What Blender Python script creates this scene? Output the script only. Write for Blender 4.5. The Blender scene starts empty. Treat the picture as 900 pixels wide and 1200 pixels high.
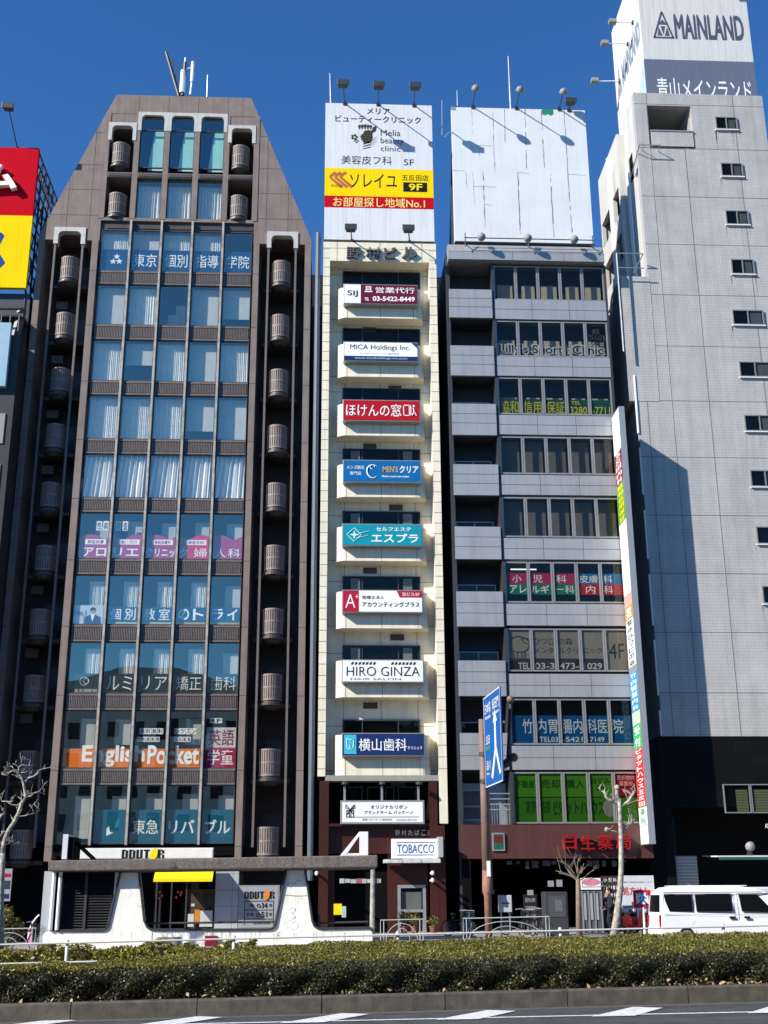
import bpy, math, random
import numpy as np
from mathutils import Matrix, Vector

random.seed(7)
RNG = np.random.default_rng(11)
SC = bpy.context.scene
COL = SC.collection
rad = math.radians

# ---------------------------------------------------------------- camera
F_PX, PITCH, YAW, ROLL = 1400.0, rad(17.819), rad(2.8745), rad(-0.3308)
EYE = Vector((0.0, 0.0, 1.8))
cp, sp, cy, sy = math.cos(PITCH), math.sin(PITCH), math.cos(YAW), math.sin(YAW)
FWD = Vector((sy * cp, cy * cp, sp))
R0 = Vector((cy, -sy, 0.0))
U0 = R0.cross(FWD)
RIGHT = R0 * math.cos(ROLL) + U0 * math.sin(ROLL)
UP = -R0 * math.sin(ROLL) + U0 * math.cos(ROLL)
cam_d = bpy.data.cameras.new("camera")
cam_d.sensor_fit = 'VERTICAL'
cam_d.sensor_height = 36.0
cam_d.lens = F_PX / 1200.0 * 36.0
cam_d.clip_start = 0.1
cam_d.clip_end = 5000.0
cam = bpy.data.objects.new("camera", cam_d)
COL.objects.link(cam)
cam.matrix_world = Matrix(((RIGHT.x, UP.x, -FWD.x, EYE.x), (RIGHT.y, UP.y, -FWD.y, EYE.y),
                           (RIGHT.z, UP.z, -FWD.z, EYE.z), (0, 0, 0, 1)))
SC.camera = cam

# ---------------------------------------------------------------- sky, sun, exposure
SUN_A, SUN_E = rad(60.0), rad(32.0)          # sun from the left, behind the viewer
world = bpy.data.worlds.new("World")
SC.world = world
world.use_nodes = True
wn = world.node_tree.nodes
bg = wn["Background"]
sky = wn.new("ShaderNodeTexSky")
sky.sky_type = 'NISHITA'
sky.sun_disc = False
sky.sun_elevation = SUN_E
sky.sun_rotation = math.pi + SUN_A
sky.altitude = 60.0
sky.air_density = 1.0
sky.dust_density = 0.0
sky.ozone_density = 4.0
tint = wn.new("ShaderNodeVectorMath")          # clear dry winter air: a deeper blue than the model's default
tint.operation = 'MULTIPLY'
tint.inputs[1].default_value = (0.48, 0.97, 1.42)
world.node_tree.links.new(sky.outputs[0], tint.inputs[0])
world.node_tree.links.new(tint.outputs[0], bg.inputs[0])
bg.inputs[1].default_value = 0.076
sun_d = bpy.data.lights.new("sun", 'SUN')
sun_d.energy = 5.0
sun_d.angle = rad(0.53)
sun_d.color = (1.0, 0.95, 0.87)
sun = bpy.data.objects.new("sun", sun_d)
COL.objects.link(sun)
SUNV = Vector((-math.sin(SUN_A) * math.cos(SUN_E), -math.cos(SUN_A) * math.cos(SUN_E), math.sin(SUN_E)))
sun.rotation_euler = SUNV.to_track_quat('Z', 'Y').to_euler()
SC.view_settings.view_transform = 'Standard'
SC.view_settings.look = 'None'
SC.view_settings.exposure = 0.66
SC.view_settings.gamma = 1.0
SC.view_settings.use_curve_mapping = False
SC.cycles.max_bounces = 8
SC.cycles.transparent_max_bounces = 12

# ---------------------------------------------------------------- measuring helpers
GRADE = 0.0155                                # the street climbs gently to the right
def ray(px, py):
    return RIGHT * ((px - 450) / F_PX) + UP * ((600 - py) / F_PX) + FWD
def P(px, py, Y):
    d = ray(px, py)
    t = Y / d.y
    return EYE.x + d.x * t, EYE.z + d.z * t
def XX(px, py, Y): return P(px, py, Y)[0]
def ZZ(px, py, Y): return P(px, py, Y)[1]
def RC(x0, y0, x1, y1, Y):
    ym, xm = (y0 + y1) / 2, (x0 + x1) / 2
    return XX(x0, ym, Y), XX(x1, ym, Y), ZZ(xm, y1, Y), ZZ(xm, y0, Y)
def ground_z(x): return GRADE * x
def G(px, py, dz=0.0):
    d = ray(px, py)
    t = (dz - EYE.z) / (d.z - GRADE * d.x)
    return EYE.x + d.x * t, EYE.y + d.y * t

# ---------------------------------------------------------------- mesh helpers
LOC = {}
class MB:
    def __init__(s): s.v = []; s.f = []
    def add(s, vs, fs):
        n = len(s.v); s.v += [tuple(v) for v in vs]; s.f += [tuple(i + n for i in f) for f in fs]; return s
    def box(s, x0, x1, y0, y1, z0, z1):
        if x0 > x1: x0, x1 = x1, x0
        if y0 > y1: y0, y1 = y1, y0
        if z0 > z1: z0, z1 = z1, z0
        return s.add([(x0,y0,z0),(x1,y0,z0),(x1,y1,z0),(x0,y1,z0),(x0,y0,z1),(x1,y0,z1),(x1,y1,z1),(x0,y1,z1)],
                     [(0,3,2,1),(4,5,6,7),(0,1,5,4),(1,2,6,5),(2,3,7,6),(3,0,4,7)])
    def prism(s, pts, y0, y1):                 # polygon in x,z pushed along y
        n = len(pts)
        a = sum(pts[i][0]*pts[(i+1)%n][1]-pts[(i+1)%n][0]*pts[i][1] for i in range(n))
        if a < 0: pts = pts[::-1]
        vs = [(x, y0, z) for x, z in pts] + [(x, y1, z) for x, z in pts]
        fs = [tuple(range(n)), tuple(range(2*n-1, n-1, -1))]
        fs += [(i, n+i, n+(i+1)%n, (i+1)%n) for i in range(n)]
        return s.add(vs, fs)
    def plan(s, pts, z0, z1):                  # polygon in x,y raised along z
        n = len(pts)
        a = sum(pts[i][0]*pts[(i+1)%n][1]-pts[(i+1)%n][0]*pts[i][1] for i in range(n))
        if a < 0: pts = pts[::-1]
        vs = [(x, y, z0) for x, y in pts] + [(x, y, z1) for x, y in pts]
        fs = [tuple(range(n-1, -1, -1)), tuple(range(n, 2*n))]
        fs += [(i, (i+1)%n, n+(i+1)%n, n+i) for i in range(n)]
        return s.add(vs, fs)
    def side(s, pts, x0, x1):                  # polygon in y,z pushed along x
        n = len(pts)
        a = sum(pts[i][0]*pts[(i+1)%n][1]-pts[(i+1)%n][0]*pts[i][1] for i in range(n))
        if a < 0: pts = pts[::-1]
        vs = [(x0, y, z) for y, z in pts] + [(x1, y, z) for y, z in pts]
        fs = [tuple(range(n-1, -1, -1)), tuple(range(n, 2*n))]
        fs += [(i, (i+1)%n, n+(i+1)%n, n+i) for i in range(n)]
        return s.add(vs, fs)
    def tube(s, p0, p1, r0, r1=None, n=8, cap=True):
        r1 = r0 if r1 is None else r1
        p0, p1 = Vector(p0), Vector(p1)
        d = (p1 - p0).normalized()
        u = d.cross(Vector((0,0,1)) if abs(d.z) < .9 else Vector((1,0,0))).normalized(); w = d.cross(u)
        vs = []
        for p, r in ((p0, r0), (p1, r1)):
            for i in range(n):
                a = 2*math.pi*i/n
                vs.append(p + u*math.cos(a)*r + w*math.sin(a)*r)
        fs = [(i, (i+1)%n, n+(i+1)%n, n+i) for i in range(n)]
        if cap: fs += [tuple(range(n-1,-1,-1)), tuple(range(n, 2*n))]
        return s.add(vs, fs)
    def path(s, pts, radii, n=7):
        pts = [Vector(p) for p in pts]
        base = len(s.v); prev = None
        for k, p in enumerate(pts):
            d = (pts[min(k+1,len(pts)-1)] - pts[max(k-1,0)]).normalized()
            if prev is None:
                u = d.cross(Vector((0,1,0.01)) if abs(d.y) < .9 else Vector((1,0,0))).normalized()
            else:
                u = (prev - d*prev.dot(d)).normalized()
            prev = u; w = d.cross(u)
            for i in range(n):
                a = 2*math.pi*i/n
                s.v.append(tuple(p + (u*math.cos(a) + w*math.sin(a))*radii[k]))
        for k in range(len(pts)-1):
            for i in range(n):
                s.f.append((base+k*n+i, base+k*n+(i+1)%n, base+(k+1)*n+(i+1)%n, base+(k+1)*n+i))
        s.f.append(tuple(base+i for i in range(n-1,-1,-1)))
        s.f.append(tuple(base+(len(pts)-1)*n+i for i in range(n)))
        return s
    def lathe(s, c, prof, n=20, axis='z'):     # prof: (radius, height)
        vs = []
        for r, h in prof:
            for i in range(n):
                a = 2*math.pi*i/n
                if axis == 'z': vs.append((c[0]+r*math.cos(a), c[1]+r*math.sin(a), c[2]+h))
                elif axis == 'y': vs.append((c[0]+r*math.cos(a), c[1]+h, c[2]+r*math.sin(a)))
                else: vs.append((c[0]+h, c[1]+r*math.cos(a), c[2]+r*math.sin(a)))
        fs = []
        for k in range(len(prof)-1):
            fs += [(k*n+i, k*n+(i+1)%n, (k+1)*n+(i+1)%n, (k+1)*n+i) for i in range(n)]
        fs += [tuple(range(n-1,-1,-1)), tuple(range((len(prof)-1)*n, len(prof)*n))]
        return s.add(vs, fs)
    def torus(s, c, R, r, axis='y', n=24, m=6):
        vs = []
        for i in range(n):
            a = 2*math.pi*i/n
            for j in range(m):
                b = 2*math.pi*j/m; q = R + r*math.cos(b); h = r*math.sin(b)
                if axis == 'y': vs.append((c[0]+q*math.cos(a), c[1]+h, c[2]+q*math.sin(a)))
                elif axis == 'x': vs.append((c[0]+h, c[1]+q*math.cos(a), c[2]+q*math.sin(a)))
                else: vs.append((c[0]+q*math.cos(a), c[1]+q*math.sin(a), c[2]+h))
        fs = [(i*m+j, ((i+1)%n)*m+j, ((i+1)%n)*m+(j+1)%m, i*m+(j+1)%m) for i in range(n) for j in range(m)]
        return s.add(vs, fs)
    def ball(s, c, r, n=14, k=8, sc=(1,1,1)):
        vs = []; 
        for a in range(k+1):
            t = math.pi*a/k
            for i in range(n):
                p = 2*math.pi*i/n
                vs.append((c[0]+sc[0]*r*math.sin(t)*math.cos(p), c[1]+sc[1]*r*math.sin(t)*math.sin(p), c[2]-sc[2]*r*math.cos(t)))
        fs = [(a*n+i, a*n+(i+1)%n, (a+1)*n+(i+1)%n, (a+1)*n+i) for a in range(k) for i in range(n)]
        return s.add(vs, fs)
    def build(s, name, mat, parent=None, smooth=False, bevel=0.0):
        me = bpy.data.meshes.new(name)
        off = root_loc(parent) if parent else None
        vs = s.v if off is None else [(v[0]-off[0], v[1]-off[1], v[2]-off[2]) for v in s.v]
        me.from_pydata(vs, [], s.f); me.validate(); me.update()
        me.materials.append(mat)
        if smooth:
            me.polygons.foreach_set('use_smooth', [True]*len(me.polygons))
        o = bpy.data.objects.new(name, me); COL.objects.link(o)
        if parent: o.parent = parent
        if bevel:
            m = o.modifiers.new('bevel', 'BEVEL'); m.width = bevel; m.segments = 2; m.limit_method = 'ANGLE'; m.angle_limit = rad(35)
        return o
def root_loc(o):
    while o.parent: o = o.parent
    return LOC.get(o.name, (0,0,0))
def tag(o, label=None, cat=None, group=None, kind=None):
    if label: o['label'] = label
    if cat: o['category'] = cat
    if group: o['group'] = group
    if kind: o['kind'] = kind
    return o
def thing(name, label, cat, loc, group=None):
    o = bpy.data.objects.new(name, None); COL.objects.link(o)
    o.location = loc; o.empty_display_size = .3; LOC[o.name] = tuple(loc)
    return tag(o, label, cat, group)
def copy_tree(o, loc, label=None):
    c = o.copy(); COL.objects.link(c); c.location = loc; LOC[c.name] = tuple(loc)
    if label: c['label'] = label
    for ch in list(o.children):
        d = ch.copy(); COL.objects.link(d); d.parent = c
        for g in list(ch.children):
            e = g.copy(); COL.objects.link(e); e.parent = d
    return c
def copy_part(o, dx, dz, dy=0.0):              # another part of the same thing, with its sub-parts
    d = o.copy(); COL.objects.link(d); d.parent = o.parent
    d.location = (o.location[0]+dx, o.location[1]+dy, o.location[2]+dz)
    for g in list(o.children):
        e = g.copy(); COL.objects.link(e); e.parent = d
    return d
def structure(name, mb, mat):
    return tag(mb.build(name, mat), kind='structure')

# lettering: a font curve turned into a mesh, stretched into a box
def glyphs(s, bold=0.0, res=3, extrude=0.0, spacing=1.0):
    if any('\u4e00' <= c <= '\u9fff' for c in s): bold = min(bold, .009)
    cu = bpy.data.curves.new('lettering', 'FONT')
    cu.body = s; cu.size = 1.0; cu.resolution_u = res; cu.offset = bold; cu.extrude = extrude; cu.space_character = spacing
    cu.fill_mode = 'BOTH' if extrude else 'FRONT'
    ob = bpy.data.objects.new('lettering', cu)
    me = bpy.data.meshes.new_from_object(ob)
    n = len(me.vertices); co = np.zeros(n*3); me.vertices.foreach_get('co', co); co = co.reshape(-1, 3)
    polys = [tuple(p.vertices) for p in me.polygons]
    bpy.data.objects.remove(ob); bpy.data.curves.remove(cu); bpy.data.meshes.remove(me)
    return co, polys
def text(mb, s, x0, x1, z0, z1, y, bold=0.0, keep=False, depth=0.0, axis='x', shear=0.0, spacing=1.0, res=3):
    """stretch s into the box; axis 'x': faces -y. axis 'y': faces -x, u runs from x0 (far y) to x1 (near y)."""
    heavy = not depth and (bold > .03 or (bold > .009 and any('\u4e00' <= c <= '\u9fff' for c in s)))
    co, polys = glyphs(s, 0.0 if heavy else bold, res, 0.5 if depth else 0.0, spacing)
    if not len(co): return mb
    if heavy:                                  # dense characters: thickened by two close layers instead of an outline offset
        n = len(co); q_ = min(bold, .014) if any('\u4e00' <= c <= '\u9fff' for c in s) else bold; d1 = np.array([q_*1.1, 0, .0]); d2 = np.array([q_*.5, q_*.7, .0])
        base = co
        co = np.concatenate([base, base+d1, base+d2]); lay = np.repeat([0., .0012, .0024], n)
        polys = polys + [tuple(i+n for i in p) for p in polys] + [tuple(i+2*n for i in p) for p in polys]
    else: lay = None
    u0, u1, v0, v1 = co[:,0].min(), co[:,0].max(), co[:,1].min(), co[:,1].max()
    su = (x1-x0)/max(u1-u0,1e-6); sv = (z1-z0)/max(v1-v0,1e-6)
    if keep:
        k = min(abs(su), sv); cx = (x0+x1)/2; w = k*(u1-u0)/2*(1 if su > 0 else -1)
        x0, x1 = cx-w, cx+w; su = math.copysign(k, su); cz = (z0+z1)/2; hh = k*(v1-v0)/2; z0 = cz-hh; sv = k
    u = x0 + (co[:,0]-u0)*su + shear*(co[:,1]-v0)*sv; v = z0 + (co[:,1]-v0)*sv
    w = co[:,2]*depth if lay is None else lay
    if axis == 'x': vs = [(a, y-c, b) for a, b, c in zip(u, v, w)]
    elif axis == 'y': vs = [(y-c, a, b) for a, b, c in zip(u, v, w)]
    mb.add(vs, polys)
    return mb
def vtext(mb, s, x0, x1, z0, z1, y, bold=0.0, axis='x', gap=.12):   # one character under the other
    h = (z1-z0)/len(s)
    for i, ch in enumerate(s):
        text(mb, ch, x0, x1, z1-h*(i+1)+h*gap/2, z1-h*i-h*gap/2, y, bold, axis=axis)
    return mb

# ---------------------------------------------------------------- materials
def new_mat(name):
    m = bpy.data.materials.new(name); m.use_nodes = True
    return m, m.node_tree.nodes, m.node_tree.links, m.node_tree.nodes['Principled BSDF']
def mat(name, col, rough=.6, metal=0.0, var=.12, scale=3.0, bump=0.0, bscale=40.0, streak=0.0, emit=0.0, spec=.5):
    m, N, L, b = new_mat(name)
    b.inputs['Roughness'].default_value = rough; b.inputs['Metallic'].default_value = metal
    b.inputs['Specular IOR Level'].default_value = spec
    b.inputs['Base Color'].default_value = (*col, 1)
    tc = N.new('ShaderNodeTexCoord')
    last = None
    if var:
        n = N.new('ShaderNodeTexNoise'); n.inputs['Scale'].default_value = scale; n.inputs['Detail'].default_value = 6
        L.new(tc.outputs['Object'], n.inputs['Vector'])
        mr = N.new('ShaderNodeMapRange'); mr.inputs[1].default_value = .3; mr.inputs[2].default_value = .7
        mr.inputs[3].default_value = 1-var; mr.inputs[4].default_value = 1+var
        L.new(n.outputs['Fac'], mr.inputs[0])
        last = mr.outputs[0]
    if streak:
        mp = N.new('ShaderNodeMapping'); mp.inputs['Scale'].default_value = (5.0, 5.0, .25)
        L.new(tc.outputs['Object'], mp.inputs[0])
        n2 = N.new('ShaderNodeTexNoise'); n2.inputs['Scale'].default_value = 1.0; n2.inputs['Detail'].default_value = 5
        L.new(mp.outputs[0], n2.inputs['Vector'])
        m2 = N.new('ShaderNodeMapRange'); m2.inputs[1].default_value = .45; m2.inputs[2].default_value = .75
        m2.inputs[3].default_value = 1.0; m2.inputs[4].default_value = 1-streak
        L.new(n2.outputs['Fac'], m2.inputs[0])
        if last:
            mm = N.new('ShaderNodeMath'); mm.operation = 'MULTIPLY'; L.new(last, mm.inputs[0]); L.new(m2.outputs[0], mm.inputs[1]); last = mm.outputs[0]
        else: last = m2.outputs[0]
    if last:
        vm = N.new('ShaderNodeVectorMath'); vm.operation = 'SCALE'; vm.inputs[0].default_value = col
        L.new(last, vm.inputs['Scale']); L.new(vm.outputs[0], b.inputs['Base Color'])
    if bump:
        nb = N.new('ShaderNodeTexNoise'); nb.inputs['Scale'].default_value = bscale; nb.inputs['Detail'].default_value = 4
        L.new(tc.outputs['Object'], nb.inputs['Vector'])
        bp = N.new('ShaderNodeBump'); bp.inputs['Strength'].default_value = bump; bp.inputs['Distance'].default_value = .02
        L.new(nb.outputs['Fac'], bp.inputs['Height']); L.new(bp.outputs[0], b.inputs['Normal'])
    if emit:
        b.inputs['Emission Color'].default_value = (*col, 1); b.inputs['Emission Strength'].default_value = emit
    return m
def tile_mat(name, c1, c2, cm, bw, bh, mortar, rough=.5, streak=.0, bump=.25, spec=.4):
    m, N, L, b = new_mat(name)
    b.inputs['Roughness'].default_value = rough; b.inputs['Specular IOR Level'].default_value = spec
    tc = N.new('ShaderNodeTexCoord'); sx = N.new('ShaderNodeSeparateXYZ'); L.new(tc.outputs['Object'], sx.inputs[0])
    ad = N.new('ShaderNodeMath'); ad.operation = 'ADD'; L.new(sx.outputs[0], ad.inputs[0]); L.new(sx.outputs[1], ad.inputs[1])
    cx = N.new('ShaderNodeCombineXYZ'); L.new(ad.outputs[0], cx.inputs[0]); L.new(sx.outputs[2], cx.inputs[1])
    br = N.new('ShaderNodeTexBrick'); br.offset = 0.0
    br.inputs['Color1'].default_value = (*c1, 1); br.inputs['Color2'].default_value = (*c2, 1); br.inputs['Mortar'].default_value = (*cm, 1)
    br.inputs['Scale'].default_value = 1.0; br.inputs['Brick Width'].default_value = bw; br.inputs['Row Height'].default_value = bh
    br.inputs['Mortar Size'].default_value = mortar; br.inputs['Mortar Smooth'].default_value = .1
    L.new(cx.outputs[0], br.inputs['Vector'])
    n = N.new('ShaderNodeTexNoise'); n.inputs['Scale'].default_value = .7; n.inputs['Detail'].default_value = 7
    L.new(tc.outputs['Object'], n.inputs['Vector'])
    mr = N.new('ShaderNodeMapRange'); mr.inputs[1].default_value = .3; mr.inputs[2].default_value = .7; mr.inputs[3].default_value = .9; mr.inputs[4].default_value = 1.08
    L.new(n.outputs['Fac'], mr.inputs[0])
    fac = mr.outputs[0]
    if streak:
        mp = N.new('ShaderNodeMapping'); mp.inputs['Scale'].default_value = (2.2, 2.2, .12); L.new(tc.outputs['Object'], mp.inputs[0])
        n2 = N.new('ShaderNodeTexNoise'); n2.inputs['Scale'].default_value = 1.0; n2.inputs['Detail'].default_value = 6; L.new(mp.outputs[0], n2.inputs['Vector'])
        m2 = N.new('ShaderNodeMapRange'); m2.inputs[1].default_value = .42; m2.inputs[2].default_value = .72; m2.inputs[3].default_value = 1.0; m2.inputs[4].default_value = 1-streak
        L.new(n2.outputs['Fac'], m2.inputs[0]); mm = N.new('ShaderNodeMath'); mm.operation = 'MULTIPLY'; L.new(fac, mm.inputs[0]); L.new(m2.outputs[0], mm.inputs[1]); fac = mm.outputs[0]
    vm = N.new('ShaderNodeVectorMath'); vm.operation = 'SCALE'; L.new(br.outputs['Color'], vm.inputs[0]); L.new(fac, vm.inputs['Scale'])
    L.new(vm.outputs[0], b.inputs['Base Color'])
    bp = N.new('ShaderNodeBump'); bp.inputs['Strength'].default_value = bump; bp.inputs['Distance'].default_value = .01; bp.invert = True
    L.new(br.outputs['Fac'], bp.inputs['Height']); L.new(bp.outputs[0], b.inputs['Normal'])
    return m
def glass_mat(name, refl, refl_col, trans_col, wav=.02, wscale=.9, film=0.0, film_col=(0,0,0)):
    m = bpy.data.materials.new(name); m.use_nodes = True; N = m.node_tree.nodes; L = m.node_tree.links
    N.clear()
    out = N.new('ShaderNodeOutputMaterial'); mx = N.new('ShaderNodeMixShader'); g = N.new('ShaderNodeBsdfGlossy'); t = N.new('ShaderNodeBsdfTransparent')
    g.inputs['Color'].default_value = (*refl_col, 1); g.inputs['Roughness'].default_value = 0.0
    t.inputs['Color'].default_value = (*trans_col, 1)
    ge = N.new('ShaderNodeNewGeometry'); dt = N.new('ShaderNodeVectorMath'); dt.operation = 'DOT_PRODUCT'
    L.new(ge.outputs['Normal'], dt.inputs[0]); L.new(ge.outputs['Incoming'], dt.inputs[1])
    ab = N.new('ShaderNodeMath'); ab.operation = 'ABSOLUTE'; L.new(dt.outputs['Value'], ab.inputs[0])
    om = N.new('ShaderNodeMath'); om.operation = 'SUBTRACT'; om.inputs[0].default_value = 1.0; L.new(ab.outputs[0], om.inputs[1])
    pw = N.new('ShaderNodeMath'); pw.operation = 'POWER'; pw.inputs[1].default_value = 5.0; L.new(om.outputs[0], pw.inputs[0])
    ad = N.new('ShaderNodeMath'); ad.operation = 'MULTIPLY_ADD'; ad.inputs[1].default_value = .96-refl; ad.inputs[2].default_value = refl+.04; ad.use_clamp = True
    L.new(pw.outputs[0], ad.inputs[0]); L.new(ad.outputs[0], mx.inputs[0])
    tc = N.new('ShaderNodeTexCoord'); n = N.new('ShaderNodeTexNoise'); n.inputs['Scale'].default_value = wscale; n.inputs['Detail'].default_value = 1
    L.new(tc.outputs['Object'], n.inputs['Vector'])
    bp = N.new('ShaderNodeBump'); bp.inputs['Strength'].default_value = wav; bp.inputs['Distance'].default_value = 1.0
    L.new(n.outputs['Fac'], bp.inputs['Height']); L.new(bp.outputs[0], g.inputs['Normal'])
    if film:
        d = N.new('ShaderNodeBsdfDiffuse'); d.inputs['Color'].default_value = (*film_col, 1)
        m2 = N.new('ShaderNodeMixShader'); m2.inputs[0].default_value = film
        L.new(t.outputs[0], m2.inputs[1]); L.new(d.outputs[0], m2.inputs[2]); L.new(m2.outputs[0], mx.inputs[1])
    else: L.new(t.outputs[0], mx.inputs[1])
    L.new(g.outputs[0], mx.inputs[2]); L.new(mx.outputs[0], out.inputs[0])
    return m

M = {}
M['brown'] = mat('brown concrete', (.195,.152,.132), .75, var=.14, scale=1.3, bump=.25, bscale=30, streak=.25)
M['brown_rib'] = mat('ribbed brown panel', (.125,.103,.093), .6, var=.18, scale=6)
M['brown_dark'] = mat('dark brown metal', (.05,.042,.038), .5, var=.1)
M['recess'] = mat('recess wall', (.045,.038,.034), .8, var=.15, scale=2)  # grey-brown wall darkened: shade of the recess is put into its colour
M['balcony'] = mat('balcony slats', (.20,.16,.14), .6, var=.15, scale=5)
M['mullion'] = mat('pale mullion', (.37,.35,.31), .45, metal=.2, var=.3, scale=4)
M['white_trim'] = mat('white trim', (.50,.49,.455), .5, var=.08, streak=.2)
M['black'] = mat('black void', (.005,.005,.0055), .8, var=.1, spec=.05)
M['interior'] = mat('office interior', (.05,.055,.055), .9, var=.2, scale=.7)
M['curtain'] = mat('curtain', (.78,.80,.76), .9, var=.08)
M['blind'] = mat('beige blind', (.52,.47,.38), .8, var=.08)
M['glassA'] = glass_mat('tall bay glass', .25, (1.0,.97,.76), (1,1,.98), .0035, .55)
M['glassTop'] = glass_mat('upper bay glass', .20, (.80,.98,.90), (.92,1,.97), .003, .5)
M['glassC'] = glass_mat('bronze tinted glass', .03, (.5,.5,.44), (.66,.66,.63), .01)
M['glassB'] = glass_mat('clear window glass', .015, (.55,.55,.48), (.6,.63,.62), .006)
M['cream'] = mat('cream wall tile', (.77,.70,.54), .5, var=.06, scale=1.5, streak=.16)
M['joint'] = mat('dark joint', (.06,.055,.05), .9, var=0)
M['granite'] = mat('red brown granite', (.050,.014,.010), .35, var=.2, scale=9, bump=.03)
M['red_panel'] = mat('red brown fascia', (.085,.030,.024), .45, var=.12, scale=1.2, streak=.2)
M['grey_panel'] = mat('grey metal panel', (.375,.38,.38), .42, metal=.35, var=.07, scale=.8, streak=.14)
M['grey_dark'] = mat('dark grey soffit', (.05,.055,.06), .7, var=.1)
M['alu'] = mat('aluminium', (.34,.325,.30), .4, metal=.5, var=.08)
M['steel'] = mat('galvanised steel', (.42,.43,.44), .45, metal=.6, var=.1)
M['dark_steel'] = mat('dark steel', (.055,.055,.06), .5, metal=.4, var=.1)
M['white_paint'] = mat('white paint', (.80,.80,.79), .4, var=.04, scale=2)
M['tile_grey'] = tile_mat('grey wall tile', (.49,.475,.45), (.44,.43,.41), (.33,.32,.305), .10, .16, .012, .45, streak=.16)
M['tile_white'] = mat('white rendered side wall', (.52,.50,.455), .6, var=.06, scale=1.0, streak=.15)
M['black_tile'] = tile_mat('black base tile', (.005,.005,.0055), (.007,.007,.0075), (.002,.002,.002), .9, .6, .01, .5, spec=.12)
M['board_white'] = None
M['sign_white'] = mat('white sign face', (.82,.82,.80), .35, var=.03)
M['concrete_white'] = mat('white painted concrete', (.84,.82,.74), .8, var=.10, scale=2.5, bump=.5, bscale=14, streak=.18)
M['canopy'] = mat('rough brown stone canopy', (.15,.128,.112), .9, var=.35, scale=14, bump=.9, bscale=22, streak=.3)
def flat(name, col, rough=.45, var=.05, **k):
    k.setdefault('streak', .07); k.setdefault('spec', .18)
    if name not in M: M[name] = mat(name, col, rough, var=var, **k)
    return M[name]
flat('red', (.42,.006,.014)); flat('yellow', (.85,.66,.01)); flat('ink', (.012,.012,.014)); flat('maroon', (.13,.010,.03))
flat('navy', (.012,.03,.12)); flat('blue', (.004,.125,.34)); flat('teal', (.004,.27,.34)); flat('white', (.85,.85,.84))
flat('navy_ink', (.02,.05,.16)); flat('crimson', (.42,.012,.04)); flat('gold', (.55,.33,.10)); flat('slate', (.115,.14,.185)); flat('paleblue', (.45,.60,.75))
flat('green_sign', (.04,.30,.02)); flat('sign_blue', (.003,.085,.30)); flat('orange', (.75,.22,.02)); flat('bright_red', (.62,.02,.02))
def corrugated(name, col, pitch=.28, streak=.12, var=.03, bump=.06):
    m = mat(name, col, .45, var=var, scale=.6, streak=streak)
    N = m.node_tree.nodes; L = m.node_tree.links; b = N['Principled BSDF']
    tc = N.new('ShaderNodeTexCoord'); w = N.new('ShaderNodeTexWave'); w.wave_type = 'BANDS'; w.bands_direction = 'X'
    w.inputs['Scale'].default_value = 1.0/pitch*.314; w.inputs['Distortion'].default_value = 0
    L.new(tc.outputs['Object'], w.inputs[0])
    bp = N.new('ShaderNodeBump'); bp.inputs['Strength'].default_value = bump; bp.inputs['Distance'].default_value = .02
    b.inputs['Specular IOR Level'].default_value = .04; b.inputs['Roughness'].default_value = .8
    L.new(w.outputs['Fac'], bp.inputs['Height']); L.new(bp.outputs[0], b.inputs['Normal'])
    M[name] = m; return m
corrugated('board_white', (.64,.655,.67), .22)
corrugated('board_red', (.50,.004,.016), .22, .05); corrugated('board_yellow', (.84,.60,.006), .22, .05)
corrugated('tower_sign', (.56,.56,.54), .22, .15)

# ================================================================ ground
def strip(name, y0, y1, dz, m, x0=-60, x1=60, kerb=0.0):
    mb = MB()
    if kerb: 
        vs = []
        for x in (x0, x1):
            g = ground_z(x)
            vs += [(x,y0,g-.3),(x,y1,g-.3),(x,y1,g+dz),(x,y0,g+dz)]
        mb.add(vs, [(0,3,2,1),(4,5,6,7),(3,7,6,2),(0,4,7,3),(1,2,6,5),(0,1,5,4)])
    else:
        mb.add([(x0,y0,ground_z(x0)+dz),(x1,y0,ground_z(x1)+dz),(x1,y1,ground_z(x1)+dz),(x0,y1,ground_z(x0)+dz)], [(0,1,2,3)])
    return structure(name, mb, m)
asphalt = mat('asphalt', (.055,.056,.058), .85, var=.35, scale=2.2, bump=.5, bscale=120)
kerb_m = mat('kerb concrete', (.075,.068,.054), .85, var=.35, scale=5, bump=.4, bscale=40, streak=.35)
soil_m = mat('median soil', (.10,.075,.05), .95, var=.5, scale=18, bump=1.0, bscale=30)
pave_m = tile_mat('pavement slabs', (.30,.28,.26), (.26,.25,.235), (.16,.15,.14), .3, .3, .01, .8)
paint_m = mat('road paint', (.66,.66,.64), .7, var=.3, scale=16)
ground_m = mat('ground', (.12,.12,.115), .9, var=.2, scale=.4)
strip('ground', -1500, 1500, -.06, ground_m, -1500, 1500)
strip('road', -12, 45.2, 0.0, asphalt, -220, 220)
strip('pavement', 45.35, 140, .12, pave_m, -220, 220, kerb=1)
strip('kerb', 45.2, 45.35, .15, kerb_m, -220, 220, kerb=1)
KY = 20.8
strip('median_soil', KY+.17, 32.0, .22, soil_m, -60, 60, kerb=1)
mb = MB()
x = -24.0
while x < 24:                                  # kerb stones with thin gaps
    for a, b in ((x, x+1.985),):
        vs = []
        for xx in (a, b):
            g = ground_z(xx)
            vs += [(xx,KY,g-.2),(xx,KY+.17,g-.2),(xx,KY+.17,g+.27),(xx,KY+.03,g+.27),(xx,KY,g+.24)]
        mb.add(vs, [(4,3,2,1,0),(5,6,7,8,9),(0,5,9,4),(4,9,8,3),(3,8,7,2),(2,7,6,1)])
    x += 2.0
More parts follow.
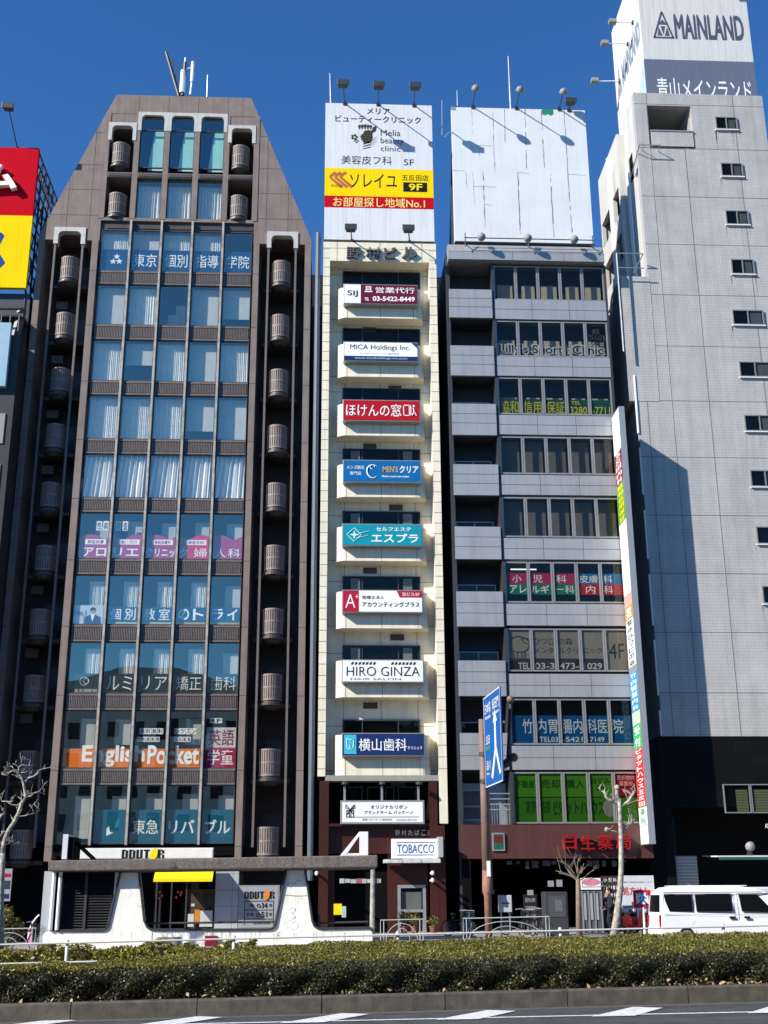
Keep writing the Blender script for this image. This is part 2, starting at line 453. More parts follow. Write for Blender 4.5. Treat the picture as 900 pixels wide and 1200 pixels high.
structure('median_kerb', mb, kerb_m)
mb = MB()                                      # gutter strip
mb.add([(-60,KY-.32,ground_z(-60)+.004),(60,KY-.32,ground_z(60)+.004),(60,KY,ground_z(60)+.004),(-60,KY,ground_z(-60)+.004)], [(0,1,2,3)])
structure('road_gutter', mb, mat('gutter concrete', (.085,.083,.078), .85, var=.3, scale=8))
mb = MB()
def gpoly(pts, dz=.008):
    v = [G(px, py) for px, py in pts]
    mb.add([(x, y, ground_z(x)+dz) for x, y in v], [tuple(range(len(v)))])
a = G(520, 1194.6); b = G(900, 1186.5)
sl = (b[1]-a[1])/(b[0]-a[0])
L0, L1 = -20, 24
for w0, w1 in ((0, .13),):
    mb.add([(L0, a[1]+sl*(L0-a[0])+w0, ground_z(L0)+.008), (L1, a[1]+sl*(L1-a[0])+w0, ground_z(L1)+.008),
            (L1, a[1]+sl*(L1-a[0])+w1, ground_z(L1)+.008), (L0, a[1]+sl*(L0-a[0])+w1, ground_z(L0)+.008)], [(0,1,2,3)])
dash = [(510,1196),(571,1184.5),(605,1185.5),(561,1195)]
D0 = [G(*q) for q in dash]
for k in range(-5, 6):
    dx = k*2.32
    mb.add([(x+dx, y+sl*dx, ground_z(x+dx)+.012) for x, y in D0], [(0,1,2,3)])
structure('road_markings', mb, paint_m)

# ================================================================ brown office building with the chamfered top
YA = 58.0
A = thing('office_building', 'tall brown office building with sloping shoulders and five columns of blue glass', 'building', (-8.3, YA, 0))
zA = lambda y, x=200: ZZ(x, y, YA)
XL, XR = -12.5, -4.15
BW = (XR-XL)/5
bx = [XL+BW*k for k in range(6)]
rows = [(136,196),(211,255.6),(270,318),(334,381),(398.7,446.7),(463.5,514.7),(532.4,583.5),(601,655),(673.8,732),(752.4,812.4),(832.4,900),(920,988.9)]
rz = [(zA(b), zA(t)) for t, b in rows]
zTop, zSh, zOp, zArc = 45.22, 36.15, zA(281,80), zA(269,80)
def slant_l(z): return -15.75+(z-zSh)*(3.6/(zTop-zSh))
def slant_r(z): return -1.0-(z-zSh)*(3.54/(zTop-zSh))
XO0, XO1 = -15.75, -1.0                         # outer faces
zc = rz[0][1]+.18; zbal = zA(149)
Y1 = 60.0
w = MB()
zl = zSh+(XL-XO0)*(zTop-zSh)/3.6; zr = zSh+(XO1-XR)*(zTop-zSh)/3.54
w.prism([(XL,zc),(XR,zc),(XR,zr),(slant_r(zTop),zTop),(slant_l(zTop),zTop),(XL,zl)], YA, Y1)
for x0, x1 in ((bx[0],bx[1]),(bx[4],bx[5])): w.box(x0, x1, YA, Y1, zbal+.12, zc)
w.prism([(slant_l(zArc),zArc),(XL,zArc),(XL,zl)], YA, Y1)
w.prism([(XR,zArc),(slant_r(zArc),zArc),(XR,zr)], YA, Y1)
LP = (-14.95,-13.25); RP = (-3.42,-1.72)        # arch outer edges on the wings
w.prism([(XO0,zOp),(LP[0]+.06,zOp),(LP[0]+.06,zArc),(slant_l(zArc),zArc),(XO0,zSh)], YA, Y1)
w.box(LP[1]-.06, XL, YA, Y1, zOp, zArc)
w.box(XR, RP[0]+.06, YA, Y1, zOp, zArc)
w.prism([(RP[1]-.06,zOp),(XO1,zOp),(XO1,zSh),(slant_r(zArc),zArc),(RP[1]-.06,zArc)], YA, Y1)
zb = 3.4
w.box(XO0, XO0+.32, YA, Y1, zb-3.4, zOp); w.box(XL-.36, XL-.02, YA-.12, Y1, zb, zOp)
w.box(XR+.02, XR+.33, YA-.12, Y1, zb, zOp); w.box(XO1-.34, XO1, YA, Y1, zb-3.4, zOp)
# bands of the two top storeys
w.box(XL, XR, YA, Y1, rz[1][1]+.10, rz[0][0]-.42); 
for k in range(6):
    w.box(bx[k]-.15, bx[k]+.15, YA-.03, Y1, rz[1][0]-.1, zc-.06)
w.box(XL, XR, YA-.01, Y1, rz[1][0]-.22, rz[1][0]-.03)
w.box(XL, XR, YA+.3, Y1, rz[2][1]+.03, rz[1][0]-.22)
w.build('wall', M['brown'], A)
# panel joints on the brown concrete
j = MB()
def hj(z, x0, x1): j.box(x0, x1, YA-.004, YA+.02, z-.014, z+.014)
def vj(x, z0, z1): j.box(x-.014, x+.014, YA-.003, YA+.02, z0, z1)
for y in (154.5, 192.5, 221.8, 251.8):
    z = zA(y, 90)
    hj(z, slant_l(z)+.02, XL-.17); hj(z, XR+.17, slant_r(z)-.02)
hj(zA(134.6), slant_l(zA(134.6)), slant_r(zA(134.6)))
for x in (-13.1,-14.35): vj(x, zArc+.05, zSh+(x-XO0)*(zTop-zSh)/3.6-.05)
for x in (-3.5,-2.3): vj(x, zArc+.05, zSh+(XO1-x)*(zTop-zSh)/3.54-.05)
for x in (-10.83,-9.16,-7.5,-5.83): vj(x, zc+.05, zTop-.05)
for z in [r[0]-.12 for r in rz[2:]]:
    j.box(XL-.362, XL-.018, YA-.124, YA-.1, z-.015, z+.015); j.box(XR+.018, XR+.332, YA-.124, YA-.1, z-.015, z+.015)
    j.box(XO0-.002, XO0+.322, YA-.004, YA+.02, z-.015, z+.015); j.box(XO1-.342, XO1+.002, YA-.004, YA+.02, z-.015, z+.015)
j.build('panel_joint', M['joint'], A)
# rear mass
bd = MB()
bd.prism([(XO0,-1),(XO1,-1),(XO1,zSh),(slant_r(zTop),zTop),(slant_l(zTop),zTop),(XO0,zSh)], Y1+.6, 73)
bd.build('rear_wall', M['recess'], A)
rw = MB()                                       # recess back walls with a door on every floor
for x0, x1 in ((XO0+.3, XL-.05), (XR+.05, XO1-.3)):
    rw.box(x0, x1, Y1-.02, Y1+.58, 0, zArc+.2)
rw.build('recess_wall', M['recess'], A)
it = MB()
it.box(XL, XR, Y1-.2, Y1+.1, 0, zc)
for zlo, zhi in rz: it.box(XL, XR, YA+.35, Y1-.2, zlo-.5, zlo-.3)
for k in range(1, 5): it.box(bx[k]-.035, bx[k]+.035, YA+.165, Y1-.2, 0, zc)
it.build('interior', M['interior'], A)
# top storeys: arched trims
def arch(x0, x1, z0, z1, t=.17, r=.3):
    pts = [(x0,z0),(x0,z1),(x1,z1),(x1,z0),(x1-t,z0)]
    for i in range(7):
        a = math.pi/2*i/6
        pts.append((x1-t-r+r*math.cos(a), z1-t-r+r*math.sin(a)))
    for i in range(7):
        a = math.pi/2*(1+i/6)
        pts.append((x0+t+r+r*math.cos(a), z1-t-r+r*math.sin(a)))
    pts.append((x0+t,z0))
    return pts
for k in (1, 2, 3):
    MB().prism(arch(bx[k]-.0, bx[k+1]+.0, zA(154), zc+.02, .2, .24), YA-.05, YA+.3).build('arch_trim', M['white_trim'], A)
for k in (0, 4):
    MB().prism(arch(bx[k]+.06, bx[k+1]-.06, zA(166), zbal+.2, .2, .24), YA-.06, YA+.3).build('arch_trim', M['white_trim'], A)
for a0, a1 in (LP, RP):
    MB().prism(arch(a0, a1, zA(286,80), zArc+.12, .24, .26), YA-.06, YA+.35).build('arch_trim', M['white_trim'], A)
# windows: frame > pane
def window(par, x0, x1, z0, z1, y, glass, frame, fw=.05, bars=(), hbars=()):
    f = MB()
    f.box(x0, x0+fw, y-.05, y+.05, z0, z1); f.box(x1-fw, x1, y-.05, y+.05, z0, z1)
    f.box(x0+fw, x1-fw, y-.049, y+.05, z0, z0+fw); f.box(x0+fw, x1-fw, y-.049, y+.05, z1-fw, z1)
    for b in bars: f.box(b-fw*.45, b+fw*.45, y-.045, y+.045, z0+fw, z1-fw)
    for b in hbars: f.box(x0+fw, x1-fw, y-.043, y+.043, b-fw*.45, b+fw*.45)
    o = f.build('window', frame, par)
    g = MB(); tl = [random.uniform(-.004,.004) for _ in range(2)]
    g.add([(x0+fw*.5,y+tl[0],z0+fw*.5),(x1-fw*.5,y-tl[0],z0+fw*.5),(x1-fw*.5,y-tl[0]+tl[1],z1-fw*.5),(x0+fw*.5,y+tl[0]+tl[1],z1-fw*.5)], [(0,1,2,3)])
    g.build('pane', glass, o)
    return o
def curtain(par, x0, x1, z0, z1, y, m, amp=.05, waves=6, lean=0.0, seed=0):
    r = random.Random(seed); n = waves*8; c = MB(); vs = []
    ph = r.random()*6
    for i in range(n+1):
        t = i/n
        xx = x0+(x1-x0)*t
        a = amp*(math.sin(2*math.pi*waves*t+ph)+.5*math.sin(2*math.pi*waves*1.7*t+ph*2))
        b = amp*1.3*(math.sin(2*math.pi*waves*t+ph+.6)+.6*math.sin(2*math.pi*waves*1.4*t+ph))
        vs += [(xx-lean*(1-t), y+b, z0), (xx+lean*.2, y+a, z1)]
    c.add(vs, [(2*i, 2*i+2, 2*i+3, 2*i+1) for i in range(n)])
    return c.build('curtain', m, par, smooth=True)
GY = YA+.16
for k in (1, 2, 3):
    window(A, bx[k]+.15, bx[k+1]-.15, rz[0][0], rz[0][1]+.02, GY, M['glassTop'], M['brown_dark'], .05, hbars=(zA(152),))
    window(A, bx[k]+.15, bx[k+1]-.15, rz[1][0], rz[1][1], GY, M['glassA'], M['brown_dark'])
    cw = MB(); z0, z1 = rz[0]
    cw.prism([(bx[k]+.62,z0),(bx[k+1]-.05,z0),(bx[k+1]-.05,zA(150)),(bx[k]+.9,zA(150))], GY+.22, GY+.25)
    cw.build('blind', flat('green_blind', (.40,.66,.60)), A)
    curtain(A, bx[k]+.15, bx[k+1]-.15, rz[1][0], rz[1][1]-.1, GY+.35, M['curtain'], .05, 8, seed=k)
# ribbed spandrels of the two upper storeys
def spandrel(x0, x1, z0, z1, y, ledge=True):
    p = MB()
    p.box(x0, x1, y, y+.3, z0, z1)
    n = max(8, int((x1-x0)/.085)); st = (x1-x0-.1)/n
    a, b = (z0+.12, z1-.13) if ledge else (z0+.05, z1-.05)
    for i in range(n):
        p.box(x0+.05+i*st+st*.2, x0+.05+i*st+st*.75, y-.035, y, a, b)
    if ledge:
        p.box(x0, x1, y-.05, y, z1-.10, z1-.001); p.box(x0, x1, y-.05, y, z0+.001, z0+.09)
    return p.build('spandrel_panel', M['brown_rib'], A)
sp0 = spandrel(bx[0]+.15, bx[1]-.15, rz[1][1]+.12, rz[0][0]-.4, YA-.02, False)
for k in range(1, 5): copy_part(sp0, BW*k, 0)
# main glazing, ten storeys of five bays
GM = YA+.10
for r in range(2, 12):
    z0, z1 = rz[r]
    for k in range(5):
        window(A, bx[k]+.075, bx[k+1]-.075, z0, z1, GM, M['glassA'], M['brown_dark'], .035)
    zn = rz[r+1][1] if r < 11 else None
    if zn is not None:
        s0 = spandrel(bx[0]+.08, bx[1]-.08, zn+.02, z0-.02, YA+.06)
        for k in range(1, 5): copy_part(s0, BW*k, 0)
fin = MB()
for k in range(1, 5):
    pass
f0 = MB().box(bx[1]-.055, bx[1]+.055, YA-.13, YA+.12, rz[11][0]-.05, rz[2][1]+.55).build('mullion', M['mullion'], A)
for k in range(1, 4): copy_part(f0, BW*k, 0)
mb = MB(); mb.box(XL+.02, XR-.02, YA+.12, YA+.3, rz[2][1]+.0, rz[2][1]+.6)
for k in range(5): mb.box(bx[k]+.35, bx[k+1]-.12, YA+.08, YA+.12, rz[2][1]+.12, rz[2][1]+.24)
mb.build('head_panel', M['brown_dark'], A)
# curtains and blinds behind the glass
for r in (2,3,4,5):
    for k in range(5):
        z0, z1 = rz[r]
        fr = .38+.25*random.random() if r != 5 else .42
        if r == 5 and k in (3,): fr = .35
        u_ = random.random()
        if r < 6 and u_ < .28:
            hb = z0+(z1-z0)*random.choice((.0,.0,.25,.45))
            MB().box(bx[k]+.12, bx[k+1]-.12, GM+.30, GM+.32, hb, z1-.05).build('blind', flat('roller_blind', (.55,.58,.55)), A); continue
        if r < 6 and u_ > .92:
            MB().box(bx[k]+.5, bx[k]+1.1, GM+.5, GM+.9, z0, z0+.9).box(bx[k]+.9, bx[k]+1.4, GM+.6, GM+1.0, z0, z0+1.5).build('office_cabinet', flat('cabinet_pale', (.4,.4,.38)), A); continue
        curtain(A, bx[k]+.1, bx[k+1]-.1, z0, z1-.05, GM+.32, M['curtain'], .022, 15 if r != 3 else 11, seed=r*10+k)
for k in range(5):
    z0, z1 = rz[6]
    curtain(A, bx[k]+.12, bx[k+1]-.1, z0, z1-.05, GM+.26, flat('white_curtain', (.9,.9,.88)), .09, 6, .22, seed=70+k)
for r, ks in ((7, (0,1,2,3,4)), (8, (0,1,2,3,4)), (9, (0,1,2,3,4)), (10, (0,1,3)), (11, (0,1,2,3,4))):
    for k in ks:
        z0, z1 = rz[r]; b = z0+(z1-z0)*(.36 if r < 10 else (.1 if k < 1 else .42))
        if r in (8, 9) and k in (0, 1, 3, 2): curtain(A, bx[k]+.75, bx[k+1]-.12, b, z1-.25, GM+.35, M['curtain'], .03, 9, seed=r*7+k)
        else:
            q = MB().box(bx[k]+.72+.1*random.random(), bx[k+1]-.1, GM+.4, GM+.42, b, z1-.3-.2*random.random())
            q.build('blind', flat('office_blind', (.5,.53,.5)), A)
# drum balconies on both wings and in the two top corners
def drum(xc, yc, z0, h, r=.5):
    d = MB(); d.lathe((xc,yc,z0), [(r-.05,0),(r-.05,h)], 24)
    for zz in (0, h*.46, h-.09):
        d.lathe((xc,yc,z0+zz), [(r-.04,0),(r+.01,0),(r+.01,.09),(r-.04,.09)], 24)
    for i in range(26):
        a = 2*math.pi*i/26; c, s_ = math.cos(a), math.sin(a)
        q = []
        for dr, dt in ((r-.06,-.038),(r-.002,-.038),(r-.002,.038),(r-.06,.038)):
            q.append((xc+dr*c-dt*s_, yc+dr*s_+dt*c))
        d.plan(q, z0+.02, z0+h-.02)
    o = d.build('balcony', M['balcony'], A)
    b = MB(); b.lathe((xc,yc,z0), [(r*.55,-.42),(r*.9,-.30),(r*1.12,-.24),(r*1.12,-.12),(r*.96,-.08),(r*.96,-.02)], 24)
    b.box(xc-.95, xc+.95, yc+.25, Y1, z0-.28, z0-.10)
    b.build('balcony_base', M['brown_dark'], o)
    return o
bal = [(300,329),(363.5,393),(427.3,458),(493,524),(561,593),(631,667),(707,742),(786.7,820),(871,909),(960,1002)]
d0 = None
for t, b in bal:
    z0, z1 = ZZ(332, b, YA-.1), ZZ(332, t, YA-.1)
    if d0 is None:
        d0 = drum(-2.62, YA+.42, z0, 1.28); zref = z0
        dl = copy_part(d0, -14.05+2.62, 0)
    else:
        copy_part(d0, 0, z0-zref); copy_part(d0, -14.05+2.62, z0-zref-.1)
for y0 in (192, 251.5):
    for k in (0, 4):
        copy_part(d0, (bx[k]+bx[k+1])/2-.08+2.62, zA(y0)-zref, -.05)
ac0 = None
for t, b in bal[:-1]:
    z0 = ZZ(80, b, YA)
    if ac0 is None:
        ac0 = MB().box(-14.9, -14.3, Y1-.45, Y1-.1, z0-.9, z0-.45).build('air_conditioner', flat('ac_grey', (.16,.15,.14)), A); zz = z0
    else: copy_part(ac0, 0, z0-zz)
dz_ = None
for t, b in bal:
    z0 = ZZ(80, b, YA)-.05
    for x0 in (-14.2, -2.95):
        MB().box(x0, x0+.85, Y1-.06, Y1-.02, z0, z0+1.95).build('balcony_door', M['brown_dark'], A)
# slender posts in front of the wings
for xp in (LP[0]+.1, LP[1]-.12, RP[0]+.1, RP[1]-.12):
    MB().box(xp-.055, xp+.055, YA-.02, YA+.1, 4.0, zArc-.9).build('post', M['brown_rib'], A)
# ground floor and side
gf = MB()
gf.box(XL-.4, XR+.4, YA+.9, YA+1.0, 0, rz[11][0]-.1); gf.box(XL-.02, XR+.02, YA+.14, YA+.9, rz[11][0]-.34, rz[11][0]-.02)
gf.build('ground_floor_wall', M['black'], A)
dp = MB(); dp.tube((-.62,YA+.1,2.5), (-.62,YA+.1,36.6), .15, n=10)
dp.build('downpipe', mat('blue grey pipe', (.10,.12,.14), .45, var=.1), A)

# window films of the tenants
def film(name, par, x0, x1, z0, z1, col, y=GM+.03, rough=.3, mname=None):
    q = MB().add([(x0,y,z0),(x1,y,z0),(x1,y,z1),(x0,y,z1)], [(0,1,2,3)])
    return q.build(name, flat(mname or 'film_%d_%d_%d' % tuple(int(c*255) for c in col), col, rough), par)
FY = GM+.03
def pane_x(k): return bx[k]+.11, bx[k+1]-.11
def film_sign(label, r, y_top, y_bot, loc_k=0):
    z0, z1 = zA(y_bot), zA(y_top)
    return thing('window_sign', label, 'window sign', (bx[0], FY, z0), 'tenant lettering on the glass of the brown building'), z0, z1
WT = flat('film_white', (.9,.9,.88))
# tutoring school, storey under the top band
t, z0, z1 = film_sign('dark blue window film with white school name and three stars, highest on the tower', 2, 292, 317)
for k in range(5):
    a, b = pane_x(k); film('film_panel', t, a, b, z0, z1, (.010,.06,.16))
lt = MB(); pad = .16*(z1-z0)
for k, s in ((1,'東京'),(2,'個別'),(3,'指導'),(4,'学院')):
    a, b = pane_x(k); text(lt, s, a+.12, b-.1, z0+pad*1.3, z1-pad*1.2, FY-.006, .012)
def star(mb, cx, cz, r, y, n=5, inner=.42, rot=0):
    pts = []
    for i in range(2*n):
        a = math.pi/2+rot+math.pi*i/n; q = r if i % 2 == 0 else r*inner
        pts.append((cx+q*math.cos(a), y, cz+q*math.sin(a)))
    mb.add(pts, [tuple(range(2*n-1,-1,-1))])
a, b = pane_x(0); cx = (a+b)/2+.12; cz = (z0+z1)/2
for dx, dz, r in ((-.16,-.1,.2),(.17,-.08,.2),(.02,.2,.2)): star(lt, cx+dx, cz+dz, r, FY-.006)
lt.build('lettering', WT, t)
# pink clinic film
t, z0, z1 = film_sign('pink clinic film with scalloped top and white lettering across five panes', 7, 630, 654.5)
for k in range(5):
    a, b = pane_x(k); n = 16; vs = [(a,FY,z0),(b,FY,z0)]
    for i in range(n+1):
        q = b-(b-a)*i/n
        vs.append((q, FY, z1+.28*abs(math.sin((q-bx[0])*2.3+k))-.1))
    MB().add(vs, [tuple(range(len(vs)))]).build('film_panel', flat('pinkfilm', (.42,.05,.17)) if k != 3 else flat('crimsonfilm', (.62,.012,.06)), t)
lt = MB(); wl = MB(); h = z1-z0
for k, s, f0, f1 in ((0,'アロ',.15,.95),(1,'リエ',.05,.9),(2,'クリニッ',.03,1),(3,'ク',.0,.28),(3,'婦',.5,.95),(4,'人',.08,.45),(4,'科',.52,.95)):
    a, b = pane_x(k); text(lt, s, a+(b-a)*f0, a+(b-a)*f1, z0+.1*h, z0+.53*h, FY-.006, .02)
for k, s in ((0,'美容皮膚'),(1,'婦人・アロマ'),(2,'美容皮膚科'),(3,'美容外科')):
    a, b = pane_x(k); q0, q1 = a+.3, b-.12
    wl.box(q0, q1, FY-.006, FY-.003, z0+.68*h, z0+.93*h)
    tx = MB(); text(tx, s, q0+.12, q1-.12, z0+.72*h, z0+.89*h, FY-.010, .01); tx.build('lettering', flat('pinkfilm', (.2,.03,.1)), t)
for k, q0, s in ((0,.92,'性'),(0,1.25,'病'),(1,.2,'検'),(1,.55,'査')):
    a = bx[k]+q0; wl.box(a, a+.27, FY-.006, FY-.003, zA(621.5), zA(610.5))
    tx = MB(); text(tx, s, a+.03, a+.24, zA(620.5), zA(611.5), FY-.010, .02); tx.build('lettering', M['navy'], t)
wl.build('label_strip', WT, t); lt.build('lettering', WT, t)
# private tutoring film with the figure in a suit
t, z0, z1 = film_sign('navy window film with white lettering and a poster of a man in a suit', 8, 711, 731.5)
for k in range(1, 5):
    a, b = pane_x(k); m_ = (a+b)/2
    for q0, q1 in ((a, m_-.02), (m_+.02, b)):
        film('film_panel', t, q0, q1, z0+.18*(z1-z0), z1, (.012,.07,.17))
    film('film_panel', t, a, b, z0, z0+.15*(z1-z0), (.42,.36,.05) if k > 2 else (.45,.45,.30))
lt = MB(); h = z1-z0
for k, s in ((1,'個別'),(2,'教室'),(3,'のト'),(4,'ライ')):
    a, b = pane_x(k); m_ = (a+b)/2
    text(lt, s[0], a+.10, m_-.09, z0+.27*h, z0+.92*h, FY-.006, .02); text(lt, s[1], m_+.09, b-.10, z0+.27*h, z0+.92*h, FY-.006, .02)
lt.build('lettering', WT, t)
a, b = pane_x(0)
film('poster_panel', t, a, b, z0, z1+.08, (.50,.56,.60))
tx = MB(); text(tx, 'No.1', a+.05, a+.62, z0+.5*h, z0+.8*h, FY-.006, .03); tx.build('lettering', flat('purple_ink', (.06,.02,.15)), t)
cx = b-.52
sk = MB(); sk.lathe((cx, FY-.006, z0+.78*h), [(.13,0),(.135,.002)], 16, 'y'); sk.box(cx-.06, cx+.06, FY-.0075, FY-.005, z0+.5*h, z0+.68*h)
sk.box(cx-.46, cx-.38, FY-.0075, FY-.005, z0+.2*h, z0+.55*h)
sk.build('portrait_face', flat('skin_print', (.45,.30,.22)), t)
hr = MB(); hr.add([(cx+.145*math.cos(q), FY-.010, z0+.83*h+.125*math.sin(q)) for q in [math.pi*i/10 for i in range(11)]], [tuple(range(10,-1,-1))])
hr.box(cx-.13, cx-.02, FY-.011, FY-.009, z0+.765*h, z0+.80*h); hr.box(cx+.02, cx+.13, FY-.011, FY-.009, z0+.765*h, z0+.80*h)
hr.build('portrait_hair', M['ink'], t)
su = MB(); su.add([(x_, FY-.009, z_) for x_, z_ in ((cx-.42,z0),(cx+.42,z0),(cx+.38,z0+.42*h),(cx+.1,z0+.56*h),(cx-.1,z0+.56*h),(cx-.38,z0+.42*h))], [tuple(range(6))])
su.build('portrait_suit', flat('suit_print', (.02,.045,.10)), t)
sh = MB(); sh.add([(x_, FY-.0115, z_) for x_, z_ in ((cx,z0+.15*h),(cx+.1,z0+.57*h),(cx-.1,z0+.57*h))], [(0,1,2)]); sh.build('portrait_shirt', WT, t)
# orthodontist, dark translucent band
t, z0, z1 = film_sign('smoky dark window film with thin white dental lettering over five panes', 9, 789, 811.5)
for k in range(5):
    a, b = pane_x(k); film('film_panel', t, a, b, z0, z1, (.02,.035,.032))
lt = MB(); h = z1-z0
for k, s in ((1,'ルミ'),(2,'リア'),(3,'矯正'),(4,'歯科')):
    a, b = pane_x(k); text(lt, s, a+.15, b-.08, z0+.14*h, z0+.86*h, FY-.006, -.004)
a, b = pane_x(0); text(lt, '五反田駅前', a+.3, b-.05, z0+.02*h, z0+.2*h, FY-.006)
for rr, dx in ((.2,0),(.13,.1)): 
    tor = MB(); tor.torus((a+.75+dx, FY-.005, z0+.6*h), rr, .014, 'y', 20, 4); lt.add(tor.v, tor.f)
lt.build('lettering', flat('film_grey', (.80,.82,.78)), t)
# English school, orange band
t, z0, z1 = film_sign('orange window film with white English lettering and a magenta end pane', 10, 877, 899.5)
for k in range(4):
    a, b = pane_x(k); film('film_panel', t, a, b, z0, z1, (.80,.22,.02))
lt = MB(); h = z1-z0
text(lt, 'English', bx[0]+1.0, bx[2]+.62, z0+.05*h, z0+1.18*h, FY-.012, .03)
text(lt, 'Pocket', bx[2]+.75, bx[4]-.15, z0+.18*h, z0+1.18*h, FY-.012, .03)
a, b = pane_x(4); z2 = zA(852)
film('film_panel', t, a+.05, b, z0, (z0+z2)/2, (.45,.02,.09)); film('film_panel', t, a+.05, b, (z0+z2)/2, z2, (.62,.62,.60))
zm = (z0+z2)/2
text(lt, '学童', a+.14, b-.08, z0+.14, zm-.1, FY-.006, .03)
lt.build('lettering', WT, t)
tx = MB(); text(tx, '英語', a+.14, b-.08, zm+.1, z2-.1, FY-.006, .03); tx.build('lettering', flat('magenta_ink', (.28,.01,.06)), t)
wl = MB(); tx = MB()
for k, q0, q1, yt, yb, s in ((2,.3,1.45,853,860,'資料無料'),(2,.2,1.3,863,869,'今年度新規'),(3,.3,1.35,853,860,'レッスン'),(3,.3,1.1,863,869,'生徒募集'),(4,.3,.9,841,847,'4F')):
    a = bx[k]+q0; b = bx[k]+q1; n = len(s); st = (b-a)/n
    for i, ch in enumerate(s):
        wl.box(a+st*i, a+st*(i+1)-.02, FY-.006, FY-.003, zA(yb), zA(yt)); text(tx, ch, a+st*i+.03, a+st*(i+1)-.05, zA(yb)+.03, zA(yt)-.03, FY-.010, .02)
wl.build('label_strip', WT, t); tx.build('lettering', M['ink'], t)
# estate agent, teal band
t, z0, z1 = film_sign('teal blue window film with white estate agent lettering, lowest on the brown building', 11, 948.5, 988)
for k in range(1, 5):
    a, b = pane_x(k); film('film_panel', t, a, b, z0, z1, (.012,.12,.20))
lt = MB(); h = z1-z0
for k, s in ((2,'東急'),(3,'リバ'),(4,'ブル')):
    a, b = pane_x(k); text(lt, s, a+.12, b-.12, z0+.27*h, z0+.7*h, FY-.006, .018)
a, b = pane_x(1); c = a+.6
lt.add([(c,FY-.006,z0+.22*h),(c+.32,FY-.006,z0+.32*h),(c+.16,FY-.006,z0+.34*h),(c+.1,FY-.006,z0+.52*h),(c,FY-.006,z0+.44*h)], [(0,1,2,3,4)])
lt.build('lettering', flat('film_pale', (.85,.87,.82)), t)
MB().add([(c+.38,FY-.006,z0+.42*h),(c+.56,FY-.006,z0+.50*h),(c+.56,FY-.006,z0+.74*h),(c+.38,FY-.006,z0+.62*h)], [(0,1,2,3)]).build('emblem', flat('cyan_film', (.02,.28,.42)), t)
# rooftop antenna on the brown building
t = thing('roof_antenna', 'lattice mast and white cellular antennas on the brown roof', 'antenna', (-9.1, 61, 45.2))
mb = MB(); Yr = 60.5
def pp(px, py, Y=Yr): x, z = P(px, py, Y); return (x, Y, z)
mb.tube(pp(194.5,61), pp(209.5,113), .09); mb.tube(pp(199,69), pp(214,83), .05); mb.tube(pp(206,89), pp(214,96), .05); mb.tube(pp(200,72), pp(211,112), .035)
mb.tube(pp(214,112), pp(217,73), .1); mb.build('mast', M['dark_steel'], t)
mb = MB(); mb.tube(pp(213.4,109), pp(214.8,83), .17, .15, 10); mb.tube(pp(216.5,82), pp(217.2,68), .05)
mb.tube(pp(225,96), pp(226.2,73), .11, n=10); mb.tube(pp(223,111), pp(225,95), .06); mb.tube(pp(217,81), pp(225,79), .03)
mb.build('antenna_panel', M['white_paint'], t)
t = tag(MB().tube(pp(242.5,114), pp(243.4,88), .035).build('whip_antenna', M['steel']), 'thin whip antenna on the brown building roof', 'antenna')
# ================================================================ narrow cream building with rounded balconies
YB = 58.0
B = thing('narrow_building', 'narrow cream tiled building with eight rounded balconies, each carrying a sign', 'building', (2.75, YB, 0))
BX0, BX1 = -.33, 5.86
zB = lambda y, x=445, Y=YB: ZZ(x, y, Y)
zBt = 36.03; zFas = zB(306.5); zBb = zB(911, 400); YR = YB+.95
w = MB()
w.box(BX0, BX1, YB, YB+13, zFas, zBt)
w.box(BX0, BX0+.37, YB, YB+13, zBb+.05, zFas); w.box(BX1-.40, BX1, YB, YB+13, zB(965,510), zFas)
w.box(BX0+.37, BX1-.40, YR, YB+13, zBb+.05, zFas)
w.build('wall', M['cream'], B)
j = MB()
sigs = [345,412,482,553,627,704,788,873]
z = zBb+.4
while z < zBt:
    j.box(BX0-.003, BX0+.373, YB-.004, YB+.01, z-.012, z+.012); j.box(BX1-.403, BX1+.003, YB-.004, YB+.01, z-.012, z+.012)
    z += .56
j.box(BX0, BX1, YB-.003, YB+.01, zB(292), zB(292)+.022)
for x in (BX0+.75, (BX0+BX1)/2, BX1-.78): j.box(x-.011, x+.011, YB-.0035, YB+.01, zFas, zBt)
for x in (BX0+1.25, (BX0+BX1)/2, BX1-1.28): j.box(x-.011, x+.011, YR-.004, YR+.01, zBb, zFas)
for y in sigs:
    for dy in (-22, 30): j.box(BX0+.37, BX1-.4, YR-.0045, YR+.01, zB(y+dy,445,YR)-.011, zB(y+dy,445,YR)+.011)
j.build('tile_joint', M['joint'], B)
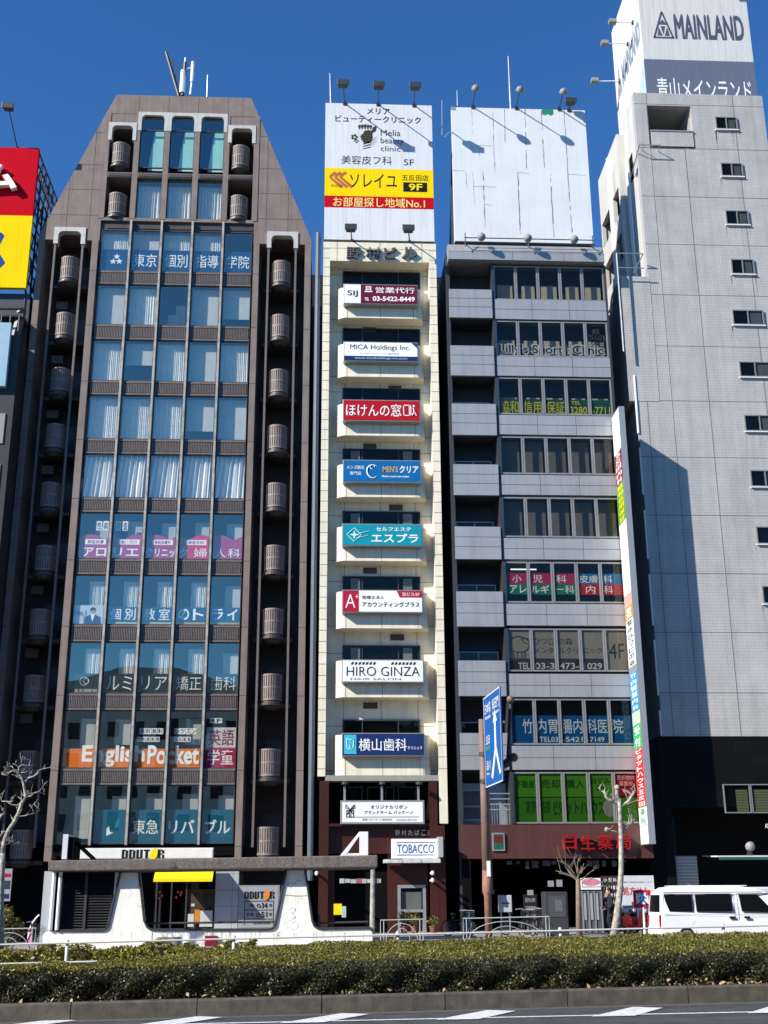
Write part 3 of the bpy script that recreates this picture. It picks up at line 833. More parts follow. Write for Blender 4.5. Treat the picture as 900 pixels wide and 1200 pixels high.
# balcony parapet, plan outline with rounded corners
bl, brr = XX(394, 500, YB-.12), XX(499, 500, YB-.12)
def rounded_front(x0, x1, yf, yb, r):
    pts = [(x1, yb)]
    for i in range(9):
        a = math.pi/2*i/8; pts.append((x1-r+r*math.cos(a), yf+r-r*math.sin(a)))
    for i in range(9):
        a = math.pi/2*i/8; pts.append((x0+r-r*math.sin(a), yf+r-r*math.cos(a)))
    pts.append((x0, yb)); return pts
pt = [336.7,403,473,544,617,693,774,861]; pbm = [372,441,510,582,657,736,817,909]
bal0 = None
for i in range(8):
    yf = YB+.04
    z1 = ZZ(398, pt[i], yf); z0 = ZZ(398, pbm[i], yf)
    p = MB()
    zm = z0+.42*(z1-z0)
    p.plan(rounded_front(bl, brr, yf, YR-.005, .5), zm+.012, z1)
    p.plan(rounded_front(bl+.02, brr-.02, yf+.02, YR-.004, .48), zm-.011, zm+.011)
    p.plan(rounded_front(bl, brr, yf, YR-.005, .5), z0, zm-.012)
    o = p.build('balcony', M['cream'], B)
    q = MB()
    for x in ((bl+brr)/2, bl+.55, brr-.55): q.box(x-.01, x+.01, yf-.003, yf+.02, z0, z1)
    for sx in (bl, brr): q.box(sx-.003, sx+.003, YB+.3, YB+.32, z0, z1)
    q.box(bl+.3, brr-.3, yf+.3, YR-.05, z1-.02, z1+.004)
    q.build('balcony_joint', M['joint'], o)
    zs = z0
    MB().box((bl+brr)/2+(-.9 if i % 2 == 0 else .45), (bl+brr)/2+(-.2 if i % 2 == 0 else 1.15), YR-.06, YR+.01, z0-.42, z0-.12).build('vent', M['brown_dark'], B)
    # window above the parapet
    x0, x1 = XX(402, pt[i], YR), XX(492, pt[i], YR)
    zt = ZZ(447, pt[i]-17, YR)
    hole = MB().box(x0-.03, x1+.03, YR-.012, YR+.02, z1-1.1, zt+.03); hole.build('window_recess', M['black'], B)
    d = (x1-x0)
    wo = window(B, x0, x1, z1-1.05, zt, YR-.07, M['glassB'], M['dark_steel'], .05, bars=(x0+d*.25, x0+d*.72))
    if i in (3, 4, 5, 6):
        cb = MB(); cb.box(x0+d*.1, x0+d*.22, YR-.035, YR-.03, z1-1, zt-.1); cb.box(x0+d*.78, x0+d*.9, YR-.035, YR-.03, z1-1, zt-.1)
        cb.build('blind', flat('grey_blind', (.35,.37,.36)), B)
# building name in metal letters on the fascia
mb = MB()
for ch, a, b in (('野',406,423),('村',429,446),('ビ',450,465),('ル',471,489)):
    x0, x1, z0, z1 = RC(a, 290, b, 303, YB-.1); text(mb, ch, x0, x1, z0, z1, YB-.08, .03, depth=.16)
mb.build('lettering', flat('letter_metal', (.10,.10,.10), .4), B)
# granite base with dark openings
g = MB()
zg0 = 0
zL1, zL0 = zB(915), zB(968)
g.box(BX0+.2, BX1-.28, YB+.35, YB+1, zB(1000,445), zL0)
g.box(BX0+.1, BX0+.55, YB-.02, YB+1, 0, zL1); g.box(XX(503,940,YB), XX(512.5,940,YB), YB-.03, YB+1, 0, zL1)
g.box(XX(512.5,990,YB)+.004, XX(519,990,YB)+.1, YB-.02, YB+1, 0, zL0)
g.box(BX0+.55, XX(503,940,YB), YB-.01, YB+1, zL0+.001, zL0+.12)
g.box(XX(455,1050,YB), XX(503,1050,YB), YB+.5, YB+.9, 0, zB(1000))
g.box(BX0+.55, XX(392,1050,YB), YB+.3, YB+.9, 0, zB(1015))
g.build('granite_base', M['granite'], B)
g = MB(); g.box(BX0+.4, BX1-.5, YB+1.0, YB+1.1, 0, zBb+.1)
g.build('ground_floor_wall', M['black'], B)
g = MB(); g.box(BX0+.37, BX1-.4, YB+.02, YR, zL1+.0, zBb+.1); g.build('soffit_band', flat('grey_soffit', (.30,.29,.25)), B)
for a, b in ((404,425),(430,446),(451,462),(466,488)):
    x0, x1, z0, z1 = RC(a, 922, b, 940, YB+.9); window(B, x0, x1, z0-.8, z1, YB+.8, M['glassB'], M['dark_steel'], .05)
x0, x1, z0, z1 = RC(466, 1037, 499, 1082, YB+.4)
sd = window(B, x0, x1, z0-.5, z1, YB+.35, M['glassB'], M['steel'], .14, hbars=(z0+.55,))
kb = MB(); kb.box(x0+.2, x1-.2, YB+.45, YB+.47, z0+.6, z1-.3); kb.build('blind', flat('grey_blind', (.35,.37,.36)), B)
# rail of small shop letters above the tobacco sign
mb = MB()
for i, ch in enumerate('野村たばこ商店'):
    a = 463+i*7.6; x0, x1, z0, z1 = RC(a, 972.5, a+5.6, 979, YB+.3); text(mb, ch, x0, x1, z0, z1, YB+.30, .015, depth=.06)
mb.build('lettering', flat('letter_pale', (.5,.49,.45)), B)

# ---------------------------------------------------------------- signs on the narrow building
def sign_box(name, label, cat, px, Y, depth, face, group=None, frame=None, rim=.05):
    x0, x1, z0, z1 = RC(*px, Y)
    t = thing(name, label, cat, ((x0+x1)/2, Y, z0), group)
    b = MB().box(x0-rim, x1+rim, Y+.012, Y+depth, z0-rim, z1+rim); b.build('cabinet', frame or M['alu'], t, bevel=.012)
    MB().add([(x0,Y,z0),(x1,Y,z0),(x1,Y,z1),(x0,Y,z1)], [(0,1,2,3)]).build('face_panel', face, t)
    return t, x0, x1, z0, z1
def band(t, x0, x1, z0, z1, Y, m, name='colour_band'):
    return MB().add([(x0,Y,z0),(x1,Y,z0),(x1,Y,z1),(x0,Y,z1)], [(0,1,2,3)]).build(name, m, t)
SG = 'balcony signs on the narrow cream building'
SY = YB-.40
def fr(x0, x1, z0, z1): 
    return lambda a, b, c, d: (x0+(x1-x0)*a, x0+(x1-x0)*b, z0+(z1-z0)*c, z0+(z1-z0)*d)
E1, E2 = SY-.006, SY-.012
def put(t, items, m, bold=.010, y=E2, keep=False):
    mb = MB()
    for s, q in items: text(mb, s, *q, y, bold, keep)
    return mb.build('lettering', m, t)
t, *q = sign_box('balcony_sign', 'white and maroon balcony sign with a telephone number, topmost of the column', 'sign', (403.5,334,488.5,355.5), SY, .43, M['white'], SG); f = fr(*q)
band(t, *f(.225,1,0,1), E1, M['maroon']); put(t, [('SIJ', f(.04,.185,.32,.68))], M['ink'], .01)
put(t, [('営業代行', f(.43,.97,.56,.88)), ('TEL', f(.28,.34,.14,.30)), ('03-5422-8449', f(.39,.97,.12,.38))], M['white'], .025)
mb = MB(); a = f(.28,.385,.60,.88); mb.box(a[0], a[1], E2-.002, E2, a[2], a[2]+.07)
for k in range(3): mb.box(a[0]+.06, a[1]-.06, E2-.002, E2, a[2]+.13+k*.09, a[2]+.17+k*.09)
mb.box(a[0]+.06, a[0]+.10, E2-.0021, E2, a[2]+.1, a[3]); mb.box(a[1]-.10, a[1]-.06, E2-.0021, E2, a[2]+.1, a[3]); mb.build('emblem', M['white'], t)
t, *q = sign_box('balcony_sign', 'white balcony sign in thin black capitals over a navy web address strip', 'sign', (403.5,401.5,489,422.5), SY, .43, M['white'], SG); f = fr(*q)
band(t, *f(0,1,0,.24), E1, M['navy']); put(t, [('MICA Holdings Inc.', f(.08,.90,.52,.88))], M['ink'], -.004)
put(t, [('マイカホールディングス株式会社', f(.2,.75,.34,.42))], M['ink'], .0); put(t, [('www.micaholdings-inc.com', f(.14,.86,.04,.19))], M['paleblue'], .0)
mb = MB(); a = f(.92,1,.7,1); mb.add([(a[0],E1,a[3]),(a[1],E1,a[2]),(a[1],E1,a[3])], [(0,1,2)]); mb.build('emblem', M['navy_ink'], t)
t, *q = sign_box('balcony_sign', 'bright red balcony sign with bold white lettering and an open door symbol', 'sign', (402.8,469.5,491.5,492.5), SY, .43, M['red'], SG, M['alu']); f = fr(*q)
put(t, [('ほけんの窓', f(.03,.76,.2,.82))], M['white'], .02)
mb = MB(); a = f(.785,.955,.24,.8); k = .045
for r_ in ((a[0],a[1]-.25,a[3]-k,a[3]),(a[0],a[1]-.25,a[2],a[2]+k),(a[0],a[0]+k,a[2],a[3]),(a[1]-.3,a[1]-.25,a[2],a[3]),(a[0]+.3,a[0]+.34,a[2],a[3])): mb.box(r_[0], r_[1], E2-.002, E2, r_[2], r_[3])
mb.tube((a[1]-.12,E2,a[3]-.06),(a[1]-.12,E2-.002,a[3]-.06),.06); mb.tube((a[1]-.14,E2,a[3]-.16),(a[1]-.1,E2,a[2]+.25),.03); mb.tube((a[1]-.1,E2,a[2]+.25),(a[1]+.02,E2,a[2]+.02),.022); mb.tube((a[1]-.1,E2,a[2]+.25),(a[1]-.2,E2,a[2]+.02),.022)
mb.build('emblem', M['white'], t)
t, *q = sign_box('balcony_sign', 'mid blue balcony sign for a mens salon with a white looping C', 'sign', (402.8,540,492.2,564.3), SY, .43, M['blue'], SG); f = fr(*q)
put(t, [('メンズ脱毛', f(.04,.27,.58,.76)), ('専門店', f(.08,.23,.30,.47)), ('クリア', f(.73,.98,.42,.78)), ('Making cool men maker', f(.5,.86,.18,.3))], M['white'], .02)
put(t, [("MEN'S", f(.51,.71,.45,.74))], M['gold'], .02)
mb = MB(); a = f(.29,.47,.15,.9); cx, cz = (a[0]+a[1])/2, (a[2]+a[3])/2
mb.path([(cx+.30*math.cos(r_)*(1+.1*math.sin(r_)), E2, cz+.36*math.sin(r_)-.05) for r_ in [.9+i*.42 for i in range(12)]], [.012+.028*math.sin(math.pi*i/11) for i in range(12)], 5)
mb.path([(cx-.02+.12*math.cos(r_), E2, cz+.2+.12*math.sin(r_)) for r_ in [i*.6 for i in range(9)]], [.02]*9, 5); mb.build('emblem', M['white'], t)
t, *q = sign_box('balcony_sign', 'teal balcony sign with white katakana and a diamond star emblem', 'sign', (402,614.8,493.8,638.6), SY, .43, M['teal'], SG); f = fr(*q)
put(t, [('エスプラ', f(.36,.96,.12,.56)), ('セルフエステ', f(.42,.87,.68,.87))], M['white'], .02)
mb = MB(); a = f(.05,.26,.08,.9); cx, cz = (a[0]+a[1])/2-.05, (a[2]+a[3])/2; r_ = .36
for p0, p1 in (((cx-r_,cz),(cx,cz+r_)),((cx,cz+r_),(cx+r_,cz)),((cx+r_,cz),(cx,cz-r_)),((cx,cz-r_),(cx-r_,cz)),((cx+.2,cz+.05),(cx+.75,cz+.2)),((cx+.1,cz-.2),(cx+.7,cz-.02))): mb.tube((p0[0],E2,p0[1]),(p1[0],E2,p1[1]),.022,.012,5)
star(mb, cx+.0, cz, .26, E2-.002, 4, .3); mb.build('emblem', flat('pale_teal', (.55,.78,.78)), t)
t, *q = sign_box('balcony_sign', 'white accounting balcony sign with a dark red A at its left', 'sign', (402,692.3,494.4,716.8), SY, .43, M['white'], SG); f = fr(*q)
band(t, *f(0,.20,0,1), E1, M['crimson']); put(t, [('A', f(.03,.155,.18,.82)), ('+', f(.155,.195,.62,.82))], M['white'], -.01)
mb = MB(); a = f(.68,1,.68,1); mb.add([(a[0],E1,a[3]),(a[0]+.15,E1,a[2]),(a[1],E1,a[2]),(a[1],E1,a[3])], [(0,1,2,3)]); mb.build('colour_band', M['crimson'], t)
put(t, [('税理士法人', f(.24,.52,.60,.76)), ('アカウンティングプラス', f(.24,.97,.22,.47))], M['ink'], .01); put(t, [('当ビル5F', f(.75,.97,.75,.93))], M['white'], .02)
t, *q = sign_box('balcony_sign', 'off white balcony sign of a hair salon in wide black capitals', 'sign', (401.5,774,495.6,798.6), SY, .43, M['sign_white'], SG); f = fr(*q)
put(t, [('HIRO GINZA', f(.05,.96,.26,.70)), ('HAIR SALON', f(.10,.72,.07,.16))], M['ink'], -.008)
mb = MB()
for c0, c1 in ((.1,.42),(.6,.92)):
    a = f(c0,c1,.80,.92)
    for i in range(7):
        u = a[0]+(a[1]-a[0])*i/7; mb.add([(u,E2,a[2]),(u+.1,E2,a[2]),(u+.16,E2,a[3]),(u+.06,E2,a[3])], [(0,1,2,3)])
mb.build('emblem', M['ink'], t)
t, *q = sign_box('balcony_sign', 'navy dental balcony sign with a light blue tooth square, lowest on the balconies', 'sign', (401.8,860,496.6,885), SY, .43, M['navy'], SG); f = fr(*q)
band(t, *f(.015,.165,.06,.96), E1, flat('aqua', (.05,.45,.60))); put(t, [('横山歯科', f(.195,.79,.2,.78))], M['white'], .012); put(t, [('クリニック', f(.80,.98,.26,.42))], M['white'], .01)
mb = MB(); a = f(.045,.135,.25,.78)
mb.path([(a[0],E2,a[3]),(a[0]+.03,E2,a[2]+.1),(a[0]+.12,E2,a[2]),((a[0]+a[1])/2,E2,a[2]+.3),(a[1]-.12,E2,a[2]),(a[1]-.03,E2,a[2]+.1),(a[1],E2,a[3]),((a[0]+a[1])/2,E2,a[3]-.08),(a[0],E2,a[3])], [.022]*9, 5); mb.build('emblem', flat('pale_teal', (.55,.78,.78)), t)
# ribbon shop sign and the tobacco sign on the base
YS = YB-.15; E1, E2 = YS-.006, YS-.012
t, *q = sign_box('shop_sign', 'white ribbon shop sign with a gift box symbol under three small lamps', 'sign', (401,940,495.5,963.5), YS, .22, M['sign_white'], None, M['steel'], .08); f = fr(*q)
put(t, [('オリジナルリボン', f(.35,.81,.66,.86)), ('ブランドネーム パッケージ', f(.27,.88,.40,.58)), ('国際リボンネーム株式会社', f(.25,.62,.08,.18)), ('www.kokusai-ribbon.com', f(.66,.92,.08,.16))], M['ink'], .006, E2)
mb = MB(); a = f(.05,.145,.24,.62)
mb.box(a[0], a[1], E2-.001, E2, a[3]-.06, a[3]-.02); mb.box(a[0], a[1], E2-.001, E2, a[2], a[2]+.035); mb.box(a[0], a[0]+.035, E2-.001, E2, a[2], a[3]); mb.box(a[1]-.035, a[1], E2-.001, E2, a[2], a[3])
cx = (a[0]+a[1])/2; mb.box(cx-.05, cx-.02, E2-.001, E2, a[2], a[3]); mb.box(cx+.02, cx+.05, E2-.001, E2, a[2], a[3])
for s_ in (-1, 1): mb.path([(cx,E2,a[3]),(cx+s_*.2,E2,a[3]+.24),(cx+s_*.22,E2,a[3]+.1),(cx,E2,a[3])], [.018]*4, 5); mb.tube((cx,E2,a[3]),(cx+s_*.14,E2,a[3]-.2),.018)
l_ = f(.145,.95,.25,.27); mb.box(l_[0], l_[1], E2-.001, E2, l_[2], l_[3]); mb.build('emblem', M['ink'], t)
sl0 = None
for k, xx in enumerate((404, 448, 491)):
    x, z = P(xx, 918, YS-.3)
    if k == 0:
        s0 = thing('sign_lamp', 'small dark lamp over the left end of the white ribbon shop sign', 'lamp', (x, YS-.3, z), 'three lamps over the ribbon shop sign')
        MB().lathe((x, YS-.3, z-.05), [(.16,0),(.16,.05),(.08,.14)], 14).build('lamp_head', M['dark_steel'], s0)
        MB().tube((x, YS-.3, z-.02), (x, YB+.4, z-.3), .025).build('arm', M['dark_steel'], s0); MB().box(x-.05, x+.05, YB-.0, YB+.05, z-1.3, z-.1).build('bracket', M['steel'], s0)
    else: copy_tree(s0, (x, YS-.3, z), ('small dark lamp over the middle of the white ribbon shop sign','small dark lamp over the right end of the white ribbon shop sign')[k-1])
t, *q = sign_box('shop_sign', 'white tobacco sign with narrow blue capitals over the kiosk window', 'sign', (460,984,514,1005), YS, .4, M['white'], None, M['white_paint'], .04); f = fr(*q)
band(t, *f(.08,.92,.82,.86), E1, M['navy_ink']); band(t, *f(.08,.92,.12,.17), E1, M['navy_ink']); put(t, [('TOBACCO', f(.10,.90,.24,.74))], flat('dusk_blue', (.04,.14,.32)), .006, E2)
mb = MB(); x0, x1, z0, z1 = RC(450, 1007, 517, 1011, YB-.6)
for k in range(3):
    a = x0+(x1-x0)*k/3; mb.box(a, a+(x1-x0)/3-.03, YB-.6, YB+.3, z0, z1+.03*k)
tag(mb.build('kiosk_awning', flat('worn_white', (.55,.55,.53), .6, .25)), 'short weathered white awning under the tobacco sign', 'awning')
x0, x1, z0, z1 = RC(512.5, 981, 519, 1005, YB-.5)
tag(MB().box(x0, x1, YB-.8, YB-.05, z0, z1).build('blade_sign', flat('blade_grey', (.36,.37,.38)), bevel=.03), 'small blank grey blade sign on the red granite pier', 'sign')

# ---------------------------------------------------------------- billboard on the narrow building
YM = YB+.1
def quad_px(px4, Y): return [P(x, y, Y) for x, y in px4]
BBx0, BBx1, BBz0, BBz1 = -.30, 5.80, zB(281.5), 45.1
t = thing('rooftop_billboard', 'white ribbed rooftop billboard with a clinic name, yellow panel and dark red strip', 'billboard', ((BBx0+BBx1)/2, YM, BBz0))
MB().box(BBx0, BBx1, YM, YM+.35, BBz0+.05, BBz1).build('face_panel', M['board_white'], t)
fm = MB()
for x in (BBx0+.3, (BBx0+BBx1)/2, BBx1-.3):
    fm.tube((x,YM+.5,BBz0-.3), (x,YM+.5,BBz1-.3), .07); fm.tube((x,YM+.5,BBz1-1), (x,YM+3.5,BBz0), .05)
fm.box(BBx0, BBx1, YM+.02, YM+.3, BBz0-.05, BBz0+.05); fm.build('frame', M['dark_steel'], t)
f = fr(BBx0, BBx1, BBz0, BBz1); E1, E2 = YM-.006, YM-.012
def fz(y): return (ZZ(443, y, YM)-BBz0)/(BBz1-BBz0)
def fx(x, y): return (XX(x, y, YM)-BBx0)/(BBx1-BBx0)
def B4(x0, y0, x1, y1): ym = (y0+y1)/2; return f(fx(x0,ym), fx(x1,ym), fz(y1), fz(y0))
band(t, *f(0,1,fz(230.5),fz(198)), E1, M['board_yellow'], 'yellow_panel'); band(t, *f(0,1,fz(244),fz(230.5)), E1, M['board_red'], 'red_panel')
put(t, [('メリア', B4(430,127,456.5,134)), ('ビューティークリニック', B4(393,136,493,144))], M['ink'], .006, E2)
put(t, [('美容皮フ科', B4(400,183,459,193)), ('5F', B4(473,186,485,193)), ('Melia', B4(446,152,469,159)), ('beauty', B4(446,161,473,170)), ('clinic', B4(446,171,469,177))], flat('soft_ink', (.05,.05,.045)), -.004, E2)
put(t, [('ソレイユ', B4(410,204,465,220)), ('五反田店', B4(471,204,502,211))], M['ink'], .004, E2)
band(t, *B4(472.5,213,500.5,224), E2, M['ink'], 'black_panel'); put(t, [('9F', B4(479,214.5,495,222.5))], M['yellow'], .02, E2-.006)
put(t, [('お部屋探し地域No.1', B4(390.5,231.8,498,243))], flat('cream_yellow', (.85,.72,.25)), .02, E2)
mb = MB()
for k in range(3):
    x, z = P(392+k*6, 203, YM); s_ = .28
    pts = [(x-s_,z-.15),(x,z+.12),(x+.14,z),(x-.16,z-.25),(x+.5,z-.85),(x+.36,z-.97),(x-.3,z-.3)]
    mb.add([(a, E2, b) for a, b in pts], [tuple(range(len(pts)))])
mb.build('emblem', flat('copper', (.45,.12,.06)), t)
put(t, [('SOLEIL', B4(388,217.5,402,220))], M['ink'], 0, E2)
# emblem: a face in profile under an upswept crown of hair with a flower, over flowing strokes
mb = MB(); x, z = P(428, 162, YM)
def poly(pts, y=E2): mb.add([(x+a, y, z+b) for a, b in pts], [tuple(range(len(pts)))])
poly([(-.02,-.35),(.30,-.30),(.42,.05),(.40,.35),(.60,.50),(.66,.86),(.44,.74),(.36,.50),(.20,.55),(-.05,.50),(-.12,.30),(-.22,.22),(-.30,.06),(-.22,.02),(-.26,-.10),(-.14,-.14),(-.16,-.24)])
for k in range(5): a = -.36+.16*k; poly([(a,.60),(a+.04,.58),(a+.12,.92-.03*abs(k-2)),(a+.02,.95-.03*abs(k-2)),(a-.05,.78)])
for k in range(3): poly([(-.15-.02*k,-.42-.16*k),(.25,-.30-.16*k),(.62,.10-.16*k),(.66,.16-.16*k),(.30,-.20-.17*k),(-.1,-.34-.17*k)])
for k in range(5): mb.ball((x-.62+.13*math.cos(k*1.26),E2,z+.06+.13*math.sin(k*1.26)), .075, 8, 4, (1,.03,1))
for k in range(4): mb.ball((x-.5+.09*math.cos(k*1.57),E2,z-.2+.09*math.sin(k*1.57)), .05, 8, 4, (1,.03,1))
mb.build('emblem', flat('olive_ink', (.05,.045,.03)), t)

# ================================================================ floodlights
def floodlight(kind, base, head, label, group, flip=1):
    t = thing('floodlight', label, 'floodlight', base, group)
    b, h = Vector(base), Vector(head)
    MB().tube(b, h, .038, .03).build('arm', M['dark_steel'] if kind != 'white' else M['white_paint'], t)
    hd = MB()
    if kind == 'box':
        hd.plan([(h.x-.3,h.y-.18),(h.x+.3,h.y-.18),(h.x+.24,h.y+.2),(h.x-.24,h.y+.2)], h.z-.12, h.z+.16)
        hd.box(h.x-.33, h.x+.33, h.y-.21, h.y-.15, h.z-.16, h.z+.2)
        hd.build('lamp_head', M['dark_steel'], t, bevel=.02)
    else:
        d = (b-h).normalized(); aim = Vector((0, .9, -.5*flip)).normalized()
        if kind == 'white':
            hd.box(h.x-.35, h.x+.1, h.y-.18, h.y+.18, h.z-.1, h.z+.14)
        else:
            prof = [(.06,-.13),(.16,-.06),(.22,.05),(.235,.10),(.22,.16),(.10,.2)]
            tmp = MB().lathe((0,0,0), prof, 16)
            q = aim.to_track_quat('Z', 'Y').to_matrix()
            hd.add([tuple(q @ Vector(v) + h) for v in tmp.v], tmp.f)
        hd.build('lamp_head', flat('lamp_shell', (.26,.26,.24), .35), t, smooth=(kind != 'white'))
    MB().box(b.x-.1, b.x+.1, b.y-.05, b.y+.12, b.z-.12, b.z+.1).build('bracket', M['dark_steel'], t)
    return t
GFL = 'floodlights of the rooftop billboards'
pos = ('left', 'middle', 'right')
for k, (bx_, hx, hy) in enumerate(((404,402,99),(443,444,101),(485,486.5,102))):
    b = (XX(bx_, 121, YM), YM, BBz1); hY = YM-2.0; x, z = P(hx, hy, hY)
    floodlight('box', b, (x, hY, z), ('leftmost boxy floodlight over the clinic billboard top','middle boxy floodlight over the clinic billboard top','rightmost boxy floodlight over the clinic billboard top')[k], GFL)
for k, (hx, hy) in enumerate(((411,268),(478.5,269))):
    hY = YM-1.3; x, z = P(hx, hy, hY); b = (XX(hx+1.5, 281, YM), YM-.02, BBz0-.05)
    floodlight('box', b, (x, hY, z), ('left boxy floodlight under the clinic billboard','right boxy floodlight under the clinic billboard')[k], GFL)

# ================================================================ grey panel building
YC = 58.0
Cc = thing('panel_building', 'grey metal panel building with ribbon windows, balcony stack and red brown base', 'building', (11, YC, 0))
zC = lambda y, x=650, Y=YC: ZZ(x, y, Y)
CX0, CXm, CX1 = 6.50, XX(578,330,YC)+.02, 15.12
zCt = zC(289.5); zCc = zC(309.5)
w = MB()
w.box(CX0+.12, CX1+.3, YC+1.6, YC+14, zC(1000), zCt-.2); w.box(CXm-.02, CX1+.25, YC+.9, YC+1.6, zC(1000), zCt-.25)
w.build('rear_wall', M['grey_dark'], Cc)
w = MB(); w.side([(YC-.35,zCc),(YC-.35,zCc+.02),(YC-.35,zCc+.48),(YC-.05,zCt),(YC+1.6,zCt),(YC+1.6,zCc)], CX0, CX1); w.build('cornice', M['grey_panel'], Cc)
sp = [(352,374.6),(418.6,441),(487,509.6),(557,580),(631,655.5),(707.7,733),(789.6,816.7),(874,902)]
wn_ = [(311.6,352),(375.6,418),(442,486),(511,555.6),(582,629.7),(657.6,706.5),(735.7,787),(818,873),(904,965.6)]
pj = MB()
for k in (.33, .66): 
    x = CX0+(CX1-CX0)*(k+.08); pj.box(x-.01, x+.01, YC-.354, YC-.3, zCc, zCc+.46)
pj.box(CX0, CX1, YC-.354, YC-.3, zCc+.47, zCc+.49)
for t0, b0 in sp:
    z1, z0 = zC(t0), zC(b0)
    MB().box(CXm, CX1, YC, YC+.8, z0, z1).build('spandrel_panel', M['grey_panel'], Cc)
    pj.box(CXm, CX1, YC-.004, YC+.02, (z0+z1)/2-.012, (z0+z1)/2+.012)
    for k in (1/3, 2/3): x = CXm+(CX1-CXm)*k; pj.box(x-.011, x+.011, YC-.0045, YC+.02, z0, z1)
pj.build('panel_joint', M['joint'], Cc)
cxs = [CXm+(CX1-CXm)*k/5 for k in range(6)]
for r, (t0, b0) in enumerate(wn_):
    z1, z0 = zC(t0)-.02, zC(b0)+.02
    for k in range(5):
        window(Cc, cxs[k]+.01, cxs[k+1]-.01, z0, z1, YC+.12, M['glassC'], M['alu'], .075)
        if r < 5:
            c0 = cxs[k]+(cxs[k+1]-cxs[k])*(.2+.12*(k % 2)); c1 = cxs[k+1]-.12
            lo, hi = (.12, .55) if r < 3 else (.04, .95)
            MB().box(c0 if r < 3 else cxs[k]+.12, c1, YC+.55, YC+.57, z0+(z1-z0)*lo, z0+(z1-z0)*hi).build('blind', M['blind'] if r < 3 else flat('dark_blind', (.16,.15,.14)), Cc)
it = MB()
it.box(CXm, CX1, YC+.8, YC+.88, zC(1000), zCt-.3); it.build('interior', flat('dark_interior', (.05,.05,.05)), Cc)
mb = MB(); z = zC(665); mb.box(cxs[0]+.4, cxs[1]+.5, YC+.5, YC+.55, z, z+.06); mb.build('ceiling_lamp', mat('tube light', (.9,.95,1), .5, var=0, emit=1.0), Cc)
# balcony stack on the left
bal_c = [(339,372),(405,440),(473,509.5),(544,580),(617,655),(693,734),(774,815.5),(859,902)]
bX0, bX1 = CX0+.02, CXm-.14
for i, (t0, b0) in enumerate(bal_c):
    z1, z0 = ZZ(548, t0, YC-.1), ZZ(548, b0, YC-.1)
    MB().box(bX0, bX1, YC-.1, YC+.06, z0, z1).build('balcony_panel', M['grey_panel'], Cc)
    q = MB()
    for k in (.38, .68): q.box(bX0, bX1, YC-.104, YC-.05, z0+(z1-z0)*k-.012, z0+(z1-z0)*k+.012)
    q.build('panel_joint', M['joint'], Cc)
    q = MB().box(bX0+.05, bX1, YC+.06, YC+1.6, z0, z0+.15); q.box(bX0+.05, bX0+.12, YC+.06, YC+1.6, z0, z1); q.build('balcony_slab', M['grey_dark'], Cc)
    x0, x1 = bX0+.2, bX1-.1
    window(Cc, x0, x1, z0+.2, z1+.75, YC+1.5, M['glassC'], M['steel'], .06, bars=((x0+x1)/2,))
st = MB(); st.box(bX0+.1, bX1, YC+1.3, YC+1.35, zC(966), zC(915))
z0 = zC(966); z1 = zC(930)
for k in range(4): st.box(XX(575,940,YC), CXm-.1, YC+.2, YC+.24, z1-.25*k, z1-.25*k+.05)
for k in range(12): st.box(XX(577,950,YC)+k*.12, XX(577,950,YC)+k*.12+.02, YC+.22, YC+.25, z0, z0+1.0)
st.build('stair_railing', M['steel'], Cc)
x0, x1, z0, z1 = RC(541, 925, 566, 962, YC+1)
window(Cc, x0, x1, z0, z1, YC+.9, M['glassC'], M['grey_panel'], .08, hbars=(z0+(z1-z0)*.45,))
w = MB(); w.box(CXm-.12, CXm-.005, YC-.02, YC+1, zC(966), zCc); w.box(CX0-.12, CX0+.1, YC+.2, YC+14, 0, zCt-.6); w.build('pier', M['dark_steel'], Cc)
# red brown base fascia
w = MB(); w.box(XX(541,985,YC), 15.55, YC-.1, YC+.7, zC(1006), zC(966)-.01); w.build('fascia', M['red_panel'], Cc)
mb = MB(); hx0, hx1, hz0, hz1 = RC(637,987,659,1004,YC-.1)
for q in ((hx0,hx1,hz1-.02,hz1),(hx0,hx0+.02,hz0,hz1)): mb.box(q[0], q[1], YC-.106, YC-.05, q[2], q[3])
mb.build('panel_joint', M['joint'], Cc)
mb = MB()
for ch, a, b in (('日',659,675),('生',680,696),('薬',700,717),('局',721,738)):
    x0, x1, z0, z1 = RC(a, 979, b, 995.5, YC-.25); text(mb, ch, x0, x1, z0, z1, YC-.32, .045, depth=.22)
mb.build('lettering', flat('letter_red', (.30,.010,.012)), Cc)
w = MB(); w.box(CX0+.1, 15.6, YC+6, YC+6.3, 0, zC(1000)); w.box(15.5, 15.6, YC+.8, YC+6, 0, zC(1000)); w.box(CX0+.1, CX0+.2, YC+.8, YC+6, 0, zC(1000)); w.box(XX(541,985,YC), XX(541,985,YC)+.4, YC-.05, YC+1, 0, zC(1006)); w.build('ground_floor_wall', M['black'], Cc)
for k in range(14):
    x = XX(595,1010,YC)+k*.42+random.uniform(-.08,.08)
    w = MB(); w.box(x, x+random.uniform(.12,.36), YC+.15+random.random()*.3, YC+.6, zC(1009)-random.uniform(.05,.35), zC(1007)-.05)
    w.build('awning_scallop', flat('torn awning', (.10,.105,.11), .6, .4), Cc)
x0, x1, z0, z1 = RC(578.5, 977.5, 590, 995.5, YC-.2)
t = thing('picture_sign', 'small framed red and green poster on the brown fascia beside the road sign pole', 'sign', (x0, YC-.2, z0))
MB().box(x0-.06, x1+.06, YC-.19, YC-.1, z0-.06, z1+.06).build('frame', M['steel'], t)
band(t, x0, x1, z0, z1, YC-.195, flat('dark_green', (.02,.10,.06))); band(t, x0+.02, x1-.02, z0+.3, z1-.05, YC-.199, flat('dull_red', (.12,.02,.02)))

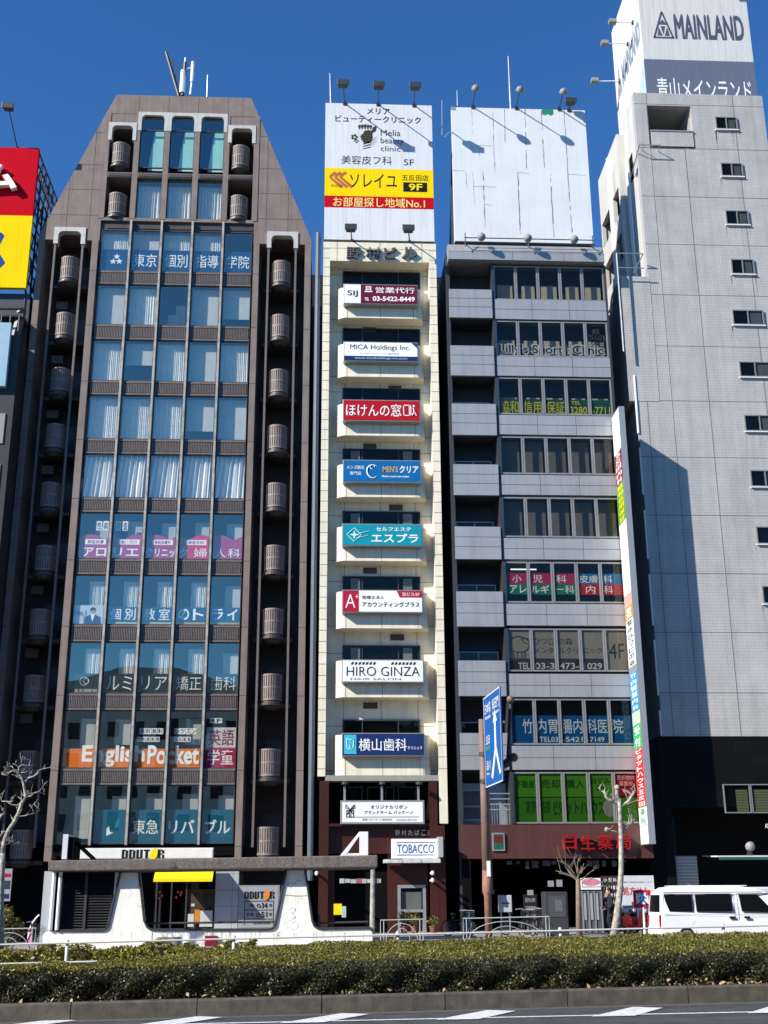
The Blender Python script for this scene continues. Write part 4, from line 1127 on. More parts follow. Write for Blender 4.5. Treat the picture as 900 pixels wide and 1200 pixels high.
# window signs of the grey building
CY = YC+.15
def c_px(k): return cxs[k]+.085, cxs[k+1]-.085
def c_sign(label, r, y0, y1):
    z0, z1 = zC(y1), zC(y0)
    return thing('window_sign', label, 'window sign', (CXm, CY, z0), 'tenant lettering on the glass of the grey building'), z0, z1
def cfilm(t, k, z0, z1, m, d=0): a, b = c_px(k); return MB().add([(a,CY-d,z0),(b,CY-d,z0),(b,CY-d,z1),(a,CY-d,z1)], [(0,1,2,3)]).build('film_panel', m, t)
def ctext(t, items, m, bold=.02, d=.006):
    mb = MB()
    for s, k, a0, a1, y0, y1 in items:
        a, b = c_px(k); text(mb, s, a+(b-a)*a0, a+(b-a)*a1, zC(y1), zC(y0), CY-d, bold)
    return mb.build('lettering', m, t)
grl = flat('film_dim', (.62,.64,.66))
t, z0, z1 = c_sign('grey outlined sports clinic lettering along dark glass with a phone number', 1, 400, 418)
mb = MB(); zz0, zz1 = zC(416), zC(403)
text(mb, "Lilly's Sports Clinic", cxs[0]+.15, cxs[5]-.25, zz0-.06, zz1+.05, CY-.003, .03); text(mb, "Lilly's Sports Clinic", cxs[0]+.11, cxs[5]-.33, zz0-.02, zz1+.09, CY-.0035, .03); text(mb, "Lilly's Sports Clinic", cxs[0]+.24, cxs[5]-.2, zz0-.06, zz1+.05, CY-.004, .03); mb.build('lettering_outline', grl, t)
mb = MB(); text(mb, "Lilly's Sports Clinic", cxs[0]+.19, cxs[5]-.29, zz0, zz1, CY-.009, .01); mb.build('lettering', flat('film_ink', (.02,.022,.024)), t)
for bb, mm, d in ((.05, grl, .003), (.012, M['film_ink'], .006)): ctext(t, [('03',4,.28,.68,383,389.5),('(5447)',4,.06,.95,390.5,397.5),('5175',4,.2,.85,398.5,404.5)], mm, bb, d)
t, z0, z1 = c_sign('dark green window band with yellow credit guarantee lettering', 2, 467, 485)
for k in range(5): cfilm(t, k, z0, z1, flat('film_green', (.012,.09,.05)))
ctext(t, [('協和',0,.05,.97,469,483.5),('信用',1,.05,.97,469,483.5),('保証',2,.05,.97,469,483.5),('TEL',3,.15,.65,468.5,472.5),('3280',3,.08,.95,475,483.5),('-7711',4,.05,.95,475,483.5)], flat('film_yellow', (.62,.55,.03)), .015)
t, z0, z1 = c_sign('window band of crimson, green, blue and red panes with white medical lettering', 5, 671, 696)
zm = (z0+z1)/2
for k in range(5):
    cfilm(t, k, zm, z1, flat('film_crim', (.42,.02,.10)) if k < 3 else flat('film_blue', (.01,.17,.40)))
    cfilm(t, k, z0, zm, flat('film_grn', (.012,.19,.09)) if k < 3 else flat('film_red', (.50,.015,.02)))
ctext(t, [('小',0,.3,.75,673,682),('児',1,.15,.6,673,682),('科',2,.1,.6,673,682),('皮膚',3,.05,.95,673,682),('科',4,.05,.5,673,682),('アレ',0,.15,.97,685,694.5),('ルギ',1,.02,.9,685,694.5),('ー科',2,.05,.95,685,694.5),('内',3,.35,.8,685,694.5),('科',4,.05,.5,685,694.5)], flat('film_soft', (.9,.9,.88)), .015)
t, z0, z1 = c_sign('taupe window film with a line drawn sheep and large black 4F', 6, 737, 786)
for k in range(5):
    cfilm(t, k, zC(771) if k < 4 else z0, z1, flat('film_taupe', (.26,.23,.18)))
    if k < 4: cfilm(t, k, z0, zC(771), flat('film_char', (.03,.032,.033)))
ctext(t, [('ひつじ',1,.05,.97,747,755),('の森',2,.05,.72,747,755),('メンタ',1,.05,.97,758,765),('ルクリ',2,.05,.97,758,765),('ニック',3,.05,.95,758,765),('4F',4,.12,.85,753,771)], M['film_ink'], 0)
ctext(t, [('TEL',0,.42,.97,776,783.5),('03-3',1,.05,.97,776,783.5),('473-',2,.05,.97,776,783.5),('1029',3,.05,.9,776,783.5)], flat('film_tgrey', (.6,.6,.58)), .015)
mb = MB(); a, b = c_px(0); cx, cz = (a+b)/2, zC(754.5); rr = .5
mb.path([(cx+rr*1.05*math.cos(u)+.02*math.sin(5*u), CY-.006, cz+rr*.8*math.sin(u)) for u in [i*.35 for i in range(19)]], [.02]*19, 5)
mb.path([(cx+.1,CY-.006,cz+.3),(cx+.45,CY-.006,cz+.3),(cx+.5,CY-.006,cz+.02),(cx+.25,CY-.006,cz+.08),(cx+.1,CY-.006,cz+.3)], [.018]*5, 5)
for dx in (-.3,-.12,.12,.28): mb.tube((cx+dx,CY-.006,cz-.36),(cx+dx*.9,CY-.006,cz-.68),.018)
mb.build('drawing', M['film_ink'], t)
t, z0, z1 = c_sign('blue window band with pale gastroenterology lettering across five panes', 7, 838, 872)
for k in range(5): cfilm(t, k, z0, z1, flat('film_bl2', (.005,.085,.25)))
ctext(t, [('竹',0,.5,.98,842,859),('内胃',1,.02,.97,842,859),('腸内',2,.02,.97,842,859),('科医',3,.02,.97,842,859),('院',4,.02,.55,842,859),('TEL03',1,.1,.97,863,869),('-5421',2,.02,.95,863,869),('-7149',3,.02,.8,863,869)], flat('film_lb', (.60,.72,.78)), .015)
t, z0, z1 = c_sign('bright green estate agency window film with black lettering and a red corner pane', 8, 906, 964)
for k in range(5):
    if k < 4: cfilm(t, k, zC(933.5), z1, flat('film_lime', (.055,.23,.010)))
    cfilm(t, k, z0, zC(934.5), flat('film_lime2', (.04,.175,.010)))
cfilm(t, 4, zC(921.5), z1, flat('film_maroon', (.36,.02,.03))); cfilm(t, 4, zC(933), zC(922.5), flat('film_mar2', (.20,.012,.02)))
ctext(t, [('不動産',0,.08,.95,914,923),('売却',1,.08,.95,913,923.5),('購入',2,.06,.9,913,923.5),('当ビル',3,.05,.95,911,918),('2F',3,.3,.65,920,926),('賃貸',0,.5,.97,938,953),('売買',1,.05,.45,938,953),('ピタ',1,.62,1,938,955),('ットハ',2,.02,.97,938,955),('ウス',3,.02,.6,938,955)], flat('film_dk', (.012,.05,.012)), .02)
ctext(t, [('売却物件',4,.08,.92,908,914),('募集中',4,.2,.8,915,921)], flat('film_rose', (.9,.5,.5)), .02)
mb = MB(); a, b = c_px(4); mb.add([(x_,CY-.006,z_) for x_, z_ in ((a+.3,zC(924)),(a+.62,zC(926)),(b-.2,zC(931.5)),(b-.25,zC(932.5)),(a+.5,zC(928)),(a+.4,zC(929)))], [tuple(range(6))]); mb.build('arrow', flat('film_rose', (.55,.3,.3)), t)
a, b = c_px(3); mb = MB(); mb.add([(a+.95+.42*math.cos(u),CY-.006,zC(947)+.42*math.sin(u)) for u in [i*math.pi/10 for i in range(20)]], [tuple(range(20))]); mb.build('emblem', flat('film_gg', (.22,.25,.20)), t)

# white weathered billboard
YW = YC+.05
Wx0, Wx1, Wz0, Wz1 = 6.93, 14.68, zC(283.5,610), 45.0
t = thing('rooftop_billboard', 'blank weathered white billboard with cracks, seams and patches of old green paint', 'billboard', ((Wx0+Wx1)/2, YW, Wz0))
m = corrugated('board_worn', (.64,.66,.675), .2, .05, .05, .03)
MB().box(Wx0, Wx1, YW, YW+.3, Wz0, Wz1).build('face_panel', m, t)
mb = MB()
def crack(pts, r=.016):
    q = []
    for (x0, y0), (x1, y1) in zip(pts[:-1], pts[1:]):
        n = max(3, int(abs(y1-y0)/6)+2)
        for i in range(n):
            u = i/n; x, z = P(x0+(x1-x0)*u+random.uniform(-.35,.35), y0+(y1-y0)*u, YW); q.append((x, z))
    for (xa, za), (xb, zb_) in zip(q[:-1], q[1:]):
        r0 = r*random.uniform(.3, 1.1)
        if random.random() < .9: mb.add([(xa-r0,YW-.004,za),(xa+r0,YW-.004,za),(xb+r0,YW-.004,zb_),(xb-r0,YW-.004,zb_)], [(0,1,2,3)])
z6 = lambda x, y: (515+x/4.865, 60+y/4.865)
for pts, r in (([z6(248,685),z6(262,1060)],.03), ([z6(447,690),z6(462,1070)],.034), ([z6(632,720),z6(655,1090)],.03), ([z6(580,340),z6(600,690)],.03), ([z6(487,330),z6(498,695)],.026), ([z6(710,335),z6(740,830),z6(758,1060)],.026),
               ([z6(303,350),z6(316,710)],.02), ([z6(370,330),z6(376,540)],.018), ([z6(150,690),z6(158,800)],.02), ([z6(190,690),z6(200,900)],.014), ([z6(183,330),z6(190,520)],.01), ([z6(228,540),z6(226,640)],.012)): crack(pts, r)
for a, b in (((205,536),(300,540)),((190,770),(320,775)),((447,692),(510,697)),((630,704),(640,704)),((75,680),(145,683)),((260,872),(300,880)),((735,702),(835,708))):
    xa, za = P(*z6(*a), YW); xb, zb_ = P(*z6(*b), YW); mb.add([(xa,YW-.0045,za-.014),(xb,YW-.0045,zb_-.010),(xb,YW-.0045,zb_+.010),(xa,YW-.0045,za+.012)], [(0,1,2,3)])
mb.build('crack', flat('crack_dark', (.20,.205,.21)), t)
mb = MB(); pts = [z6(x, y) for x, y in ((583,333),(648,330),(650,360),(632,368),(618,358),(600,366),(584,358))]
mb.add([(P(x,y,YW)[0], YW-.006, P(x,y,YW)[1]) for x, y in pts], [tuple(range(len(pts)))])
mb.build('paint_patch', flat('old_green', (.02,.22,.12)), t)
mb = MB(); x, z = P(*z6(78,326), YW); mb.box(x-.14, x+.14, YW-.01, YW, z-.12, z+.1); mb.build('paint_patch', M['steel'], t)
fm = MB()
for x in (Wx0+.1, 9.5, 12, Wx1-.15):
    fm.tube((x,YW+.4,Wz0-.5),(x,YW+.4,Wz1-.4),.08); fm.tube((x,YW+.4,Wz1-1.2),(x,YW+4,Wz0-.3),.06)
fm.side([(YW+.3,Wz0-.6),(YW+.3,Wz1-5),(YW+.8,Wz0-.6)], Wx0-.14, Wx0-.05)
z, zz = Wz0-.05, Wz0-.42
fm.box(Wx0, Wx1, YW-.02, YW+.3, Wz0-.06, Wz0-.0)
fm.build('frame', M['dark_steel'], t)
rl = MB(); rl.tube((Wx0+.45,YW-.62,zz),(Wx1-.1,YW-.62,zz),.035); rl.tube((Wx0+.45,YW-.55,Wz0-.1),(Wx1-.1,YW-.55,Wz0-.1),.03)
for x in (Wx0+.5, (Wx0+Wx1)/2+.1, Wx1-.2):
    rl.tube((x,YW-.62,zz-.25),(x,YW-.62,Wz0+.15),.03); rl.tube((x,YW-.62,zz),(x,YW+.1,Wz0-.1),.03)
rl.build('catwalk_rail', M['dark_steel'], t)
for k, (hx, hy, bx_) in enumerate(((557.5,102,554),(609.5,103.5,605),(660.5,106,655))):
    hY = YW-1.75; x, z = P(hx, hy, hY); b = (XX(bx_,124,YW), YW, Wz1+.05)
    floodlight('dome', b, (x, hY, z), ('leftmost round floodlight on top of the blank white billboard','middle round floodlight on top of the blank white billboard','rightmost round floodlight on top of the blank white billboard')[k], GFL)
for k, (hx, hy) in enumerate(((564.5,277.5),(619,279),(673.5,280.5))):
    hY = YW-1.0; x, z = P(hx, hy, hY); b = (XX(hx,286,YW-.6), YW-.6, Wz0-.1)
    floodlight('dome', b, (x, hY, z), ('leftmost round floodlight at the foot of the blank white billboard','middle round floodlight at the foot of the blank white billboard','rightmost round floodlight at the foot of the blank white billboard')[k], GFL, -1)
x, z = P(668, 121, YW-.4); floodlight('box', (x, YW, Wz1), (x, YW-.5, z), 'small boxy floodlight near the right top corner of the white billboard', GFL)
def mast(label, p0, p1, r=.03, Y=YC+.4):
    x0, z0 = P(*p0, Y); x1, z1 = P(*p1, Y)
    m_ = MB().tube((x0,Y,z0), (x1,Y,z1), r, r*.5).build('lightning_rod', M['steel']); tag(m_, label, 'antenna'); return m_
mast('tall thin rod behind the middle of the white billboard', (598.5,130), (595.5,66), .06)
mast('thin rod on the left of the clinic billboard top', (387.5,121), (386.5,86), .035)
mast('short thin rod behind the left of the white billboard', (536,124), (535.5,106), .03)
mb = MB()
x0, z0 = P(518,158,YC+.3); x1, z1 = P(518,118,YC+.3); x2, z2 = P(527,154,YC+.3)
mb.path([(x1,YC+.3,z1),(x0,YC+.3,z0),(x0+.15,YC+.3,z0-.15),(x2,YC+.3,z2)], [.025,.025,.025,.02], 6)
tag(mb.build('hooked_rod', M['steel']), 'hooked thin rod fixed to the left edge of the white billboard', 'antenna')

# vertical blade sign at the right edge of the grey building
bw = .30; bY0, bY1 = YC-1.6, YC-.06
bX = XX(725,480,bY0)
bz1 = ZZ(725,476,bY0); bz0 = ZZ(762,989,bY0)
t = thing('blade_sign', 'tall vertical blade sign with stacked tenant panels at the right edge of the grey building', 'sign', (bX, bY0, bz0))
MB().box(bX, bX+bw, bY0, bY1, bz0, bz1).build('cabinet', mat('blade sign grey', (.23,.25,.28), .5, var=.05), t)
MB().box(CX1+.004, bX+bw, YC+.02, YC+.89, zC(1000), bz1).box(CX1+.004, CX1+.12, YC+.02, YC+.89, bz1+.002, zCc-.01).build('pier', M['dark_steel'], Cc)  # boxes added to stop sun leaking past the blade sign onto the tower
MB().box(bX+.04, bX+bw-.04, bY1+.002, YC+.018, bz0+.4, bz1-.3).build('mounting_plate', M['dark_steel'], t)
def bzz(y): return ZZ(740, y, bY0)
segs = [(478,524,'white',None,None),(524,561,'dull_maroon','五反田内科','white'),(562,606,'leaf','協和信用保証','yellow'),(607,648,'white',None,None),(649,692,'white',None,None),(693,706,'pale_pink',None,None),(706,722,'orange','薬',"white"),(722,738,'white','整体','ink'),(739,777,'sign_white','ひつじの森','ink'),(785,830,'mid_blue','竹内胃腸内科','white'),(831,846,'pale_green',None,None),(847,874,'leaf2','受付','white'),(875,944,'bright_red','ピタットハウス五反田','white'),(945,966,'white','薬局','leaf_ink'),(967,988,'white',None,None)]
flat('dull_maroon', (.20,.015,.03)); flat('leaf', (.09,.30,.03)); flat('pale_pink', (.70,.35,.30)); flat('mid_blue', (.02,.26,.58)); flat('pale_green', (.45,.65,.45)); flat('leaf2', (.05,.40,.12)); flat('leaf_ink', (.02,.25,.06))
for y0, y1, c, s, ic in segs:
    z1, z0 = bzz(y0), bzz(y1)
    MB().add([(bX-.006,bY1-.06,z0),(bX-.006,bY0+.05,z0),(bX-.006,bY0+.05,z1),(bX-.006,bY1-.06,z1)], [(0,1,2,3)]).build('tenant_panel', M[c], t)
    if s:
        lt = MB(); n = len(s); h = (z1-z0)/n
        for i, ch in enumerate(s):
            co, pol = glyphs(ch, .02)
            u = (co[:,0]-co[:,0].min())/max(1e-6, np.ptp(co[:,0])); v = (co[:,1]-co[:,1].min())/max(1e-6, np.ptp(co[:,1]))
            lt.add([(bX-.012, bY1-.26-(bY1-bY0-.5)*a, z1-h*(i+1)+h*.12+h*.76*b) for a, b in zip(u, v)], pol)
        lt.build('lettering', M[ic], t)
# ================================================================ grey tiled tower on the right
YD = 58.55
D = thing('tower_block', 'tall grey tiled tower with one column of small windows and a black base', 'building', (21, YD, 0))
zD = lambda y, x=820: ZZ(x, y, YD)
DX0, DX1, DW0 = XX(742,110,YD), XX(890,112,YD)+.15, XX(757.5,600,YD)-.05
zDt, zDb, zDw = zD(110.5), zD(862.7), zD(325,745)
rx0, rx1, rz0, rz1 = RC(759, 124, 811, 163.5, YD)           # open balcony at the top
rx0, rx1, rzl, rzh = rx0, rx1, zD(155,785), zD(124,785)
w = MB()
w.box(DX0, rx0, YD, YD+.4, zDw, zDt); w.box(rx0, rx1, YD, YD+.4, rzh, zDt); w.box(rx0, rx1, YD, YD+.4, zDw, zD(174.5,785)); w.box(rx1, DX1, YD, YD+.4, zDw, zDt)
w.box(DW0, DX1, YD-.001, YD+.4, zDb, zDw)
w.build('wall', M['tile_grey'], D)
w = MB(); w.box(rx0+.14, rx1-.03, YD-.06, YD+.12, zD(172,785), zD(155,785)); w.build('balcony_panel', M['tile_grey'], D)
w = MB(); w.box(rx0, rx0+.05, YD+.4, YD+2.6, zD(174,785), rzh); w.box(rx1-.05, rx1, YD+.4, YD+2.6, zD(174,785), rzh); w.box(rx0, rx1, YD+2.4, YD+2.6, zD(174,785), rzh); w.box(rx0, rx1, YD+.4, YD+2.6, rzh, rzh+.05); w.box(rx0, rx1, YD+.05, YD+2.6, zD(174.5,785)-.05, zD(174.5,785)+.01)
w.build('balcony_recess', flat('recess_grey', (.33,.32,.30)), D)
mb = MB(); mb.box(rx0+.1, rx1, YD-.1, YD+.14, zD(155,785), zD(154,785)+.02); mb.build('balcony_rail', M['steel'], D)
# side wall facing left, with stair landings open to the air
YDb = 66.2
w = MB()
w.box(DX0+.001, DX0+.3, YD+.4, 61.2, zDw, zDt-.02)
zlo, zhi = zD(480), zDt-1.0
for y0, y1 in ((61.2,61.6),(63.0,63.7),(66.0,YDb)): w.box(DX0-.45, DX0-.2, y0, y1, zlo, zhi)
zz = zDt-4.4; zprev = zhi
while zz > zlo+3:
    for y0, y1 in ((61.6,63.0),(63.7,66.0)): w.box(DX0-.449, DX0-.2, y0, y1, zz, zprev)
    zprev = zz-1.75; zz -= 3.05
for y0, y1 in ((61.6,63.0),(63.7,66.0)): w.box(DX0-.449, DX0-.2, y0, y1, zlo, zprev)
w.box(DX0-.2, DX0+.29, 61.2, 61.35, zlo, zhi-.01); w.box(DX0-.2, DX0+.29, YDb-.12, YDb+.3, zlo, zhi-.01); w.box(DX0-.2, DX0+.29, 61.35, YDb-.12, zhi-.2, zhi-.02)
w.box(DX0+.3, DX1-.02, YD+2.7, YDb, zDb, zDt-.3); w.box(DX0+.3, DX1-.02, YD+6, YDb, 0, zDb); w.box(DX1-.02, DX1, YD+.4, YDb, zDb, zDt-.05)
w.box(DW0+.02, DX0+.3, YD+.4, YDb, zDb, zDw-.02)
w.build('side_wall', M['tile_white'], D)
ld = MB(); ld.box(DX0+.2, DX0+.28, 61.4, YDb-.1, zlo, zhi-.2)
ld.build('stair_landing', flat('landing_dark', (.055,.05,.045)), D)
cn = MB(); 
for x, y0, r in ((DX0-.06, 60.9, .07), (DX0-.5, 63.3, .12), (DX0-.10, 60.4, .05)): cn.tube((x,y0,zDw-2), (x,y0,zDt-(1.3 if r > .1 else 3.2)), r)
cn.build('conduit', M['white_paint'], D)
sw = MB(); sw.box(DX0-.012, DX0, 59.7, 60.35, zDt-5.0, zDt-3.3); sw.build('side_window', M['black'], D)
# joints on the front
j = MB()
for y in (123.5, 174.5, 231, 287, 346, 406, 470, 536, 604, 672, 741, 812):
    z = zD(y)
    x0 = DX0 if z > zDw else DW0
    j.box(x0, DX1, YD-.0045, YD+.01, z-.017, z+.017)
for px, py in ((767,229),(808,230),(871,231)):
    x = XX(px, py, YD); j.box(x-.017, x+.017, YD-.0043, YD+.01, zDb, zDt-.02 if px != 808 else zD(174.5))
j.box(XX(759,400,YD)-.3, XX(759,400,YD)-.27, YD-.0043, YD+.01, zDb, zDw)
j.build('tile_joint', flat('joint_grey', (.13,.13,.13)), D)
stn = MB()
dw = [(838,138,863.5,152.5),(844.5,192,870,207.5),(850,247.5,877,264),(856.5,304.5,883.5,322),(858,364,894.5,381.5),(866,424.5,903,442.5),(872,487,908,506),(879,551.5,914,571),(886,617.5,922,638),(893,687,930,708)]
for q in dw:
    x0, x1, z0, z1 = RC(*q, YD)
    MB().box(x0+.03, x1-.03, YD-.006, YD+.02, z0+.03, z1-.03).build('window_recess', M['black'], D)
    window(D, x0, x1, z0, z1, YD-.05, M['glassB'], M['alu'], .06, bars=((x0+x1)/2,))
    MB().box(x0-.03, x1+.06, YD-.12, YD+.02, z0-.05, z0-.001).build('window_sill', M['white_paint'], D)
    for q_ in range(7):
        xs = random.choice((x0-.03, x1+.03, random.uniform(x0, x1)))+random.uniform(-.06,.06); w_ = random.uniform(.02,.07); hh_ = random.uniform(.3,1.5)
        stn.add([(xs,YD-.003,z0-.05),(xs+w_,YD-.003,z0-.05),(xs+w_*.5,YD-.003,z0-.05-hh_)], [(0,2,1)])
    c = MB(); c.box((x0+x1)/2+.1, x1-.12, YD-.02, YD-.015, z0+.05, z1-.08); c.build('blind', flat('tower_blind', (.16,.18,.19)), D)
stn.build('stain', flat('sill_stain', (.34,.33,.31)), D)
# black base
w = MB()
x3 = XX(845,950,YD)
w.box(DW0-.25, DX1+6, YD+.02, YD+6, zDb-3.4, zDb-.002)
w.box(DW0-.25, XX(792,1020,YD), YD+.021, YD+6, 0, zDb-3.4); w.box(XX(819,1020,YD), DX1+6, YD+3.5, YD+6, 0, zDb-3.4)
w.build('black_base', M['black_tile'], D)
x0, x1, z0, z1 = RC(793, 1003, 818, 1048, YD+.4)
s = MB(); n = 22; hh = (z1+.0-0.3)/n
for i in range(n): s.side([(YD+.4,.3+hh*i),(YD+.36,.3+hh*i+hh*.5),(YD+.4,.3+hh*(i+1)-.005),(YD+.45,.3+hh*i+hh*.5)], x0, x1)
s.build('shutter', flat('shutter_grey', (.42,.42,.41)), D)
x0, x1, z0, z1 = RC(848, 919, 874, 953, YD)
for k in range(3):
    a = x0+k*1.35
    window(D, a, a+1.32, z0, z1, YD-.03, M['glassB'], M['alu'], .05)
    b = MB()
    for i in range(14): b.box(a+.12+(.5 if k == 0 else 0), a+1.2, YD+.004, YD+.012, z0+.08+i*.075, z0+.13+i*.075)
    b.build('blind', flat('olive_blind', (.30,.32,.17)), D)
mb = MB(); xx0, xx1, zz0, zz1 = RC(897, 965, 915, 972, YD-.1); text(mb, 'Kojima', xx0, xx1, zz0, zz1, YD-.02, .0, shear=.2); mb.build('lettering', WT, D)
x0, x1, z0, z1 = RC(841, 1000, 925, 1007, YD-1.4)
t = thing('shop_awning', 'dark green shop awning with a white top edge at the foot of the black base', 'awning', (x0, YD, z0))
MB().side([(YD-1.4,z1-.1),(YD+1,z1-.02),(YD+1,z1-.08),(YD-1.4,z1-.16)], x0, x1+3).build('canopy', flat('awning_white', (.6,.6,.58)), t)
mb = MB(); mb.box(x0+.05, x1+3, YD-1.42, YD-1.38, z0-.02, z1-.17); mb.build('valance', flat('awning_green', (.02,.10,.075)), t)
x, z = P(880, 993, YD-1.2); floodlight('dome', (x, YD-1.0, z1), (x, YD-1.2, z), 'round grey lamp standing on the green shop awning', 'lamps of the tower block', -1)
# added white strips standing in for sunlight on the tower's left wall edge
for y0, y1 in ((440,508),(525,580),(598,655),(673,733),(750,815),(833,862)):
    z1, z0 = ZZ(745,y0,YD), ZZ(745,y1,YD)
    MB().box(DW0-.10, DW0-.03, YD-.08, YD+.06, z0, z1).build('sunlit_edge_strip', M['white_paint'], D)
# small ladder brackets
mb = MB(); x0, z0 = P(748, 172, YD-.3); x1, z1 = P(773, 173, YD-.3)
mb.tube((DX0-.1,YD+1.4,z0-.9),(x0,YD-.5,z0),.03); mb.tube((x0,YD-.5,z0),(x1,YD-.5,z0),.03); mb.tube((x1,YD-.5,z0),(x1,YD+.1,z0-.1),.025)
mb.tube((x0+.3,YD-.5,z0),(x0+.3,YD+.1,z0-.05),.02)
x0, z0 = P(721, 300, YD-.2); x1, z1 = P(752, 300, YD-.2)
mb.tube((x0,YD-.5,z0),(x1,YD-.5,z0),.035); mb.tube((x0,YD-.5,z0-.9),(x1,YD-.5,z0-.9),.03); mb.tube((x0,YD-.5,z0),(x0,YD-.5,z0-6),.05); mb.tube((x1,YD-.5,z0),(x1-.3,YD+.6,z0-.6),.03)
mb.build('bracket', M['steel'], D)
w = MB(); w.box(XX(727,325,YD), DX0+.06, YD-.02, YD+2, zD(470,735), zD(324,735)); w.build('lower_wing', M['tile_grey'], D)

# rooftop sign box on the tower
YT = YD+.25
TX0, TX1, TZ0 = XX(757,100,YT), XX(887,105,YT), zDt-.3
TZ1 = ZZ(753,-45,YT); YTb = 65.2
t = thing('rooftop_sign', 'large white and slate rooftop sign box on the grey tower, seen on two faces', 'billboard', ((TX0+TX1)/2, YT, TZ0))
zdiv = ZZ(820, 71, YT)
w = MB(); w.box(TX0, TX1, YT, YTb, TZ0, TZ1); w.build('cabinet', M['tower_sign'], t)
band(t, TX0, TX1, TZ0, zdiv, YT-.006, flat('slate_board', (.115,.14,.19)), 'slate_panel')
mb = MB(); mb.add([(TX0-.006,YT+3.1,TZ0),(TX0-.006,YT,TZ0),(TX0-.006,YT,zdiv)], [(0,1,2)]); mb.build('slate_panel', flat('pale_slate', (.40,.50,.62)), t)
x0, x1, z0, z1 = RC(790, 17.5, 871, 46.5, YT)
mb = MB(); text(mb, 'MAINLAND', x0, x1, z0, z1, YT-.012, .06); mb.build('lettering', flat('slate_ink', (.075,.09,.13)), t)
def emblem_pts(cx0, cx1, cz0, cz1):
    return (cx0, cx1, cz0, cz1)
x0, x1, z0, z1 = RC(764.5, 14, 788.5, 45, YT)
cx = (x0+x1)/2
def tri_emblem(conv):
    mb = MB(); hw = (x1-x0)/2; h = z1-z0
    def tri(a, b, c): mb.add([conv(*a), conv(*b), conv(*c)], [(0,1,2)])
    def bar(a, b, r):
        d = Vector((b[0]-a[0], b[1]-a[1])).normalized(); n = Vector((-d.y, d.x))*r
        mb.add([conv(a[0]+n.x,a[1]+n.y), conv(a[0]-n.x,a[1]-n.y), conv(b[0]-n.x,b[1]-n.y), conv(b[0]+n.x,b[1]+n.y)], [(0,1,2,3)])
    bar((-hw,.06),(hw,.06),.06); bar((-hw+.05,.06),(0,h),.055); bar((hw-.05,.06),(0,h),.055)
    i = .26
    tri((-hw+i,.2),(-.06,.2),(-hw/2+.05,h*.42)); tri((.06,.2),(hw-i,.2),(hw/2-.05,h*.42)); tri((-hw/2+.18,h*.46),(0,.26),(hw/2-.18,h*.46)); tri((-.26,h*.52),(.26,h*.52),(0,h*.72))
    return mb
tri_emblem(lambda u, v: (cx+u, YT-.012, z0+v)).build('emblem', M['slate_ink'], t)
x0b, x1b = XX(770,102,YT), XX(880,102,YT)
mb = MB(); text(mb, '青山メインランド', x0b, x1b, ZZ(825,118,YT), ZZ(825,92.5,YT), YT-.012, .035); mb.build('lettering', flat('board_letter', (.80,.80,.78)), t)
# letters on the side face: u runs from far to near
mb = MB(); co, pol = glyphs('MAINLAND', .035)
u = (co[:,0]-co[:,0].min())/np.ptp(co[:,0]); v = (co[:,1]-co[:,1].min())/np.ptp(co[:,1])
mb.add([(TX0-.012, YTb-1.7-(YTb-1.7-YT-.35)*a, z0+.1+(z1-z0-.3)*b) for a, b in zip(u, v)], pol); mb.build('lettering', flat('slate_side', (.22,.25,.30)), t)
tri_emblem(lambda u_, v_: (TX0-.012, YTb-.95-u_*.8, z0+v_)).build('emblem', M['slate_side'], t)
for k, yl in enumerate((60.2, 61.6, 64.0)):
    z = TZ1-.1-.9*0
    x, zz = XX((720,711,699)[k], (26,51,95)[k], yl), ZZ((720,711,699)[k], (26,51,95)[k], yl)
    floodlight('white', (TX0, yl, zz+.05), (x, yl, zz), ('highest white lamp arm on the left face of the tower sign','second white lamp arm on the left face of the tower sign','lowest white lamp arm on the left face of the tower sign')[k], 'lamp arms of the tower sign')
x, z = P(835, -30, YT-2.2); floodlight('box', (XX(800,-20,YT), YT, TZ1), (XX(800,-20,YT), YT-2.0, TZ1+.1), 'boxy floodlight above the white tower sign', 'lamp arms of the tower sign')

# ================================================================ left neighbour with the red and yellow roof sign
YE = 56.4; YEs = 57.6
EX1 = -15.79
zEt = 29.3
E_ = thing('corner_building', 'dark building at the left edge, below the red and yellow roof sign', 'building', (-20, YE, 0))
w = MB(); w.box(-30, EX1, YE, 70, 0, zEt); w.build('wall', mat('dark facade', (.016,.016,.018), .5, var=.2, scale=1.5), E_)
bx1 = XX(8,430,YE-.3)
w = MB(); w.box(-26, bx1, YE-.3, YE-.01, ZZ(5,455,YE), ZZ(5,381,YE)); w.build('light_box', flat('light_box_blue', (.30,.45,.55)), E_)
ew = MB()
for k in range(5): z = ZZ(14, 520+60*k, YE); ew.box(EX1-.75, EX1-.35, YE-.06, YE-.003, z, z+1.6)
ew.build('window_strip', flat('facade_glint', (.30,.29,.26), .3), E_)
rl = MB(); 
for k in range(9): rl.tube((EX1-.2-k*.45,YE+.2,zEt), (EX1-.2-k*.45,YE+.2,zEt+1.2), .03)
for h in (.5, 1.2): rl.tube((-26,YE+.2,zEt+h),(EX1-.1,YE+.2,zEt+h),.03)
rl.tube((EX1-.5,YE+.8,zEt),(EX1-.3,YE+.9,zEt+1.9),.25); rl.box(EX1-2, EX1-.1, YE+.5, YE+2, zEt+1.3, zEt+1.5); rl.tube((-26,YE+.5,zEt+1.75),(EX1-.2,YE+.5,zEt+1.75),.08)
rl.build('roof_rail', M['dark_steel'], E_)
ph = MB(); ph.box(-30, EX1-.12, YE+1.6, 70, zEt, ZZ(17,340,YEs)); ph.build('plant_room', M['dark_steel'], E_)
